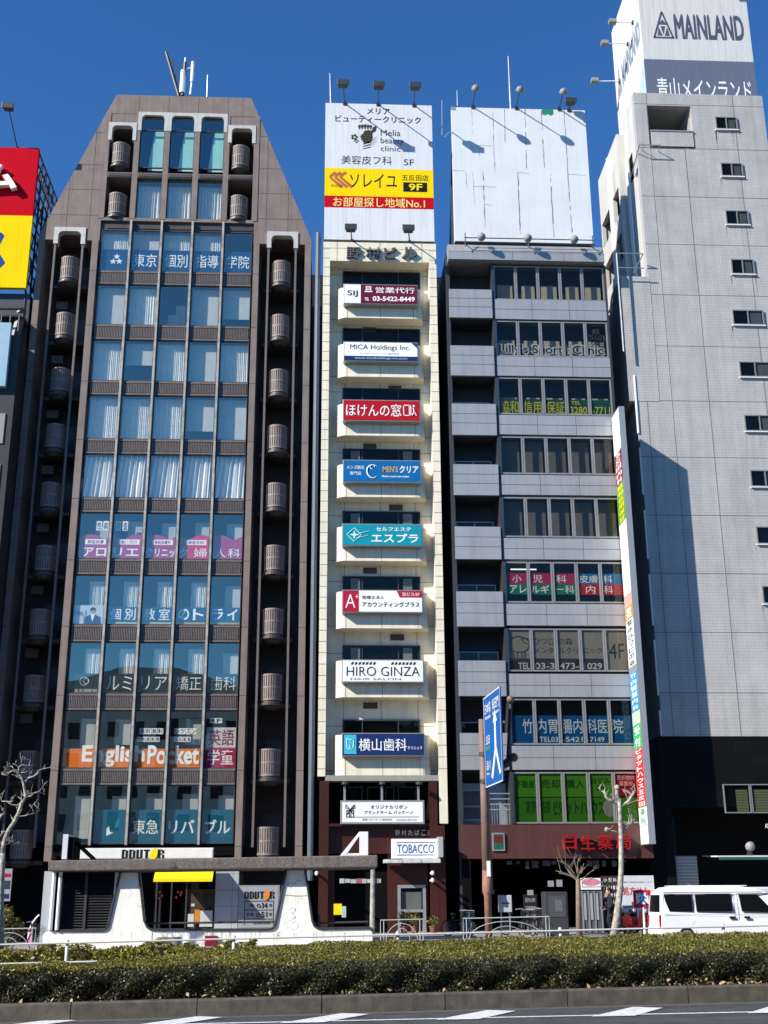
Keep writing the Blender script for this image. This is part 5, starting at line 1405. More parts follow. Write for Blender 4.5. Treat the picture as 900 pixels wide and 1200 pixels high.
rb = MB(); x0 = XX(366,321,76); rb.box(-12, 14, 76, 88, 0, ZZ(368,322,76))
tag(rb.build('rear_building', flat('rear_dark', (.02,.022,.025))), 'dark flank of a building seen only through the slit between the brown and cream buildings', 'building')
SX1 = XX(45,174,YEs)
SX1b = XX(31,337,YEs)
SX1 = (SX1+SX1b)/2
z1, zm, z0 = ZZ(25,173,YEs), ZZ(22,252.5,YEs), ZZ(17,337,YEs)
t = thing('rooftop_sign', 'red over yellow ribbed roof sign at the left edge, on dark lattice framing', 'billboard', (SX1-3, YEs, z0))
MB().box(-27, SX1, YEs, YEs+.25, zm, z1).build('red_panel', M['board_red'], t)
MB().box(-27, SX1, YEs, YEs+.25, z0, zm-.004).build('yellow_panel', M['board_yellow'], t)
mb = MB(); co, pol = glyphs('ム', .03, extrude=.5)
xa, xb, za, zb_ = RC(-22, 196, 22.5, 225, YEs)
u = (co[:,0]-co[:,0].min())/np.ptp(co[:,0]); v = (co[:,1]-co[:,1].min())/np.ptp(co[:,1])
mb.add([(xa+(xb-xa)*a, YEs-.2-c*.3, za+(zb_-za)*b) for a, b, c in zip(u, v, co[:,2])], pol); mb.build('lettering', M['white'], t)
mb = MB(); co, pol = glyphs('ス', .05)
xa, xb, za, zb_ = RC(-30, 272, 7.5, 314, YEs)
u = (co[:,0]-co[:,0].min())/np.ptp(co[:,0]); v = (co[:,1]-co[:,1].min())/np.ptp(co[:,1])
mb.add([(xa+(xb-xa)*a, YEs-.012, za+(zb_-za)*b) for a, b in zip(u, v)], pol); mb.build('lettering', flat('deep_blue', (.01,.05,.28)), t)
fm = MB(); n = 12; yb = 63.5
for i in range(n+1):
    z = z0+(z1-z0)*i/n; fm.tube((SX1-.1,YEs+.25,z),(SX1-.1,yb,z),.045,n=5)
for k in range(7):
    y = YEs+.4+(yb-YEs-.4)*k/6; fm.tube((SX1-.1,y,z0-2.5),(SX1-.1,y,z1),.06,n=5)
for k in range(6):
    y = YEs+.4+(yb-YEs-.4)*k/6; y2 = YEs+.4+(yb-YEs-.4)*(k+1)/6
    for i in range(0, n, 3): fm.tube((SX1-.1,y,z0+(z1-z0)*i/n),(SX1-.1,y2,z0+(z1-z0)*min(n,i+3)/n),.04,n=5)
fm.build('lattice_frame', M['dark_steel'], t)
w = MB()
for i in range(9):
    for k in range(5):
        if random.random() < .6:
            y = YEs+.6+k; z = z0+(z1-z0)*i/9; w.box(SX1-.35, SX1-.33, y, y+random.uniform(.2,.6), z+.15, z+.15+random.uniform(.2,.8))
w.build('backing_sheet', flat('backing_pale', (.45,.45,.43)), t)
hY = YEs-1.4; x, z = P(10, 126, hY)
floodlight('box', (XX(20,172,YEs), YEs+.1, z1), (x, hY, z), 'boxy floodlight on a bent arm over the red roof sign', 'lamp of the red roof sign')

# ================================================================ station entrance pavilion
YS_ = 47.5
S = thing('station_entrance', 'low white concrete entrance pavilion with flared piers and a rough brown canopy', 'entrance pavilion', (-4, YS_, 0))
def SP(px, py, Y=YS_): return P(px, py, Y)
def spoly(pts): return [SP(*q) for q in pts]
# canopy: four-sided, slightly rising to the right with the street
c = [(60,1009),(442,1002.5),(442,1017),(60,1021.5)]
w = MB().prism(spoly(c), YS_-.55, YS_+3.4); w.build('canopy', M['canopy'], S, bevel=.05)
# wall outline with three cut-outs, built as pieces that butt together
wallc = M['concrete_white']
zS = lambda x: SP(x, 1091)[1]
def r_arc(cx, cy, rx, ry, a0, a1, n=6): return [(cx+rx*math.cos(rad(a0+(a1-a0)*i/n)), cy+ry*math.sin(rad(a0+(a1-a0)*i/n))) for i in range(n+1)]
base_y = 1120
# left end block + bottom ledge + flared piers in one outline
pts = [(50,base_y),(50,1100)] + r_arc(57,1098,7,6.5,180,270) + [(119,1091.3)] + r_arc(120,1085,7,6,90,10) + [(140.5,1022),(163.5,1022)] + [(169.5,1080)] + r_arc(180,1082,8.5,8.5,170,90) + [(312,1090)] + r_arc(315,1083,7,6.5,90,10) + [(335,1019.5),(358,1019)] + [(366.5,1080)] + r_arc(376,1081,8.5,8,170,90) + [(430,1088)] + r_arc(431,1094,6,6,270,360) + [(438,base_y)]
w = MB().prism(spoly(pts), YS_, YS_+.35); w.build('wall', wallc, S, bevel=.04)
mb = MB()                                       # dark trim round the openings
def edge(ptsx, r=.045):
    q = [(SP(*p)[0], YS_-.03, SP(*p)[1]) for p in ptsx]; mb.path(q, [r]*len(q), 6)
edge([(141,1022)]+r_arc(119,1084,7.6,6.2,10,90)+[(66,1090.6)]); edge([(163,1022),(169,1079)]+r_arc(180,1081.5,9,8,170,90)+[(312,1089.3)]+r_arc(315,1082.5,7.6,6.6,90,10)+[(335.5,1019.5)])
edge([(357.6,1019),(366,1079)]+r_arc(376,1080.5,9,7.8,170,90)+[(430,1087.2)]+r_arc(431,1093.5,6.6,6.2,270,350))
mb.build('opening_trim', M['dark_steel'], S)
ck = MB()
def hair(pts, r):
    q = [SP(x+random.uniform(-.4,.4), y+random.uniform(-.3,.3)) for x, y in pts]
    for (xa, za), (xb, zb2) in zip(q[:-1], q[1:]): ck.add([(xa,YS_-.004,za-r),(xb,YS_-.004,zb2-r),(xb,YS_-.004,zb2+r),(xa,YS_-.004,za+r)], [(0,1,2,3)])
hair([(336,1037),(341,1034),(345,1036),(349,1031),(354,1033)], .012); hair([(333,1048.5),(341,1049.5),(350,1050),(360,1049.5)], .014); hair([(341,1049.5),(340,1041),(343,1036)], .01)
hair([(352,1050),(355,1056),(356,1066)], .008); hair([(160,1058),(164,1063),(169,1061)], .008); hair([(150,1040),(154,1046),(153,1052)], .007)
ck.build('crack', flat('hair_crack', (.25,.23,.20)), S)
ck = MB(); hair([(338,1066),(343,1063),(347,1066),(342,1070),(346,1075),(339,1079)], .035); hair([(341,1082),(346,1079),(350,1086),(343,1090),(339,1086)], .03)
ck.build('graffiti', flat('faded_blue', (.66,.69,.69)), S)
gr = MB()
for k in range(46):
    x = random.uniform(150, 430); y = 1091+random.uniform(0,3); xa, za = SP(x, y); w_ = random.uniform(.01,.05); gr.add([(xa,YS_-.003,za),(xa+w_,YS_-.003,za),(xa+w_*.6,YS_-.003,za-random.uniform(.1,.55))], [(0,2,1)])
gr.build('stain', flat('run_stain', (.50,.47,.40)), S)
w = MB(); a = SP(49,1060); b = SP(60,1060); w.box(a[0], b[0], YS_+.02, YS_+3, -.6, SP(55,1021)[1]); w.build('end_wall', flat('end_grey', (.42,.43,.44)), S)
w = MB(); 
for px in (61.5, 69): x, z = SP(px, 1060); w.tube((x,YS_-.06,SP(px,1090)[1]),(x,YS_-.06,SP(px,1022)[1]),.07)
w.build('drain_pipe', M['white_paint'], S)
x0, x1, z0, z1 = RC(70, 1022, 131, 1092, YS_+.25)
lv = MB(); n = 22
for i in range(n):
    z = z0+(z1-z0)*i/n; h = (z1-z0)/n
    lv.side([(YS_+.16,z),(YS_+.2,z),(YS_+.32,z+h*.85),(YS_+.28,z+h*.85)], x0, x1)
xm = (x0+x1)/2; lv.box(xm-.05, xm+.05, YS_+.14, YS_+.3, z0, z1)
lv.build('louvre', M['dark_steel'], S); MB().box(x0-.3, x1+.45, YS_+.36, YS_+.45, z0-.3, z1).build('louvre_back', M['black'], S)
x0, z0 = SP(128,1090); x1, z1 = SP(141,1022); MB().box(SP(131.5,1050)[0], SP(139,1050)[0], YS_+.3, YS_+.34, z0, z1).build('jamb', M['white_paint'], S)
hr = MB()
for xa, xb in ((172,322),(360,432)):
    for py in (1081.5,): 
        p0 = SP(xa,py+1); p1 = SP(xb,py-1); hr.tube((p0[0],YS_+.5,p0[1]),(p1[0],YS_+.5,p1[1]),.04)
hr.build('handrail', M['dark_steel'], S)
for px, w_, h_ in ((103,28,10),(129,9,9)):
    pass
x0, x1, z0, z1 = RC(184, 1098, 212, 1112, YS_); MB().box(x0, x1, YS_-.02, YS_-.002, z0, z1).build('wall_plaque', flat('plaque_grey', (.25,.2,.2)), S)
x0, x1, z0, z1 = RC(240, 1096.5, 255, 1112, YS_); MB().box(x0, x1, YS_-.12, YS_-.002, z0, z1).build('hydrant_box', flat('hydrant_red', (.20,.012,.03)), S, bevel=.03)
# emblem fin standing on the canopy, and the sign board back at its left end
x0, x1, z0, z1 = RC(421, 975, 431, 1003, YS_); xl = SP(398,1002)[0]
t = tag(MB().prism([(x0,z0),(x1,z0),(x1,z1),(x0,z1)], YS_-.3, YS_+.2).prism([(xl,z0),(xl+.22,z0),(x0-.004,z1-.15),(x0-.004,z1)], YS_-.25, YS_+.15).prism([(xl+.22,z0),(x0-.004,z0),(x0-.004,z0+.09),(xl+.26,z0+.09)], YS_-.24, YS_+.14).build('canopy_emblem', M['white_paint']), 'white slanted triangular emblem standing on the right of the brown canopy', 'sign')
x0, x1, z0, z1 = RC(75, 978, 81, 1007, YS_)
t = thing('canopy_sign_board', 'white edge on sign board with dark back and struts on the left of the canopy', 'sign', (x0, YS_, z0))
MB().box(x0, x1, YS_-.3, YS_+1.2, z0, z1).build('board', flat('board_grey', (.62,.64,.66)), t)
mb = MB(); xr = SP(88,990)[0]; mb.box(x1, xr, YS_-.2, YS_+1.1, z0, z1-.1); xs = SP(109,1006)[0]
for dy in (0, .5): mb.tube((xr,YS_+dy,z1-.3),(xs,YS_+dy,z0),.05)
mb.build('strut', M['black'], t)
# coffee shop sign above the canopy
YK = 56.8
t, *q = sign_box('shop_sign', 'long white coffee shop sign with black letters and a yellow bean above the brown canopy', 'sign', (94,994.5,249,1005.5), YK, .35, flat('cream_sign', (.72,.70,.64)), None, M['white_paint'], .03); f = fr(*q)
E1, E2 = YK-.006, YK-.012
x0, x1, z0, z1 = q
lx0, lx1 = XX(142,1000,YK), XX(193,1000,YK)
def block_word(t, lx0, lx1, z0, z1, y, ink, bean, name='lettering'):
    mb = MB(); n = 6; st = (lx1-lx0)/n
    for i, ch in enumerate('DOUTOR'):
        a, b = lx0+st*i+st*.08, lx0+st*(i+1)-st*.08
        if i == 4: continue
        h = z1-z0; k = (b-a)*.38
        if ch in 'DOU':
            mb.box(a, a+k, y-.002, y, z0, z1); mb.box(b-k, b, y-.002, y, z0+.08*h, z1-.08*h if ch != 'U' else z1)
            if ch != 'U': mb.box(a+k, b-k, y-.002, y, z1-.14*h, z1)
            mb.box(a+k, b-k, y-.002, y, z0, z0+.14*h)
        elif ch == 'T': mb.box(a, b, y-.002, y, z1-.16*h, z1); mb.box((a+b)/2-k*.55, (a+b)/2+k*.55, y-.002, y, z0, z1-.16*h)
        else:
            mb.box(a, a+k, y-.002, y, z0, z1); mb.box(b-k, b, y-.002, y, z0+.55*h, z1-.08*h); mb.box(a+k, b-k, y-.002, y, z1-.14*h, z1); mb.box(b-k*.9, b, y-.002, y, z0, z0+.42*h); mb.box(a+k, b-k, y-.002, y, z0+.42*h, z0+.55*h)
    mb.build('lettering', ink, t)
    cx = lx0+st*4.5; cz = (z0+z1)/2; tilt = .3
    pts = [(cx+st*.52*math.cos(u)+tilt*st*.6*math.sin(u), y-.03, cz+(z1-z0)*.66*math.sin(u)) for u in [2*math.pi*i/18 for i in range(18)]]
    MB().add(pts, [tuple(range(18))]).build('bean_emblem', bean, t)
block_word(t, lx0, lx1, ZZ(167,1006,YK), ZZ(167,995.6,YK), E2, M['ink'], M['yellow'])
# shop front behind the openings
t, *q = sign_box('menu_board', 'grey notice board with walking minutes behind the right opening of the pavilion', 'sign', (281,1039,326,1087), 56.9, .2, flat('board_mid', (.32,.32,.33)), None, M['steel'], .06); f = fr(*q)
block_word(t, f(.1,.9,0,1)[0], f(.1,.9,0,1)[1], f(0,1,.70,.88)[2], f(0,1,.70,.88)[3], 56.888, M['ink'], M['orange'])
put(t, [('1階', f(.26,.36,.50,.58)), ('34', f(.56,.72,.47,.60)), ('席', f(.76,.84,.50,.58)), ('地下1階', f(.18,.36,.28,.36)), ('51', f(.56,.72,.25,.38)), ('席', f(.76,.84,.28,.36)), ('営業時間', f(.36,.80,.08,.16))], M['ink'], .02, 56.888)
mb = MB()
for zq in (.64, .42, .20): a = f(.12,.88,zq,zq+.012); mb.box(a[0], a[1], 56.886, 56.889, a[2], a[3])
for xq in (.12, .87): a = f(xq,xq+.012,.06,.65); mb.box(a[0], a[1], 56.8865, 56.8895, a[2], a[3])
for zq in (.53, .31): a = f(.44,.52,zq,zq); mb.torus((a[0]+.08,56.888,a[2]), .07, .014)
mb.build('rule', M['ink'], t)
x0, x1, z0, z1 = RC(180, 1020.5, 249, 1031, 55.6)
mb = MB(); mb.side([(55.6,z0),(55.62,z0),(56.6,z1+.35),(56.58,z1+.35)], x0, x1); mb.box(x0, x1, 55.58, 55.6, z0-.08, z0+.04)
tag(mb.build('shop_awning', M['yellow']), 'bright yellow awning over the coffee shop entrance', 'awning')
Fr = thing('coffee_shop', 'dark coffee shop front with glass door, brown blind and white tiled pier', 'coffee shop', (-7, 57, 0))
x0, x1, z0, z1 = RC(252, 1022, 279, 1092, 57.0)
MB().box(x0, x1, 56.95, 57.6, 0, z1+.3).build('tiled_pier', tile_mat('pale pier tile', (.40,.41,.42), (.37,.38,.39), (.2,.2,.2), .95, .7, .012), Fr)
x0, x1, z0, z1 = RC(182, 1030, 219, 1090, 57.2); window(Fr, x0, x1, z0-.5, z1, 57.2, M['glassB'], M['dark_steel'], .07, bars=((x0+x1)/2,))
x0, x1, z0, z1 = RC(219, 1042, 251, 1090, 57.2); MB().box(x0, x1, 57.25, 57.3, z0, z1).build('blind', flat('wood_blind', (.06,.042,.028), .7, .3), Fr)
mb = MB()
for px, py in ((188,1046),(190,1050),(187.5,1053),(209,1046),(212,1049),(207,1052),(213,1046)): x, z = P(px, py, 57.1); mb.ball((x,57.1,z), .06, 8, 5)
mb.build('red_ornament', flat('ornament_red', (.14,.01,.015)), Fr)
mb = MB()
for x0, y0, x1, y1 in ((220,1071,227,1086),(234,1067,249,1086),(224,1059,228,1062)): a = RC(x0,y0,x1,y1,57.05); mb.box(a[0], a[1], 57.04, 57.06, a[2], a[3])
mb.build('notice', flat('notice_white', (.50,.50,.49)), Fr)
a = RC(228,1066,234,1080,57.05); MB().box(a[0], a[1], 57.03, 57.055, a[2], a[3]).build('notice', flat('notice_orange', (.55,.2,.02)), Fr)
# entrance of the narrow building: small things in the dark
a = RC(391,1059,400.5,1072,56.0); tag(MB().box(a[0], a[1], 56, 56.03, a[2], a[3]).build('notice_board', M['yellow']), 'yellow notice in the dark doorway right of the pavilion', 'notice')
a = RC(400.5,1062,405.5,1075,56.0); tag(MB().box(a[0], a[1], 56, 56.03, a[2], a[3]).build('notice_board', flat('notice_teal', (.35,.5,.5))), 'pale blue notice beside the yellow one in the doorway', 'notice')
t = thing('hanging_banner', 'torn white and red banner strip hung across the doorway beside the kiosk', 'banner', (P(420,1032,55)[0], 55, P(420,1032,55)[1]))
mb = MB(); xs = [398,404,411,418,424,430,437,444,447]
for i, (p, q_) in enumerate(zip(xs[:-1], xs[1:])):
    if i == 3: continue
    a = RC(p,1029.5+.4*(i % 3),q_-.6,1035-.5*(i % 2),55); mb.box(a[0], a[1], 55, 55.02, a[2], a[3])
mb.build('cloth', flat('banner_white', (.42,.42,.40), .8, .3), t)
a = RC(417.8,1029.5,424,1035,55); MB().box(a[0], a[1], 54.995, 55.02, a[2], a[3]).build('cloth', flat('banner_red', (.42,.10,.12)), t)
p0 = P(436,1090,55); p1 = P(437,1012,55)
tag(MB().tube((p0[0],55,-.2),(p1[0],55,p1[1]),.12,.10,10).build('utility_post', mat('mottled post', (.34,.33,.29), .8, var=.5, scale=4)), 'thin mottled grey post between the pavilion and the tobacco kiosk', 'post')
# ================================================================ clipped hedge on the median
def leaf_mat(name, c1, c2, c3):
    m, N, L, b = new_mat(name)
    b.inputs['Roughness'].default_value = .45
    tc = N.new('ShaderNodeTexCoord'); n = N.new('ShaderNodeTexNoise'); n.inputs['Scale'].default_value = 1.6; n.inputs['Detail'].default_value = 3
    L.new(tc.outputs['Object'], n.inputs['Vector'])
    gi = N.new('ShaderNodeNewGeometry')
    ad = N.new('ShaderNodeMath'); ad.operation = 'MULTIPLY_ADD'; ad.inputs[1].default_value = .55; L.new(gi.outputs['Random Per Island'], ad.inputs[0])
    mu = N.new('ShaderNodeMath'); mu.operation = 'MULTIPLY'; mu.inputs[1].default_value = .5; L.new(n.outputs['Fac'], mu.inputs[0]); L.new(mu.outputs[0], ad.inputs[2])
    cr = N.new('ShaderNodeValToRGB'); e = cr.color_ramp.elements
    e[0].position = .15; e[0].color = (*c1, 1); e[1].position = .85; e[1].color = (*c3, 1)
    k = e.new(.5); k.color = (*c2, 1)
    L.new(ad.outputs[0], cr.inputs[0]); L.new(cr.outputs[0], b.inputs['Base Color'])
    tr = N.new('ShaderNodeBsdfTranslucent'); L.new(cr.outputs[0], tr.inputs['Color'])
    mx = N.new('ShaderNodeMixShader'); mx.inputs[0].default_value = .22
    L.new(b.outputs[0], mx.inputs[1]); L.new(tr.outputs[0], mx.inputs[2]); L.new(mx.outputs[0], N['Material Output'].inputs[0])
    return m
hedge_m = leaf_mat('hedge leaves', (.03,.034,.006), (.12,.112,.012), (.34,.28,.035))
twig_m = mat('hedge twigs', (.022,.020,.012), .9, var=.3, scale=10)
def leaf_cloud(name, pos, nrm, size, m, parent, spread=.9):
    n = len(pos)
    rnd = RNG.normal(size=(n,3)); d = nrm+rnd*spread; d /= np.linalg.norm(d, axis=1)[:,None]
    a = np.cross(d, RNG.normal(size=(n,3))); a /= np.linalg.norm(a, axis=1)[:,None]; b = np.cross(d, a)
    s = size*RNG.uniform(.6,1.35,size=(n,1))
    off = np.array(root_loc(parent)) if parent else np.zeros(3)
    p = pos-off
    v = np.stack([p-a*s, p-b*s*.5+d*s*.12, p+a*s, p+b*s*.5+d*s*.12], 1).reshape(-1,3)
    me = bpy.data.meshes.new(name); me.vertices.add(4*n); me.vertices.foreach_set('co', v.ravel())
    me.loops.add(4*n); me.loops.foreach_set('vertex_index', np.arange(4*n))
    me.polygons.add(n); me.polygons.foreach_set('loop_start', np.arange(0,4*n,4)); me.polygons.foreach_set('loop_total', np.full(n,4))
    me.update(); me.validate(); me.materials.append(m)
    o = bpy.data.objects.new(name, me); COL.objects.link(o)
    if parent: o.parent = parent
    return o
HX0, HX1 = -13.5, 17.5
def back_depth(x): return 1.3+3.2*np.clip((x+4.5)/4.0, 0, 1)
def top_h(x, d):                               # top height above the road at depth d behind the front
    rise = np.clip((x+4.2)/4.0, 0.0, 1)*.13
    lump = .035*np.sin(x*2.1)+.03*np.sin(x*5.3+1)+.02*np.sin(x*9.7+2)
    return .80+lump*.4+rise*np.clip(d/3.5, 0, 1)**.8-.03*np.exp(-d/.12)
HYf = KY+.20
Hd = thing('hedge', 'long clipped evergreen hedge behind the kerb along the median', 'hedge', (2, HYf, 0))
nf = 102000
x = RNG.uniform(HX0, HX1, nf); hh = RNG.uniform(0, 1.0, nf)
z = ground_z(x)+.25+hh*(top_h(x, 0)-.25)
lumpy = .07*np.sin(x*3.1+hh*3)+.05*np.sin(x*7.7-hh*5)+.04*np.sin(x*13+hh*9)
y = HYf+lumpy+RNG.exponential(.09, nf)-.05+.16*np.clip(1-hh, 0, 1)**.8+.10*np.maximum(0, hh-.85)/.15-.0
pf = np.stack([x,y,z],1); nrmf = np.tile([0,-1,.35],(nf,1))
nt = 155000
x = RNG.uniform(HX0, HX1, nt); d = RNG.uniform(0, 1, nt)**.9*back_depth(x)
z = ground_z(x)+top_h(x, d)-RNG.exponential(.03, nt)+.015*np.sin(d*6+x*4)
pt_ = np.stack([x,HYf+d,z],1); nrmt = np.tile([0,-.1,1.0],(nt,1))
leaf_cloud('foliage', pf, nrmf, .0215, leaf_mat('shade-toned side leaves', (.010,.015,.005), (.026,.032,.009), (.10,.095,.022)), Hd)  # self-shade of the hedge front is put into this darker leaf colour
leaf_cloud('sunlit_top_leaves', pt_, nrmt, .0215, hedge_m, Hd)  # paler, yellower leaf colour carries the sunlight on the hedge top
mb = MB(); nx = 120; nd = 8; vs = []
for i in range(nx+1):
    x = HX0+(HX1-HX0)*i/nx; bdp = float(back_depth(np.array(x)))
    vs.append((x, HYf+.34, ground_z(x)+.2))
    for k in range(nd+1):
        d = bdp*k/nd; vs.append((x, HYf+.16+d*.97, ground_z(x)+float(top_h(np.array(x), np.array(d)))-.2))
    vs.append((x, HYf+.16+bdp, ground_z(x)+.2))
st = nd+3
mb.add(vs, [(i*st+k, (i+1)*st+k, (i+1)*st+k+1, i*st+k+1) for i in range(nx) for k in range(st-1)])
mb.build('twigs', twig_m, Hd)
# dry leaves along the kerb
nl = 500
x = np.concatenate([RNG.uniform(5,9.5,300), RNG.uniform(-8,8,200)]); y = KY+.12+RNG.uniform(.08,.32,len(x)); z = ground_z(x)+.27+RNG.exponential(.03,len(x))
dl = leaf_cloud('dead_leaves', np.stack([x,y,z],1), np.tile([0,0,1.],(len(x),1)), .045, mat('dead leaves', (.36,.25,.14), .8, var=.3, scale=8), None)
tag(dl, kind='stuff')
# low shrubs behind the fence on the left
x = RNG.uniform(-14, -1.5, 26000); y = RNG.uniform(27.2, 29.4, 26000)
z = ground_z(x)+.25+RNG.uniform(0,1,26000)**.5*(.60+.06*np.sin(x*3)+.05*np.sin(x*8))*np.clip((1.2-np.abs(y-28.3))/.5, .3, 1)
o = leaf_cloud('ground_cover', np.stack([x,y,z],1), np.tile([0,-.2,1.],(26000,1)), .05, hedge_m, None); tag(o, kind='stuff')
x = RNG.uniform(-14, 2, 7500); y = RNG.uniform(23.0, 27.0, 7500); z = ground_z(x)+.22+RNG.exponential(.10, 7500)
o = leaf_cloud('undergrowth', np.stack([x,y,z],1), np.tile([0,-.2,.6],(7500,1)), .035, leaf_mat('dry growth', (.05,.04,.025), (.10,.08,.05), (.17,.14,.09)), None); tag(o, kind='stuff')

# ================================================================ pipe fence along the median
FYc = 25.7
fence = thing('pipe_fence', 'white two rail pipe fence running behind the hedge', 'fence', (0, FYc, 0))
pole_px = [79, 274, 466, 657, 849]
def fz_(px): # top rail height from the photograph's line
    return ZZ(px, 1107-22.5*px/900, FYc)
fxs = [XX(p, 1105, FYc) for p in pole_px]
pitch = (fxs[-1]-fxs[0])/4
allx = [fxs[0]-pitch*k for k in (3,2,1)]+fxs+[fxs[-1]+pitch*k for k in (1,2)]
for x in allx:
    zt = 1.8+(fz_(0)-1.8) + (fz_(900)-fz_(0))*(x-XX(0,1107,FYc))/(XX(900,1085,FYc)-XX(0,1107,FYc))
    MB().tube((x,FYc,zt-1.0),(x,FYc,zt+.05),.034,n=12).ball((x,FYc,zt+.05),.035,12,6,(1,1,.5)).build('post', flat('fence_paint', (.52,.52,.50)), fence, smooth=True)
sl_ = (fz_(900)-fz_(0))/(XX(900,1085,FYc)-XX(0,1107,FYc)); xz0 = XX(0,1107,FYc)
for dz in (0, -.36):
    MB().tube((allx[0],FYc-.05,fz_(0)+sl_*(allx[0]-xz0)+dz),(allx[-1],FYc-.05,fz_(0)+sl_*(allx[-1]-xz0)+dz),.019,n=10).build('rail', M['fence_paint'], fence)

# ================================================================ blue direction sign on its pole
YPp = 46.6
px_, pz = P(573, 1098, YPp); gz = ground_z(px_)+.14
t = thing('road_sign', 'tall rusty pole carrying a blue direction sign turned to oncoming traffic', 'road sign', (px_, YPp, gz))
xt, zt = P(564.5, 843, YPp); xm_, zm_ = P(571, 1020, YPp)
rust = mat('rusty pole', (.25,.115,.08), .7, var=.25, scale=3, streak=.3); rust2 = mat('upper pole', (.20,.125,.10), .65, var=.15, scale=3, streak=.2)
pole = MB().path([(px_,YPp,gz-.1),(px_,YPp,gz+1.55),(px_,YPp,gz+1.7),(xm_,YPp,zm_)], [.135,.135,.20,.19], 14).build('pole_base', rust, t, smooth=True)
MB().path([(xm_,YPp,zm_+.001),(xt,YPp,zt)], [.19,.125], 14).build('pole', rust2, t, smooth=True)
for py in (884, 916, 1045): 
    x, z = P(566+(py-843)*.035, py, YPp); MB().tube((x,YPp,z-.08),(x,YPp,z+.08),.20,n=14).build('clamp', M['dark_steel'], t)
mb = MB(); x, z = P(572.5, 1018, YPp-.2); mb.box(x-.07, x+.07, YPp-.22, YPp-.2, z-.28, z+.28); mb.build('sticker', M['sign_white'], t)
# sign panel: lies in a plane through the pole side, reaching towards the road
Yr0, Yr1 = 46.4, 43.5
TL = P(564, 822, Yr0); BL = P(572, 925.5, Yr0); TR = P(582, 801, Yr1); BR = P(592.3, 913, Yr1)
xl = (TL[0]+BL[0])/2; xr = (TR[0]+BR[0])/2; zt_ = (TL[1]+TR[1])/2; zb_ = (BL[1]+BR[1])/2
a = Vector((xl, Yr0, 0)); b_ = Vector((xr, Yr1, 0)); du = (b_-a); Wd = du.length; du.normalize(); nn = Vector((du.y, -du.x, 0)) * 1.0
if nn.x > 0: nn = -nn
def SPt(u, v, off=0.0): p = a+du*(u*Wd)+nn*off; return (p.x, p.y, zb_+(zt_-zb_)*v)
def sbox(mb, u0, u1, v0, v1, o0, o1):
    q = [SPt(u0,v0,o0),SPt(u1,v0,o0),SPt(u1,v0,o1),SPt(u0,v0,o1),SPt(u0,v1,o0),SPt(u1,v1,o0),SPt(u1,v1,o1),SPt(u0,v1,o1)]
    return mb.add(q, [(0,3,2,1),(4,5,6,7),(0,1,5,4),(1,2,6,5),(2,3,7,6),(3,0,4,7)])
sbox(MB(), 0, 1, 0, 1, -.05, 0).build('sign_panel', M['sign_blue'], t)
wm = MB()
for q in ((0,1,0,.012),(0,1,.988,1),(0,.012,.012,.988),(.988,1,.012,.988)): sbox(wm, *q, .002, .006)
def slab(mb, pts, off=.008): mb.add([SPt(u, v, off) for u, v in pts], [tuple(range(len(pts)))])
slab(wm, [(.62,.38),(.72,.39),(.72,.66),(.80,.66),(.67,.80),(.56,.66),(.62,.66)]); slab(wm, [(.63,.39),(.72,.39),(.94,.10),(.85,.08)]); slab(wm, [(.62,.38),(.70,.36),(.46,.06),(.37,.10)])
def stext(s, u0, u1, v0, v1, bold=.02):
    co, pol = glyphs(s, bold); uu = (co[:,0]-co[:,0].min())/np.ptp(co[:,0]); vv = (co[:,1]-co[:,1].min())/np.ptp(co[:,1])
    wm.add([SPt(u0+(u1-u0)*p, v0+(v1-v0)*q, .008) for p, q in zip(uu, vv)], pol)
stext('日本橋', .08, .44, .80, .92); stext('Nihombashi', .10, .42, .74, .78); stext('桜田門', .54, .93, .80, .92); stext('Sakuradamon', .55, .92, .74, .78)
stext('五反田', .10, .34, .46, .56); stext('品川', .10, .34, .18, .28); stext('Shinagawa', .10, .34, .12, .16)
wm.build('lettering', flat('sign_letter', (.62,.63,.64)), t)
gm = MB(); sbox(gm, .08, .36, .40, .44, .004, .007); gm.build('green_strip', flat('sign_green', (.02,.22,.10)), t)
am = MB(); x0 = px_
for v in (.62, .12):
    p0 = SPt(0, v, -.1); p1 = SPt(1.0, v, -.12); am.tube(SPt(.02,v,-.12), p1, .055, .05); am.tube((xt+.05,YPp,p0[2]), SPt(.04,v,-.12), .05)
am.build('arm', rust2, t)
# camera like lamp pair on a dark column just behind the sign
t2 = thing('traffic_lamp', 'dark column with two rusty round lamps beside the blue direction sign', 'lamp', (P(597,905,45.5)[0], 45.5, P(597,905,45.5)[1]))
p0 = P(597, 903, 45.5); p1 = P(598.5, 820, 45.5); p2 = P(585, 905, 45.5)
MB().tube((p0[0]-.05,45.5,p0[1]+.25),(p1[0],45.5,p1[1]),.07).tube((p2[0]-.3,45.5,p2[1]-.1),(p0[0],45.5,p0[1]+.35),.14,.16).build('column', M['dark_steel'], t2)
mb = MB(); mb.ball((p1[0]-.02,45.4,p1[1]),.15,14,8); q = P(602, 888, 45.5); mb.ball((q[0]-.02,45.4,q[1]),.17,14,8); mb.build('lamp_shell', rust2, t2, smooth=True)

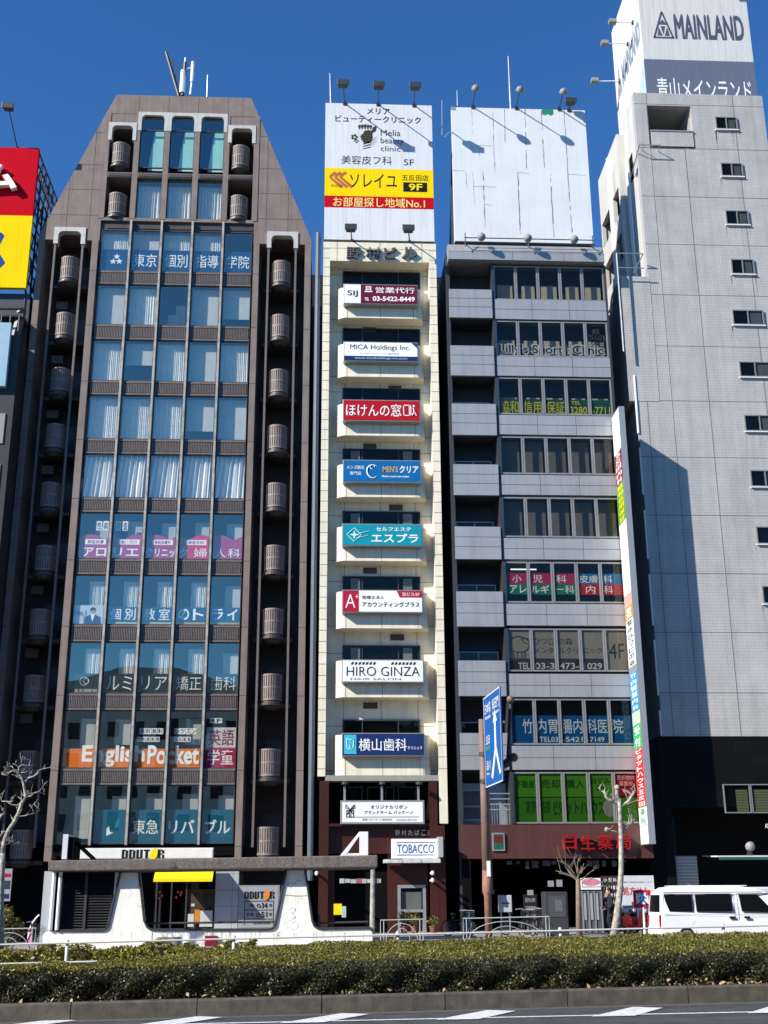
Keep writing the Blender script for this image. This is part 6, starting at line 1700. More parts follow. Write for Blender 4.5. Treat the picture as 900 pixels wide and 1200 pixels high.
# ================================================================ vehicles
tyre_m = flat('tyre', (.015,.015,.015), .8); dark_glass = mat('dark car glass', (.006,.007,.008), .08, var=0, spec=.25)
def van(label, x0, yn, L, H, W, body, name='van'):
    """x0: rear, yn: near side plane."""
    g = ground_z(x0+L/2)
    t = thing(name, label, 'van', (x0, yn+W/2, g))
    prof = [(0.0,.32),(-.02,.55),(0.02,1.05),(.06,1.55),(.14,1.74),(.34,1.86),(.8,1.90),(1.7,1.905),(2.5,1.88),(2.95,1.80),(3.15,1.72),(3.62,1.22),(3.86,1.04),(4.08,.90),(4.14,.62),(4.12,.32)]
    sx, sz = L/4.14, H/1.905
    mb = MB(); rings = []
    def inset(z): return 0 if z < 1.02 else (z-1.02)/.88*.13+(.09 if z > 1.80 else (max(0,(z-1.72)/.08)*.05))
    ys = (0, 1)
    P_ = [(x0+a*sx, z) for a, z in prof]
    vs = []
    for side in (0, 1):
        for (xx, z) in P_: 
            yy = yn+inset(z) if side == 0 else yn+W-inset(z); vs.append((xx, yy, g+z*sz))
    n = len(P_)
    fs = [tuple(range(n)), tuple(range(2*n-1, n-1, -1))]+[(i, n+i, n+(i+1)%n, (i+1)%n) for i in range(n)]
    mb.add(vs, fs); mb.build('body', body, t, bevel=.05)
    def yside(z): return yn+inset(z)-.012
    def spanel(name, pts, m, r=0):
        q = [(x0+a*sx, yside(z), g+z*sz) for a, z in pts]; q2 = [(p[0], p[1]+.03, p[2]) for p in q]; k = len(q)
        return MB().add(q+q2, [tuple(range(k)), tuple(range(2*k-1,k-1,-1))]+[(i,k+i,k+(i+1)%k,(i+1)%k) for i in range(k)]).build(name, m, t)
    spanel('window', [(.26,1.10),(.95,1.09),(.95,1.62),(.14,1.63),(.17,1.40)], dark_glass)
    spanel('window', [(1.06,1.09),(2.12,1.09),(2.12,1.63),(1.06,1.62)], dark_glass)
    spanel('window', [(2.40,1.09),(3.20,1.05),(3.30,1.12),(2.94,1.58),(2.86,1.63),(2.36,1.63)], dark_glass)
    sm = MB()
    for pts in ([(1.0,.4),(1.0,1.66)],[(2.2,.4),(2.2,1.66)],[(2.3,.4),(2.3,1.66)],[(3.28,.5),(3.3,1.1)]):
        (a, za), (b, zb2) = pts; sm.add([(x0+a*sx-.006,yside(za)+.006,g+za*sz),(x0+a*sx+.006,yside(za)+.006,g+za*sz),(x0+b*sx+.006,yside(zb2)+.006,g+zb2*sz),(x0+b*sx-.006,yside(zb2)+.006,g+zb2*sz)], [(0,1,2,3)])
    sm.add([(x0+.12*sx,yside(1.7)-.004,g+1.68*sz),(x0+3.1*sx,yside(1.7)-.004,g+1.68*sz),(x0+3.1*sx,yside(1.72)-.004,g+1.705*sz),(x0+.12*sx,yside(1.72)-.004,g+1.705*sz)], [(0,1,2,3)])
    sm.add([(x0+.1*sx,yside(.98)-.0,g+.985*sz),(x0+3.9*sx,yside(.98)-.0,g+.955*sz),(x0+3.9*sx,yside(.98)-.0,g+.965*sz),(x0+.1*sx,yside(.98)-.0,g+.997*sz)], [(0,1,2,3)])
    sm.build('door_seam', M['joint'], t)
    rb = MB()
    for k in range(5): rb.box(x0+.5*sx, x0+2.7*sx, yn+.3+k*(W-.66)/4, yn+.34+k*(W-.66)/4, g+1.895*sz, g+1.915*sz)
    rb.build('roof_rib', body, t)
    wf = MB()
    for a0, a1 in ((.14,.98),(1.03,2.15),(2.33,3.26)): wf.box(x0+a0*sx, x0+a1*sx, yside(1.64)-.006, yside(1.64)+.02, g+1.635*sz, g+1.655*sz)
    wf.build('window_trim', M['ink'], t)
    MB().tube((x0+.9*sx,yn-.004,g+.78*sz),(x0+.9*sx,yn+.02,g+.78*sz),.08,n=16).build('fuel_lid', body, t)
    for a in (2.12, 2.56): MB().box(x0+(a-.11)*sx, x0+(a+.05)*sx, yn-.035, yn+.0, g+.86*sz, g+.93*sz).build('door_handle', M['ink'], t)
    rw_ = MB(); y0, y1 = yn+.22, yn+W-.22
    rw_.add([(x0+.02*sx-.02,y1,g+1.08*sz),(x0+.02*sx-.02,y0,g+1.08*sz),(x0+.075*sx-.02,y0+.05,g+1.62*sz),(x0+.075*sx-.02,y1-.05,g+1.62*sz)], [(0,1,2,3)]); rw_.build('rear_window', dark_glass, t)
    for yy in (yn+.03, yn+W-.17): MB().box(x0-.035, x0+.0, yy, yy+.13, g+.6*sz, g+.98*sz).build('tail_light', flat('tail_red', (.35,.01,.01)), t)
    MB().box(x0-.06, x0+.1, yn+.1, yn+W-.1, g+.3*sz, g+.5*sz).build('bumper', body, t, bevel=.03)
    MB().box(x0+3.2*sx, x0+3.32*sx, yn-.18, yn+.0, g+1.1*sz, g+1.28*sz).build('mirror', M['ink'], t, bevel=.02)
    ws = MB(); ws.add([(x0+3.18*sx+.02,yn+W-.18,g+1.68*sz),(x0+3.18*sx+.02,yn+.18,g+1.68*sz),(x0+3.62*sx+.02,yn+.1,g+1.24*sz),(x0+3.62*sx+.02,yn+W-.1,g+1.24*sz)], [(0,1,2,3)]); ws.build('windscreen', dark_glass, t)
    MB().box(x0+4.06*sx, x0+4.14*sx, yn+.08, yn+.36, g+.72*sz, g+.9*sz).build('headlight', flat('lens', (.7,.7,.7), .1), t)
    for a in (.72, 3.35):
        for yy in (yn-.005, yn+W-.195):
            wq = MB().lathe((x0+a*sx, yy, g+.31), [(.2,0),(.30,.01),(.31,.05),(.31,.15),(.30,.19),(.2,.2)], 24, 'y').build('wheel', tyre_m, t)
            MB().lathe((x0+a*sx, yy-.01, g+.31), [(.05,0),(.19,.005),(.19,.03)], 16, 'y').build('rim', M['steel'], wq)
    return t
car_white = mat('white car paint', (.82,.82,.81), .25, var=.02, spec=.6)
vx, _ = P(774, 1062, 40.2)
van('white van with dark windows in the road behind the hedge', vx, 40.2, 4.6, 1.86, 1.68, car_white)
# box truck partly behind the van
bxx, bzz_ = P(871, 1039, 43.0); g = ground_z(bxx+2)
t = thing('box_truck', 'pale silver box truck just beyond the front of the white van', 'truck', (bxx, 43.6, g))
ht = P(880, 1039.5, 43.0)[1]
MB().box(bxx, bxx+3.2, 42.9, 44.6, g+.75, ht).build('cargo_box', flat('truck_silver', (.55,.60,.64), .3), t, bevel=.06)
dm = MB(); 
for q in ((bxx+.9,bxx+2.4,g+1.0,ht-.25),): dm.box(q[0], q[1], 42.885, 42.899, q[2], q[3])
dm.build('side_door', flat('truck_pale', (.42,.55,.70), .3), t)
MB().box(bxx+3.25, bxx+4.6, 42.95, 44.55, g+.5, g+1.75).build('cab', flat('truck_silver', (.55,.60,.64)), t, bevel=.12)
MB().box(bxx+3.5, bxx+4.4, 42.93, 42.949, g+1.1, g+1.6).build('window', dark_glass, t)
MB().box(bxx, bxx+4.5, 43.1, 44.4, g+.45, g+.74).build('chassis', M['dark_steel'], t)
for a in (.7, 3.9):
    for yy in (42.92, 44.38): MB().lathe((bxx+a,yy,g+.34), [(.2,0),(.33,.02),(.34,.06),(.34,.15),(.2,.2)], 20, 'y').build('wheel', tyre_m, t)

# ================================================================ bare street trees
bark_l = mat('pale plane bark', (.33,.305,.25), .9, var=.5, scale=7, bump=.8, bscale=20)
bark_d = mat('grey brown bark', (.20,.15,.11), .9, var=.3, scale=8)
def branch(mb, p, d, ln, r, depth, rng, spread=.5, nodes=3, droop=0.0, minr=.006):
    pts = [p]; rr = [r]; q = Vector(p); v = Vector(d).normalized()
    for i in range(nodes):
        v = (v+Vector((rng.uniform(-1,1),rng.uniform(-1,1),rng.uniform(-.6,1)+droop))*.28).normalized()
        q = q+v*ln/nodes; pts.append(tuple(q)); rr.append(max(minr, r*(1-.55*(i+1)/nodes)))
    mb.path(pts, rr, 6)
    if depth > 0:
        for k in range(rng.choice((2,3))):
            i = rng.randint(1, nodes); s_ = Vector(pts[i])
            dd = (v+Vector((rng.uniform(-1,1),rng.uniform(-1,1)*.6,rng.uniform(-.4,1)))*spread*1.6).normalized()
            branch(mb, tuple(s_), dd, ln*rng.uniform(.45,.75), rr[i]*.72, depth-1, rng, spread, nodes, droop, minr)
YL = 44.0
def T3(px, py, Y=YL, dy=0.0): x, z = P(px, py, Y+dy); return (x, Y+dy, z)
t = thing('street_tree', 'bare pale street tree with knotty twisted limbs at the left edge', 'tree', (P(-2,1100,YL)[0], YL, 0))
MB().path([T3(-1,1112),T3(0,1060),T3(1,1035),T3(2.5,1012),T3(3,1000)], [.17,.14,.125,.105,.095], 10).build('trunk', bark_l, t, smooth=True)
cr = MB(); rng = random.Random(5)
def limb(pts, r0, r1, sub=True):
    r0 *= .78; r1 *= .7
    q = [T3(x, y, YL, .08*math.sin(i*2.1)) for i, (x, y) in enumerate(pts)]
    n = len(q); cr.path(q, [r0+(r1-r0)*i/(n-1) for i in range(n)], 7)
    if sub:
        for i in range(1, n):
            for _ in range(1):
                d = (rng.uniform(-1,1), rng.uniform(-.5,.5), rng.uniform(-.2,1)); branch(cr, q[i], d, rng.uniform(.18,.4), max(.014, (r0+(r1-r0)*i/(n-1))*.45), 1, rng, .7, 3, 0, .008)
limb([(3,1000),(4,990),(9,975),(17,963),(22,952),(25.5,941),(30,934),(29,926),(27.5,918),(25,912),(22,906),(17,902),(11,905)], .115, .03)
limb([(30,934),(36,933),(41,929),(46,927.5),(52,931)], .045, .018); limb([(27.5,918),(33,912),(40,909.5),(47,902),(50,901)], .045, .016)
limb([(22,906),(22,899),(26,896),(33,898),(36,890)], .035, .014); limb([(22,906),(14,903),(7,909),(2,907)], .035, .014)
limb([(25.5,941),(20,944),(13,943),(8,939),(2,939)], .05, .016); limb([(4,990),(9,989),(14,985),(19,988)], .04, .02)
limb([(3,1000),(-2,985),(-4,965),(2,955),(6,953)], .09, .05); limb([(9,975),(18,957),(29,956),(40,953),(47,949)], .025, .01)
cr.build('crown', bark_l, t, smooth=True)
YR_ = 45.6
def T4(px, py, dy=0): x, z = P(px, py, YR_+dy); return (x, YR_+dy, z)
t = thing('street_tree', 'pollarded pale street tree with a forked top before the red brown fascia', 'tree', (P(720,1092,YR_)[0], YR_, 0))
MB().path([T4(719.5,1100),T4(723,1075),T4(726.5,1045),T4(728,1020),T4(728,985),T4(726.5,950),T4(725.5,936)], [.17,.135,.115,.10,.09,.075,.07], 10).build('trunk', bark_l, t, smooth=True)
cr = MB(); rng = random.Random(9)
def limb4(pts, r0, r1, sub=1):
    q = [T4(x, y, .06*math.sin(i*1.7)) for i, (x, y) in enumerate(pts)]; n = len(q)
    cr.path(q, [r0+(r1-r0)*i/(n-1) for i in range(n)], 7)
    for i in range(1, n):
        for _ in range(sub): branch(cr, q[i], (rng.uniform(-1,1), rng.uniform(-.4,.4), rng.uniform(-.1,1)), rng.uniform(.18,.4), .022, 1, rng, .8, 3, 0, .007)
limb4([(725.5,938),(722,941),(715,938),(710,934),(708,928),(704,926),(702,923)], .07, .035)
limb4([(726,945),(731,943),(737,939),(741,932),(744.5,926)], .065, .045)
limb4([(725,937),(723,930),(723,924)], .075, .06, 0); cr.ball(T4(723,923), .11, 10, 6)
limb4([(728,978),(733,972),(737,966),(742,965)], .03, .012, 2); limb4([(728,978),(720,974),(711,973)], .03, .02, 1)
cr.ball(T4(711,972), .09, 8, 5)
cr.build('crown', bark_l, t, smooth=True)
t = thing('bare_shrub', 'small bare twiggy tree beside the dark cabinet, before the pharmacy', 'tree', (P(677,1090,47)[0], 47, 0))
mb = MB(); rng = random.Random(3)
b0 = (*P(678,1095,47),); mb.path([(P(679,1098,47)[0],47,P(679,1098,47)[1]),(P(678,1060,47)[0],47,P(678,1060,47)[1]),(P(677,1030,47)[0],47,P(677,1030,47)[1])], [.13,.10,.07], 8)
mb.build('trunk', bark_d, t, smooth=True)
cr = MB(); top = (P(677,1032,47)[0],47,P(677,1032,47)[1])
for px, py in ((650,1004),(658,1012),(667,1006),(676,1004),(684,1008),(662,1022),(690,1014),(652,1018),(686,1024),(694,1022)):
    e = P(px, py, 47); d = Vector((e[0]-top[0], rng.uniform(-.3,.3), e[1]-top[2])); branch(cr, top, d, d.length*1.0, .03, 1, rng, .5, 4, 0, .008)
cr.build('crown', bark_d, t)

# ================================================================ small street things on the far pavement
def gp(px, Y): x = XX(px, 1090, Y); return x, ground_z(x)+.12
flat('rail_grey', (.42,.42,.41))
def bar_guard(label, xa_px, xb_px, Y, group='low tubular guards on the far pavement'):
    xa, ga = gp(xa_px, Y); xb, gb = gp(xb_px, Y)
    t = thing('guard_rail', label, 'guard rail', ((xa+xb)/2, Y, (ga+gb)/2), group)
    mb = MB(); h = .8; mb.path([(xa,Y,ga),(xa,Y,ga+h),(xb,Y,gb+h),(xb,Y,gb)], [.021]*4, 8); mb.tube((xa+.12,Y,ga),(xa+.12,Y,ga+h),.017); mb.tube((xb-.12,Y,gb),(xb-.12,Y,gb+h),.017)
    mb.build('frame', M['rail_grey'], t)
    ar = MB(); cx = (xa+xb)/2; w_ = (xb-xa)/2-.2
    ar.path([(cx+w_*math.cos(u), Y, (ga+gb)/2+.05+.62*math.sin(u)) for u in [math.pi*i/12 for i in range(13)]], [.014]*13, 6)
    ar.path([(cx+w_*.5*math.cos(u), Y, (ga+gb)/2+.05+.45*math.sin(u)) for u in [math.pi*i/12 for i in range(13)]], [.012]*13, 6); ar.build('arch', M['rail_grey'], t)
bar_guard('low white tubular guard at the foot of the blue road sign pole', 543, 644, 46.0)
bar_guard('low white tubular guard in front of the tobacco kiosk', 446, 496, 46.4)
bar_guard('low white tubular guard left of the white pavilion', -20, 42, 46.4)
# cabinets and boxes
x0, x1, z0, z1 = RC(585, 1049, 600, 1069, 46.8)
t = thing('meter_box', 'pale grey box on two thin legs right of the rusty pole', 'utility box', ((x0+x1)/2, 46.8, ground_z(x0)+.14))
MB().box(x0, x1, 46.8, 47.1, z0, z1).build('housing', flat('box_grey', (.45,.46,.47)), t, bevel=.02); mb = MB()
for x in (x0+.08, x1-.08): mb.tube((x,46.95,ground_z(x)+.1),(x,46.95,z0),.03)
mb.build('leg', M['steel'], t)
MB().box(x0+.1, x1-.1, 46.793, 46.8, z0+.3, z0+.34).build('latch', M['dark_steel'], t)
x0, x1, z0, z1 = RC(639, 1045, 666, 1095, 49.5); g = ground_z(x0)+.14
t = thing('vending_cabinet', 'dark grey cabinet on the pavement left of the small bare tree', 'cabinet', ((x0+x1)/2, 49.5, g))
MB().box(x0, x1, 49.5, 50.3, g, z1).build('housing', flat('cabinet_dark', (.05,.052,.056), .35), t, bevel=.03)
MB().box(x0+.15, x1-.08, 49.48, 49.499, g+.7, z1-.15).build('front_panel', flat('cabinet_panel', (.075,.08,.085), .25), t); MB().box(x0+.4, x0+.7, 49.47, 49.479, z1-.75, z1-.3).build('notice', flat('cabinet_note', (.12,.125,.13)), t)
x0, x1, z0, z1 = RC(682, 1044, 706, 1092, 52.0); g = ground_z(x0)+.14
t = thing('display_case', 'tall grey glazed display case with pale panels beside the person', 'display case', ((x0+x1)/2, 52, g))
MB().box(x0, x1, 52.0, 52.8, g, z1).build('housing', flat('case_grey', (.10,.105,.11), .3), t)
mb = MB()
for k in (.02,.33,.62,.95): mb.box(x0+(x1-x0)*k, x0+(x1-x0)*k+.05, 51.96, 51.999, g, z1)
mb.build('frame', M['steel'], t); mb = MB()
for k in (.10,.42,.70): mb.box(x0+(x1-x0)*k, x0+(x1-x0)*(k+.12), 51.975, 51.998, g+.5, z1-.1)
mb.build('panel', flat('case_pale', (.35,.36,.36)), t)
x0, x1, z0, z1 = RC(681, 1029, 704, 1042.5, 53)
t = thing('shop_sign', 'white shop panel with a pink patch above the glazed display case', 'sign', (x0, 53, z0))
MB().box(x0, x1, 53, 53.1, z0, z1).build('board', M['white'], t); mb = MB(); mb.add([(x0+.42+.4*math.cos(u),52.992,z1-.16+.15*math.sin(u)) for u in [i*math.pi/8 for i in range(16)]], [tuple(range(16))]); mb.build('pink_patch', flat('pink_patch', (.70,.20,.28)), t)
mb = MB(); cx = (x0+x1)/2+.05
mb.path([(cx-.45,52.99,z0+.12),(cx-.45,52.99,z0+.33),(cx-.2,52.99,z0+.33),(cx,52.99,z0+.5),(cx+.2,52.99,z0+.33),(cx+.45,52.99,z0+.33),(cx+.45,52.99,z0+.12),(cx-.45,52.99,z0+.12)], [.014]*8, 4); mb.build('drawing', flat('sketch_grey', (.35,.37,.35)), t)
x0, x1, z0, z1 = RC(706, 1026.5, 727, 1062, 53)
t = thing('shop_sign', 'dark brown shop panel with three rows of white lettering behind the person', 'sign', (x0, 53, z0))
MB().box(x0, x1, 53.05, 53.15, z0-1.5, z1).build('board', flat('panel_brown', (.05,.03,.025)), t)
mb = MB(); h = (z1-z0)
for k, s in enumerate(('小児科','アレルギー科','皮膚科','内科')): 
    for i, ch in enumerate(s):
        n = len(s); text(mb, ch, x0+.08+(x1-x0-.16)*i/n, x0+.03+(x1-x0-.16)*(i+1)/n, z1-h*(k+1)/4+.06, z1-h*k/4-.08, 53.04, .03)
mb.build('lettering', M['white'], t)
x0, x1, z0, z1 = RC(729, 1026, 768, 1090, 54)
t = thing('shop_sign', 'large white pharmacy panel with red prescription lettering left of the van', 'sign', (x0, 54, z0))
MB().box(x0, x1, 54, 54.1, z0-.2, z1).build('board', flat('panel_white', (.62,.63,.65)), t)
mb = MB(); zz1_, zz0_ = ZZ(748,1039,54), ZZ(748,1049,54); text(mb, '処方せん', x0+.05, x1-.25, zz0_, zz1_, 53.99, .02); mb.build('lettering', M['bright_red'], t)
mb = MB(); text(mb, 'お薬のご相談はお気軽にどうぞ', x0+.05, x1-.1, ZZ(748,1034.5,54), ZZ(748,1032.8,54), 53.99, .0); mb.build('lettering', M['ink'], t)
x0, x1, z0, z1 = RC(742.5, 1043, 763, 1063.5, 46); g = ground_z(x0)+.14; xc = (x0+x1)/2
t = thing('crossing_sign', 'red framed no crossing sign with a blue walking figure on a white post', 'sign', (xc, 46, g))
MB().box(x0, x1, 46, 46.05, z0, z1).build('board', M['bright_red'], t, bevel=.01); MB().box(x0+.1, x1-.1, 45.99, 45.999, z0+.12, z1-.1).build('face_panel', M['white'], t)
mb = MB(); cz = (z0+z1)/2
mb.ball((xc+.02,45.985,cz+.18), .05, 10, 6, (1,.1,1))
for p, q_, r in (((xc,cz+.13),(xc-.02,cz-.02),.05),((xc-.02,cz-.02),(xc-.13,cz-.22),.03),((xc-.02,cz-.02),(xc+.1,cz-.12),.03),((xc+.1,cz-.12),(xc+.1,cz-.23),.028),((xc,cz+.1),(xc-.12,cz-.0),.024),((xc,cz+.1),(xc+.12,cz+.03),.024)): mb.tube((p[0],45.985,p[1]),(q_[0],45.985,q_[1]),r,n=6)
mb.build('figure', M['blue'], t)
mb = MB()
for s_ in (-1, 1): mb.tube((xc-.2*s_,45.975,cz-.2),(xc-.1*s_,45.975,cz-.12),.02,n=5); mb.tube((xc+.2*s_,45.975,cz+.22),(xc+.12*s_,45.975,cz+.14),.02,n=5)
mb.build('bar', M['bright_red'], t)
MB().tube((xc+.02,46.03,g),(xc+.02,46.03,z0),.05).build('post', M['white_paint'], t)
# scooter and bicycles
def bicycle(label, x, y, g, col, L=1.05, name='bicycle', turn=0.0):
    t = thing(name, label, 'bicycle', (x, y, g), 'bicycles parked on the far pavement')
    for dx in (-L/2, L/2):
        w = MB().torus((x+dx,y,g+.33), .30, .022, 'y', 24, 6); wo = w.build('wheel', tyre_m, t); sp_ = MB()
        for i in range(10): a = math.pi*i/10; sp_.tube((x+dx-.29*math.cos(a),y,g+.33-.29*math.sin(a)),(x+dx+.29*math.cos(a),y,g+.33+.29*math.sin(a)),.004,n=4)
        sp_.build('spoke', M['steel'], wo)
    fm_ = MB(); A0, B0, C0, D0_ = (x-L/2,y,g+.33),(x-.15,y,g+.30),(x-.25,y,g+.78),(x+.33,y,g+.80)
    for p, q_ in ((A0,B0),(A0,C0),(B0,C0),(B0,D0_),((x-.2,y,g+.6),(x+.36,y,g+.7)),(D0_,(x+L/2,y,g+.33)),(D0_,(x+.30,y,g+.98))): fm_.tube(p,q_,.02)
    fm_.build('frame', col, t)
    MB().ball((x-.27,y,g+.86), .12, 12, 6, (1.1,.7,.4)).build('saddle', M['ink'], t)
    MB().path([(x+.18,y-.25,g+1.0),(x+.3,y-.12,g+1.02),(x+.3,y+.12,g+1.02),(x+.18,y+.25,g+1.0)], [.014]*4, 6).build('handlebar', M['steel'], t)
    b = MB(); 
    for k in range(4): b.path([(x+.38,y-.16,g+.72+.07*k),(x+.66,y-.16,g+.72+.07*k),(x+.66,y+.16,g+.72+.07*k),(x+.38,y+.16,g+.72+.07*k),(x+.38,y-.16,g+.72+.07*k)], [.008]*5, 4)
    b.build('basket', M['dark_steel'], t)
    return t
for px, Y, lb, c, rz in ((618,49,'dark bicycle with front basket parked right of the grey meter box','ink',1.0),(632,50.5,'second dark bicycle, close against the dark cabinet','ink',1.2),(26,47.5,'bicycle parked behind the guard left of the white pavilion','ink',0.1),(548,50,'bicycle standing in shade left of the rusty pole','dusk_blue',1.2)):
    x, g = gp(px, Y); b = bicycle(lb, x, Y, g, M[c]); b.rotation_euler.z = rz
for px, Y, lb, rz in ((605,51.5,'bicycle in deep shade behind the grey meter box',.5),(626,52.5,'bicycle in deep shade between the meter box and the dark cabinet',.9),(538,52,'bicycle in deep shade at the corner of the grey building',.4)):
    x, g = gp(px, Y); b = bicycle(lb, x, Y, g, M['ink']); b.rotation_euler.z = rz
t = thing('standing_board', 'dark standing signboard with pale lines of writing in the shade right of the meter box', 'sign', (gp(621,53.5)[0], 53.5, gp(621,53.5)[1]))
x0, x1, z0, z1 = RC(614, 1048, 630, 1088, 53.5); MB().box(x0, x1, 53.5, 53.58, z0, z1).build('board', flat('board_black', (.02,.02,.022)), t)
mb = MB()
for k, s in enumerate(('処方せん受付','日用雑貨','化粧品','健康食品')): text(mb, s, x0+.08, x1-.08, z1-.32-.34*k, z1-.14-.34*k, 53.49, .01)
mb.build('lettering', flat('board_chalk', (.45,.45,.43)), t)
for px, py, w_, h_, lb in ((642,1032,7,7,'left one of two pale notices over the dark cabinet'),(652,1031,7,8,'right one of two pale notices over the dark cabinet'),(618,1043,7,6,'single pale notice above the dark standing signboard')):
    x0, x1, z0, z1 = RC(px, py, px+w_, py+h_, 53.2); tag(MB().box(x0, x1, 53.2, 53.22, z0, z1).build('paper_notice', flat('paper_dim', (.28,.28,.27))), lb, 'notice')
def scooter(label, px, Y, col):
    x, g = gp(px, Y); t = thing('motor_scooter', label, 'motor scooter', (x, Y, g))
    for dx in (-.6, .6): MB().torus((x+dx,Y,g+.26), .2, .065, 'y', 20, 8).build('wheel', tyre_m, t)
    b = MB(); b.prism([(x-.75,g+.45),(x-.78,g+.68),(x-.3,g+.78),(x-.05,g+.62),(x-.02,g+.33),(x+.28,g+.3),(x+.5,g+.98),(x+.62,g+.95),(x+.62,g+.45),(x+.5,g+.3),(x-.3,g+.22)], Y-.18, Y+.18); b.build('body', col, t, bevel=.05)
    MB().box(x-.8, x-.15, Y-.15, Y+.15, g+.76, g+.86).build('saddle', M['ink'], t, bevel=.04)
    MB().path([(x+.45,Y-.33,g+1.02),(x+.52,Y,g+1.05),(x+.45,Y+.33,g+1.02)], [.02]*3, 6).build('handlebar', M['ink'], t)
    MB().ball((x+.62,Y,g+.9), .1, 10, 6).build('headlight', M['steel'], t)
    t.rotation_euler.z = rad(-68)
scooter('red motor scooter parked in front of the pharmacy panel', 746, 47.5, flat('scooter_red', (.07,.005,.006)))
scooter('black motor scooter in the shade beside the street tree fork base', 733, 49.0, M['ink'])
# pink flag banner left of the pavilion
t = thing('feather_flag', 'pink feather flag with a dark top leaning left of the white pavilion', 'flag', (P(33,1100,51)[0], 51, .0))
mb = MB(); cur = [(33,1100),(34.5,1090),(37.5,1082),(42,1076),(46,1072)]
pts3 = [(*P(x, y, 51),) for x, y in cur]
mb.path([(p[0],51,p[1]) for p in pts3], [.03]*5, 6); mb.build('pole', M['white_paint'], t)
mb = MB(); fl = [(31,1107),(33,1089),(36,1085),(39,1086),(36,1107)]; mb.prism([P(x, y, 51) for x, y in fl], 51.0, 51.02); mb.build('cloth', flat('flag_pink', (.62,.22,.34)), t)
mb = MB(); fl = [(36.2,1084.5),(38,1079),(42,1075),(44,1077),(39.5,1085.5)]; mb.prism([P(x, y, 51) for x, y in fl], 51.0, 51.02); mb.build('cloth', M['ink'], t)
# leafy shrub in shade, posters and foundations at the left edge
t = thing('shrub', 'dark leafy shrub in the shade at the left edge', 'shrub', (P(8,1085,48)[0], 48, .0))
n = 1800; c = np.array([P(8,1080,48)[0]-.2, 48, .7]); d = RNG.normal(size=(n,3)); d /= np.linalg.norm(d,axis=1)[:,None]; rr = RNG.uniform(.4,1,(n,1))**.5
leaf_cloud('crown', c+d*rr*np.array([.8,.5,.75])*(1+.2*np.sin(d[:,:1]*7)), d, .07, hedge_m, t); MB().tube((c[0],48,-.1),(c[0],48,.7),.04).build('trunk', bark_d, t)
x0, x1, z0, z1 = RC(-8, 1018, 13, 1056, 55.5)
t = thing('notice_board', 'dim notice board with red and blue strips in the shade at the left edge', 'sign', (x0, 55.5, z0))
MB().box(x0, x1, 55.5, 55.6, z0, z1).build('board', flat('board_mid2', (.30,.30,.30)), t)
mb = MB(); mb.box(x0+.05, x1-.05, 55.49, 55.499, z1-.35, z1-.2); mb.build('colour_band', M['crimson'], t); mb = MB(); mb.box(x0+.05, x1-.05, 55.49, 55.499, z0+.1, z0+.3); mb.build('colour_band', M['navy'], t)
mb = MB(); mb.box(x0+.05, x1-.05, 55.49, 55.499, z0+.5, z1-.5); mb.build('face_panel', flat('dim_dark', (.04,.04,.045)), t)
mb = MB(); text(mb, '駐輪禁止', x0+.15, x1-.12, z0+.75, z1-.6, 55.48, .02); mb.build('lettering', M['sign_white'], t)
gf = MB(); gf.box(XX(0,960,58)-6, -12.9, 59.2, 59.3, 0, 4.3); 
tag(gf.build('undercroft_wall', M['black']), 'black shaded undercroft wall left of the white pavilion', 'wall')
# potted plants by the kiosk
def potted(label, px, Y, h, n, m=None):
    x, g = gp(px, Y); t = thing('potted_plant', label, 'potted plant', (x, Y, g), 'potted plants by the tobacco kiosk')
    MB().lathe((x,Y,g), [(.13,0),(.18,.3),(.2,.3),(.2,.34),(.15,.34)], 14).build('pot', flat('terracotta', (.18,.08,.05)), t)
    c = np.array([x, Y, g+.35+h/2]); d = RNG.normal(size=(n,3)); d /= np.linalg.norm(d,axis=1)[:,None]
    leaf_cloud('foliage', c+d*RNG.uniform(.3,1,(n,1))*np.array([.3,.25,h/2]), d, .05, hedge_m, t); mb = MB()
    for k in range(5): a = k*1.25; mb.tube((x,Y,g+.3),(x+.2*math.cos(a),Y+.15*math.sin(a),g+.3+h*.8),.01,n=5)
    mb.build('stem', bark_d, t)
potted('tall leafy potted plant under the kiosk window', 474, 55.8, .8, 260); potted('wider potted plant right of the tall one under the kiosk window', 486, 55.6, .6, 220); potted('small potted plant beside the red granite pier', 508, 55.5, .45, 120)
# wall lamps on the granite
for px, py, lb in ((507,1023,'upper white wall lamp on the red granite by the kiosk'),(507,1031.5,'lower white wall lamp on the red granite by the kiosk'),(371,1023.5,'white wall lamp in the dark opening under the canopy end')):
    x, z = P(px, py, 57.0); t = tag(MB().ball((x,57,z), .085, 14, 8, (1,.7,1.2)).box(x-.05,x+.05,57.05,58.2,z-.04,z+.04).build('wall_lamp', M['sign_white'], smooth=False), lb, 'lamp')
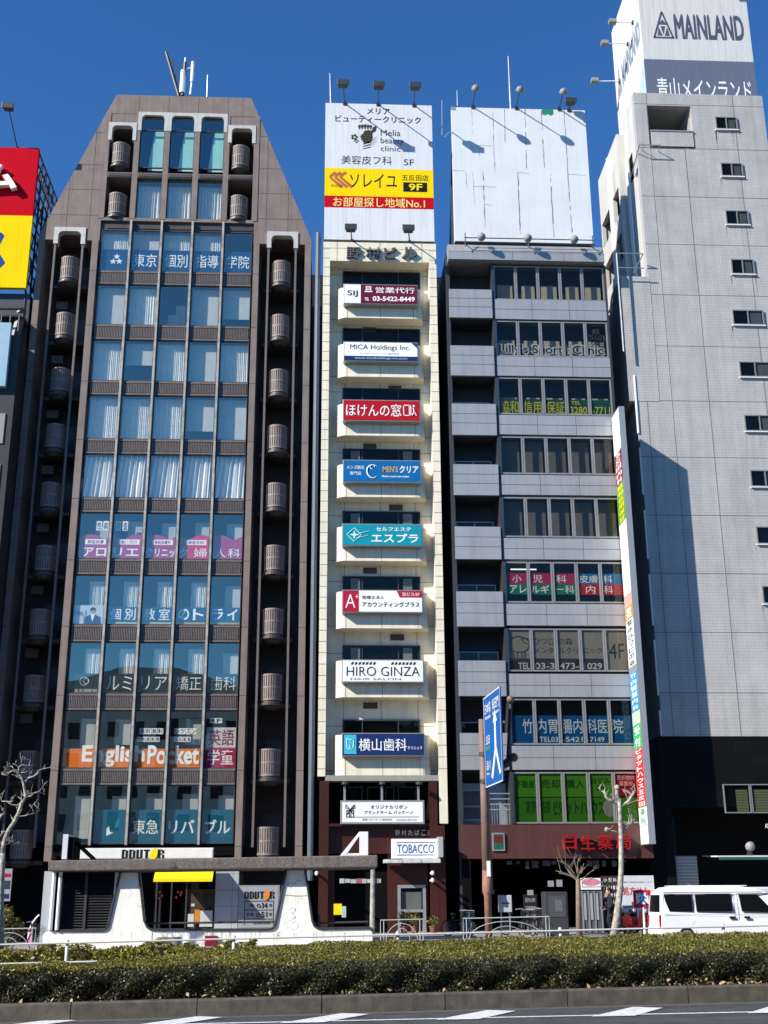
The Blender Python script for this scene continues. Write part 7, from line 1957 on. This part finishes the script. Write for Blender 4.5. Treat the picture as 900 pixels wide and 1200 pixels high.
# ---------------------------------------------------------------- the person by the display case
def person(label, px, Y, face=1):
    x, g = gp(px, Y); t = thing('person', label, 'person', (x, Y, g))
    def skin(name, verts, edges, rads, m, sub=2):
        me = bpy.data.meshes.new(name); off = root_loc(t)
        me.from_pydata([(v[0]+x-off[0], v[1]+Y-off[1], v[2]+g-off[2]) for v in verts], edges, []); me.update(); me.materials.append(m)
        o = bpy.data.objects.new(name, me); COL.objects.link(o); o.parent = t
        sk_ = o.modifiers.new('skin', 'SKIN'); me.skin_vertices.new() if not len(me.skin_vertices) else None
        for i, r in enumerate(rads):
            sv = me.skin_vertices[0].data[i]; sv.radius = r if isinstance(r, tuple) else (r, r)
        me.skin_vertices[0].data[0].use_root = True
        ss = o.modifiers.new('sub', 'SUBSURF'); ss.levels = sub; ss.render_levels = sub
        return o
    f = face
    v = [(0,0,.95),(0,0,1.15),(0,.01,1.36),(0.0,0,1.47),(.02*f,0,1.53),
         (.0,-.10,.90),(.03*f,-.11,.50),(-.04*f,-.11,.09),(.10*f,-.12,.05),
         (.0,.10,.90),(.10*f,.10,.50),(.02*f,.10,.09),(.16*f,.10,.05),
         (0,-.20,1.38),(-.04*f,-.25,1.12),(.12*f,-.24,.98),(.20*f,-.23,.96),
         (0,.20,1.38),(-.02*f,.25,1.12),(.16*f,.22,1.02),(.24*f,.20,1.01)]
    e = [(0,1),(1,2),(2,3),(3,4),(0,5),(5,6),(6,7),(7,8),(0,9),(9,10),(10,11),(11,12),(2,13),(13,14),(14,15),(15,16),(2,17),(17,18),(18,19),(19,20)]
    r = [(.15,.17),(.13,.16),(.13,.19),(.06,.06),.055,.10,.075,.055,.045,.10,.075,.055,.045,.07,.055,.045,.035,.07,.055,.045,.035]
    skin('body', v, e, r, flat('dark_clothes', (.02,.021,.024), .8))
    hd = MB(); hd.ball((x+.03*f,Y,g+1.62), .115, 18, 12, (1.0,.8,1.15)); hd.ball((x+.14*f,Y,g+1.60), .022, 8, 6, (1,.8,1.4)); hd.ball((x+.11*f,Y-.045,g+1.645),.012,6,5); hd.ball((x+.11*f,Y+.045,g+1.645),.012,6,5); hd.box(x+.125*f-.01,x+.125*f+.01,Y-.03,Y+.03,g+1.535,g+1.55)
    for s_ in (-1,1): hd.ball((x+.02*f,Y+s_*.095,g+1.62), .03, 8, 6, (.6,.5,1))
    hd.build('head', flat('skin', (.46,.26,.18)), t, smooth=True)
    hm = MB(); hm.ball((x+.005*f,Y,g+1.66), .122, 16, 10, (1,.86,.95)); hm.build('hair', M['ink'], t, smooth=True)
    for s_ in (-1, 1):
        hx, hy, hz = (.22*f,-.23,.95) if s_ < 0 else (.26*f,.20,1.0)
        hb = MB(); hb.ball((x+hx+.03*f,Y+hy,g+hz), .042, 10, 6, (1.1,.5,.8))
        for k in range(4): hb.path([(x+hx+.06*f,Y+hy-.03+.02*k,g+hz),(x+hx+.105*f,Y+hy-.03+.02*k,g+hz-.012),(x+hx+.125*f,Y+hy-.03+.02*k,g+hz-.045)], [.010,.009,.007], 6)
        hb.path([(x+hx+.03*f,Y+hy-.03,g+hz+.02),(x+hx+.075*f,Y+hy-.04,g+hz+.035),(x+hx+.1*f,Y+hy-.035,g+hz+.02)], [.011,.010,.008], 6)
        hb.build('hand', M['skin'], t, smooth=True)
    return t
person('person in dark clothes standing beside the glazed display case', 717, 50.5, -1)
# ---------------------------------------------------------------- across the street, behind the viewer: what the lower panes mirror
def opposite(label, x0, x1, y, h, col, fl, bay, win_w, roof=None):
    bk = thing('opposite_building', label, 'building', ((x0+x1)/2, y, 0), 'buildings across the street')
    MB().box(x0, x1, y-16, y, -2, h).build('wall', mat('opposite wall', col, .8, var=.15, scale=.3, streak=.2), bk)
    mb = MB(); z = 2.0
    while z+2.2 < h-.6:
        x = x0+.8
        while x+win_w < x1-.5: mb.box(x, x+win_w, y-.02, y+.05, z, z+1.8); x += bay
        z += fl
    w_ = mb.build('window_strip', flat('opposite_glass', (.04,.05,.055), .12), bk); w_['kind'] = 'stuff'
    if roof:
        n = 16; a, b = roof; MB().prism([(a,h)]+[(a+(b-a)*i/n, h+.9+1.8*math.sin(math.pi*i/n)) for i in range(n+1)]+[(b,h)], y-12, y+.6).build('roof', flat('opposite_roof', (.45,.47,.45)), bk)
    else: MB().box(x0+3, (x0+x1)/2, y-11, y-4, h, h+3).build('roof', flat('opposite_roof', (.45,.47,.45)), bk)
opposite('pale office block with a curved roof, mirrored in the lower panes of the brown building', -32, -7, -17, 23.5, (.74,.75,.70), 3.3, 2.6, 1.3, (-28,-10))
opposite('grey block with small square windows across the street, left of the curved roof', -62, -33, -18, 25.5, (.22,.22,.23), 3.2, 3.4, 1.7)
opposite('beige block across the street, right of the curved roof block', -6.5, 16, -17.5, 20.5, (.32,.28,.22), 3.2, 3.0, 1.8)
opposite('brown brick like block across the street, mirrored in the grey building', 16.5, 44, -18, 24.5, (.17,.12,.10), 3.3, 2.8, 2.0)
opposite('tall grey block across the street, far right of the row', 44.5, 90, -18, 22, (.24,.25,.26), 3.3, 3.2, 2.2)
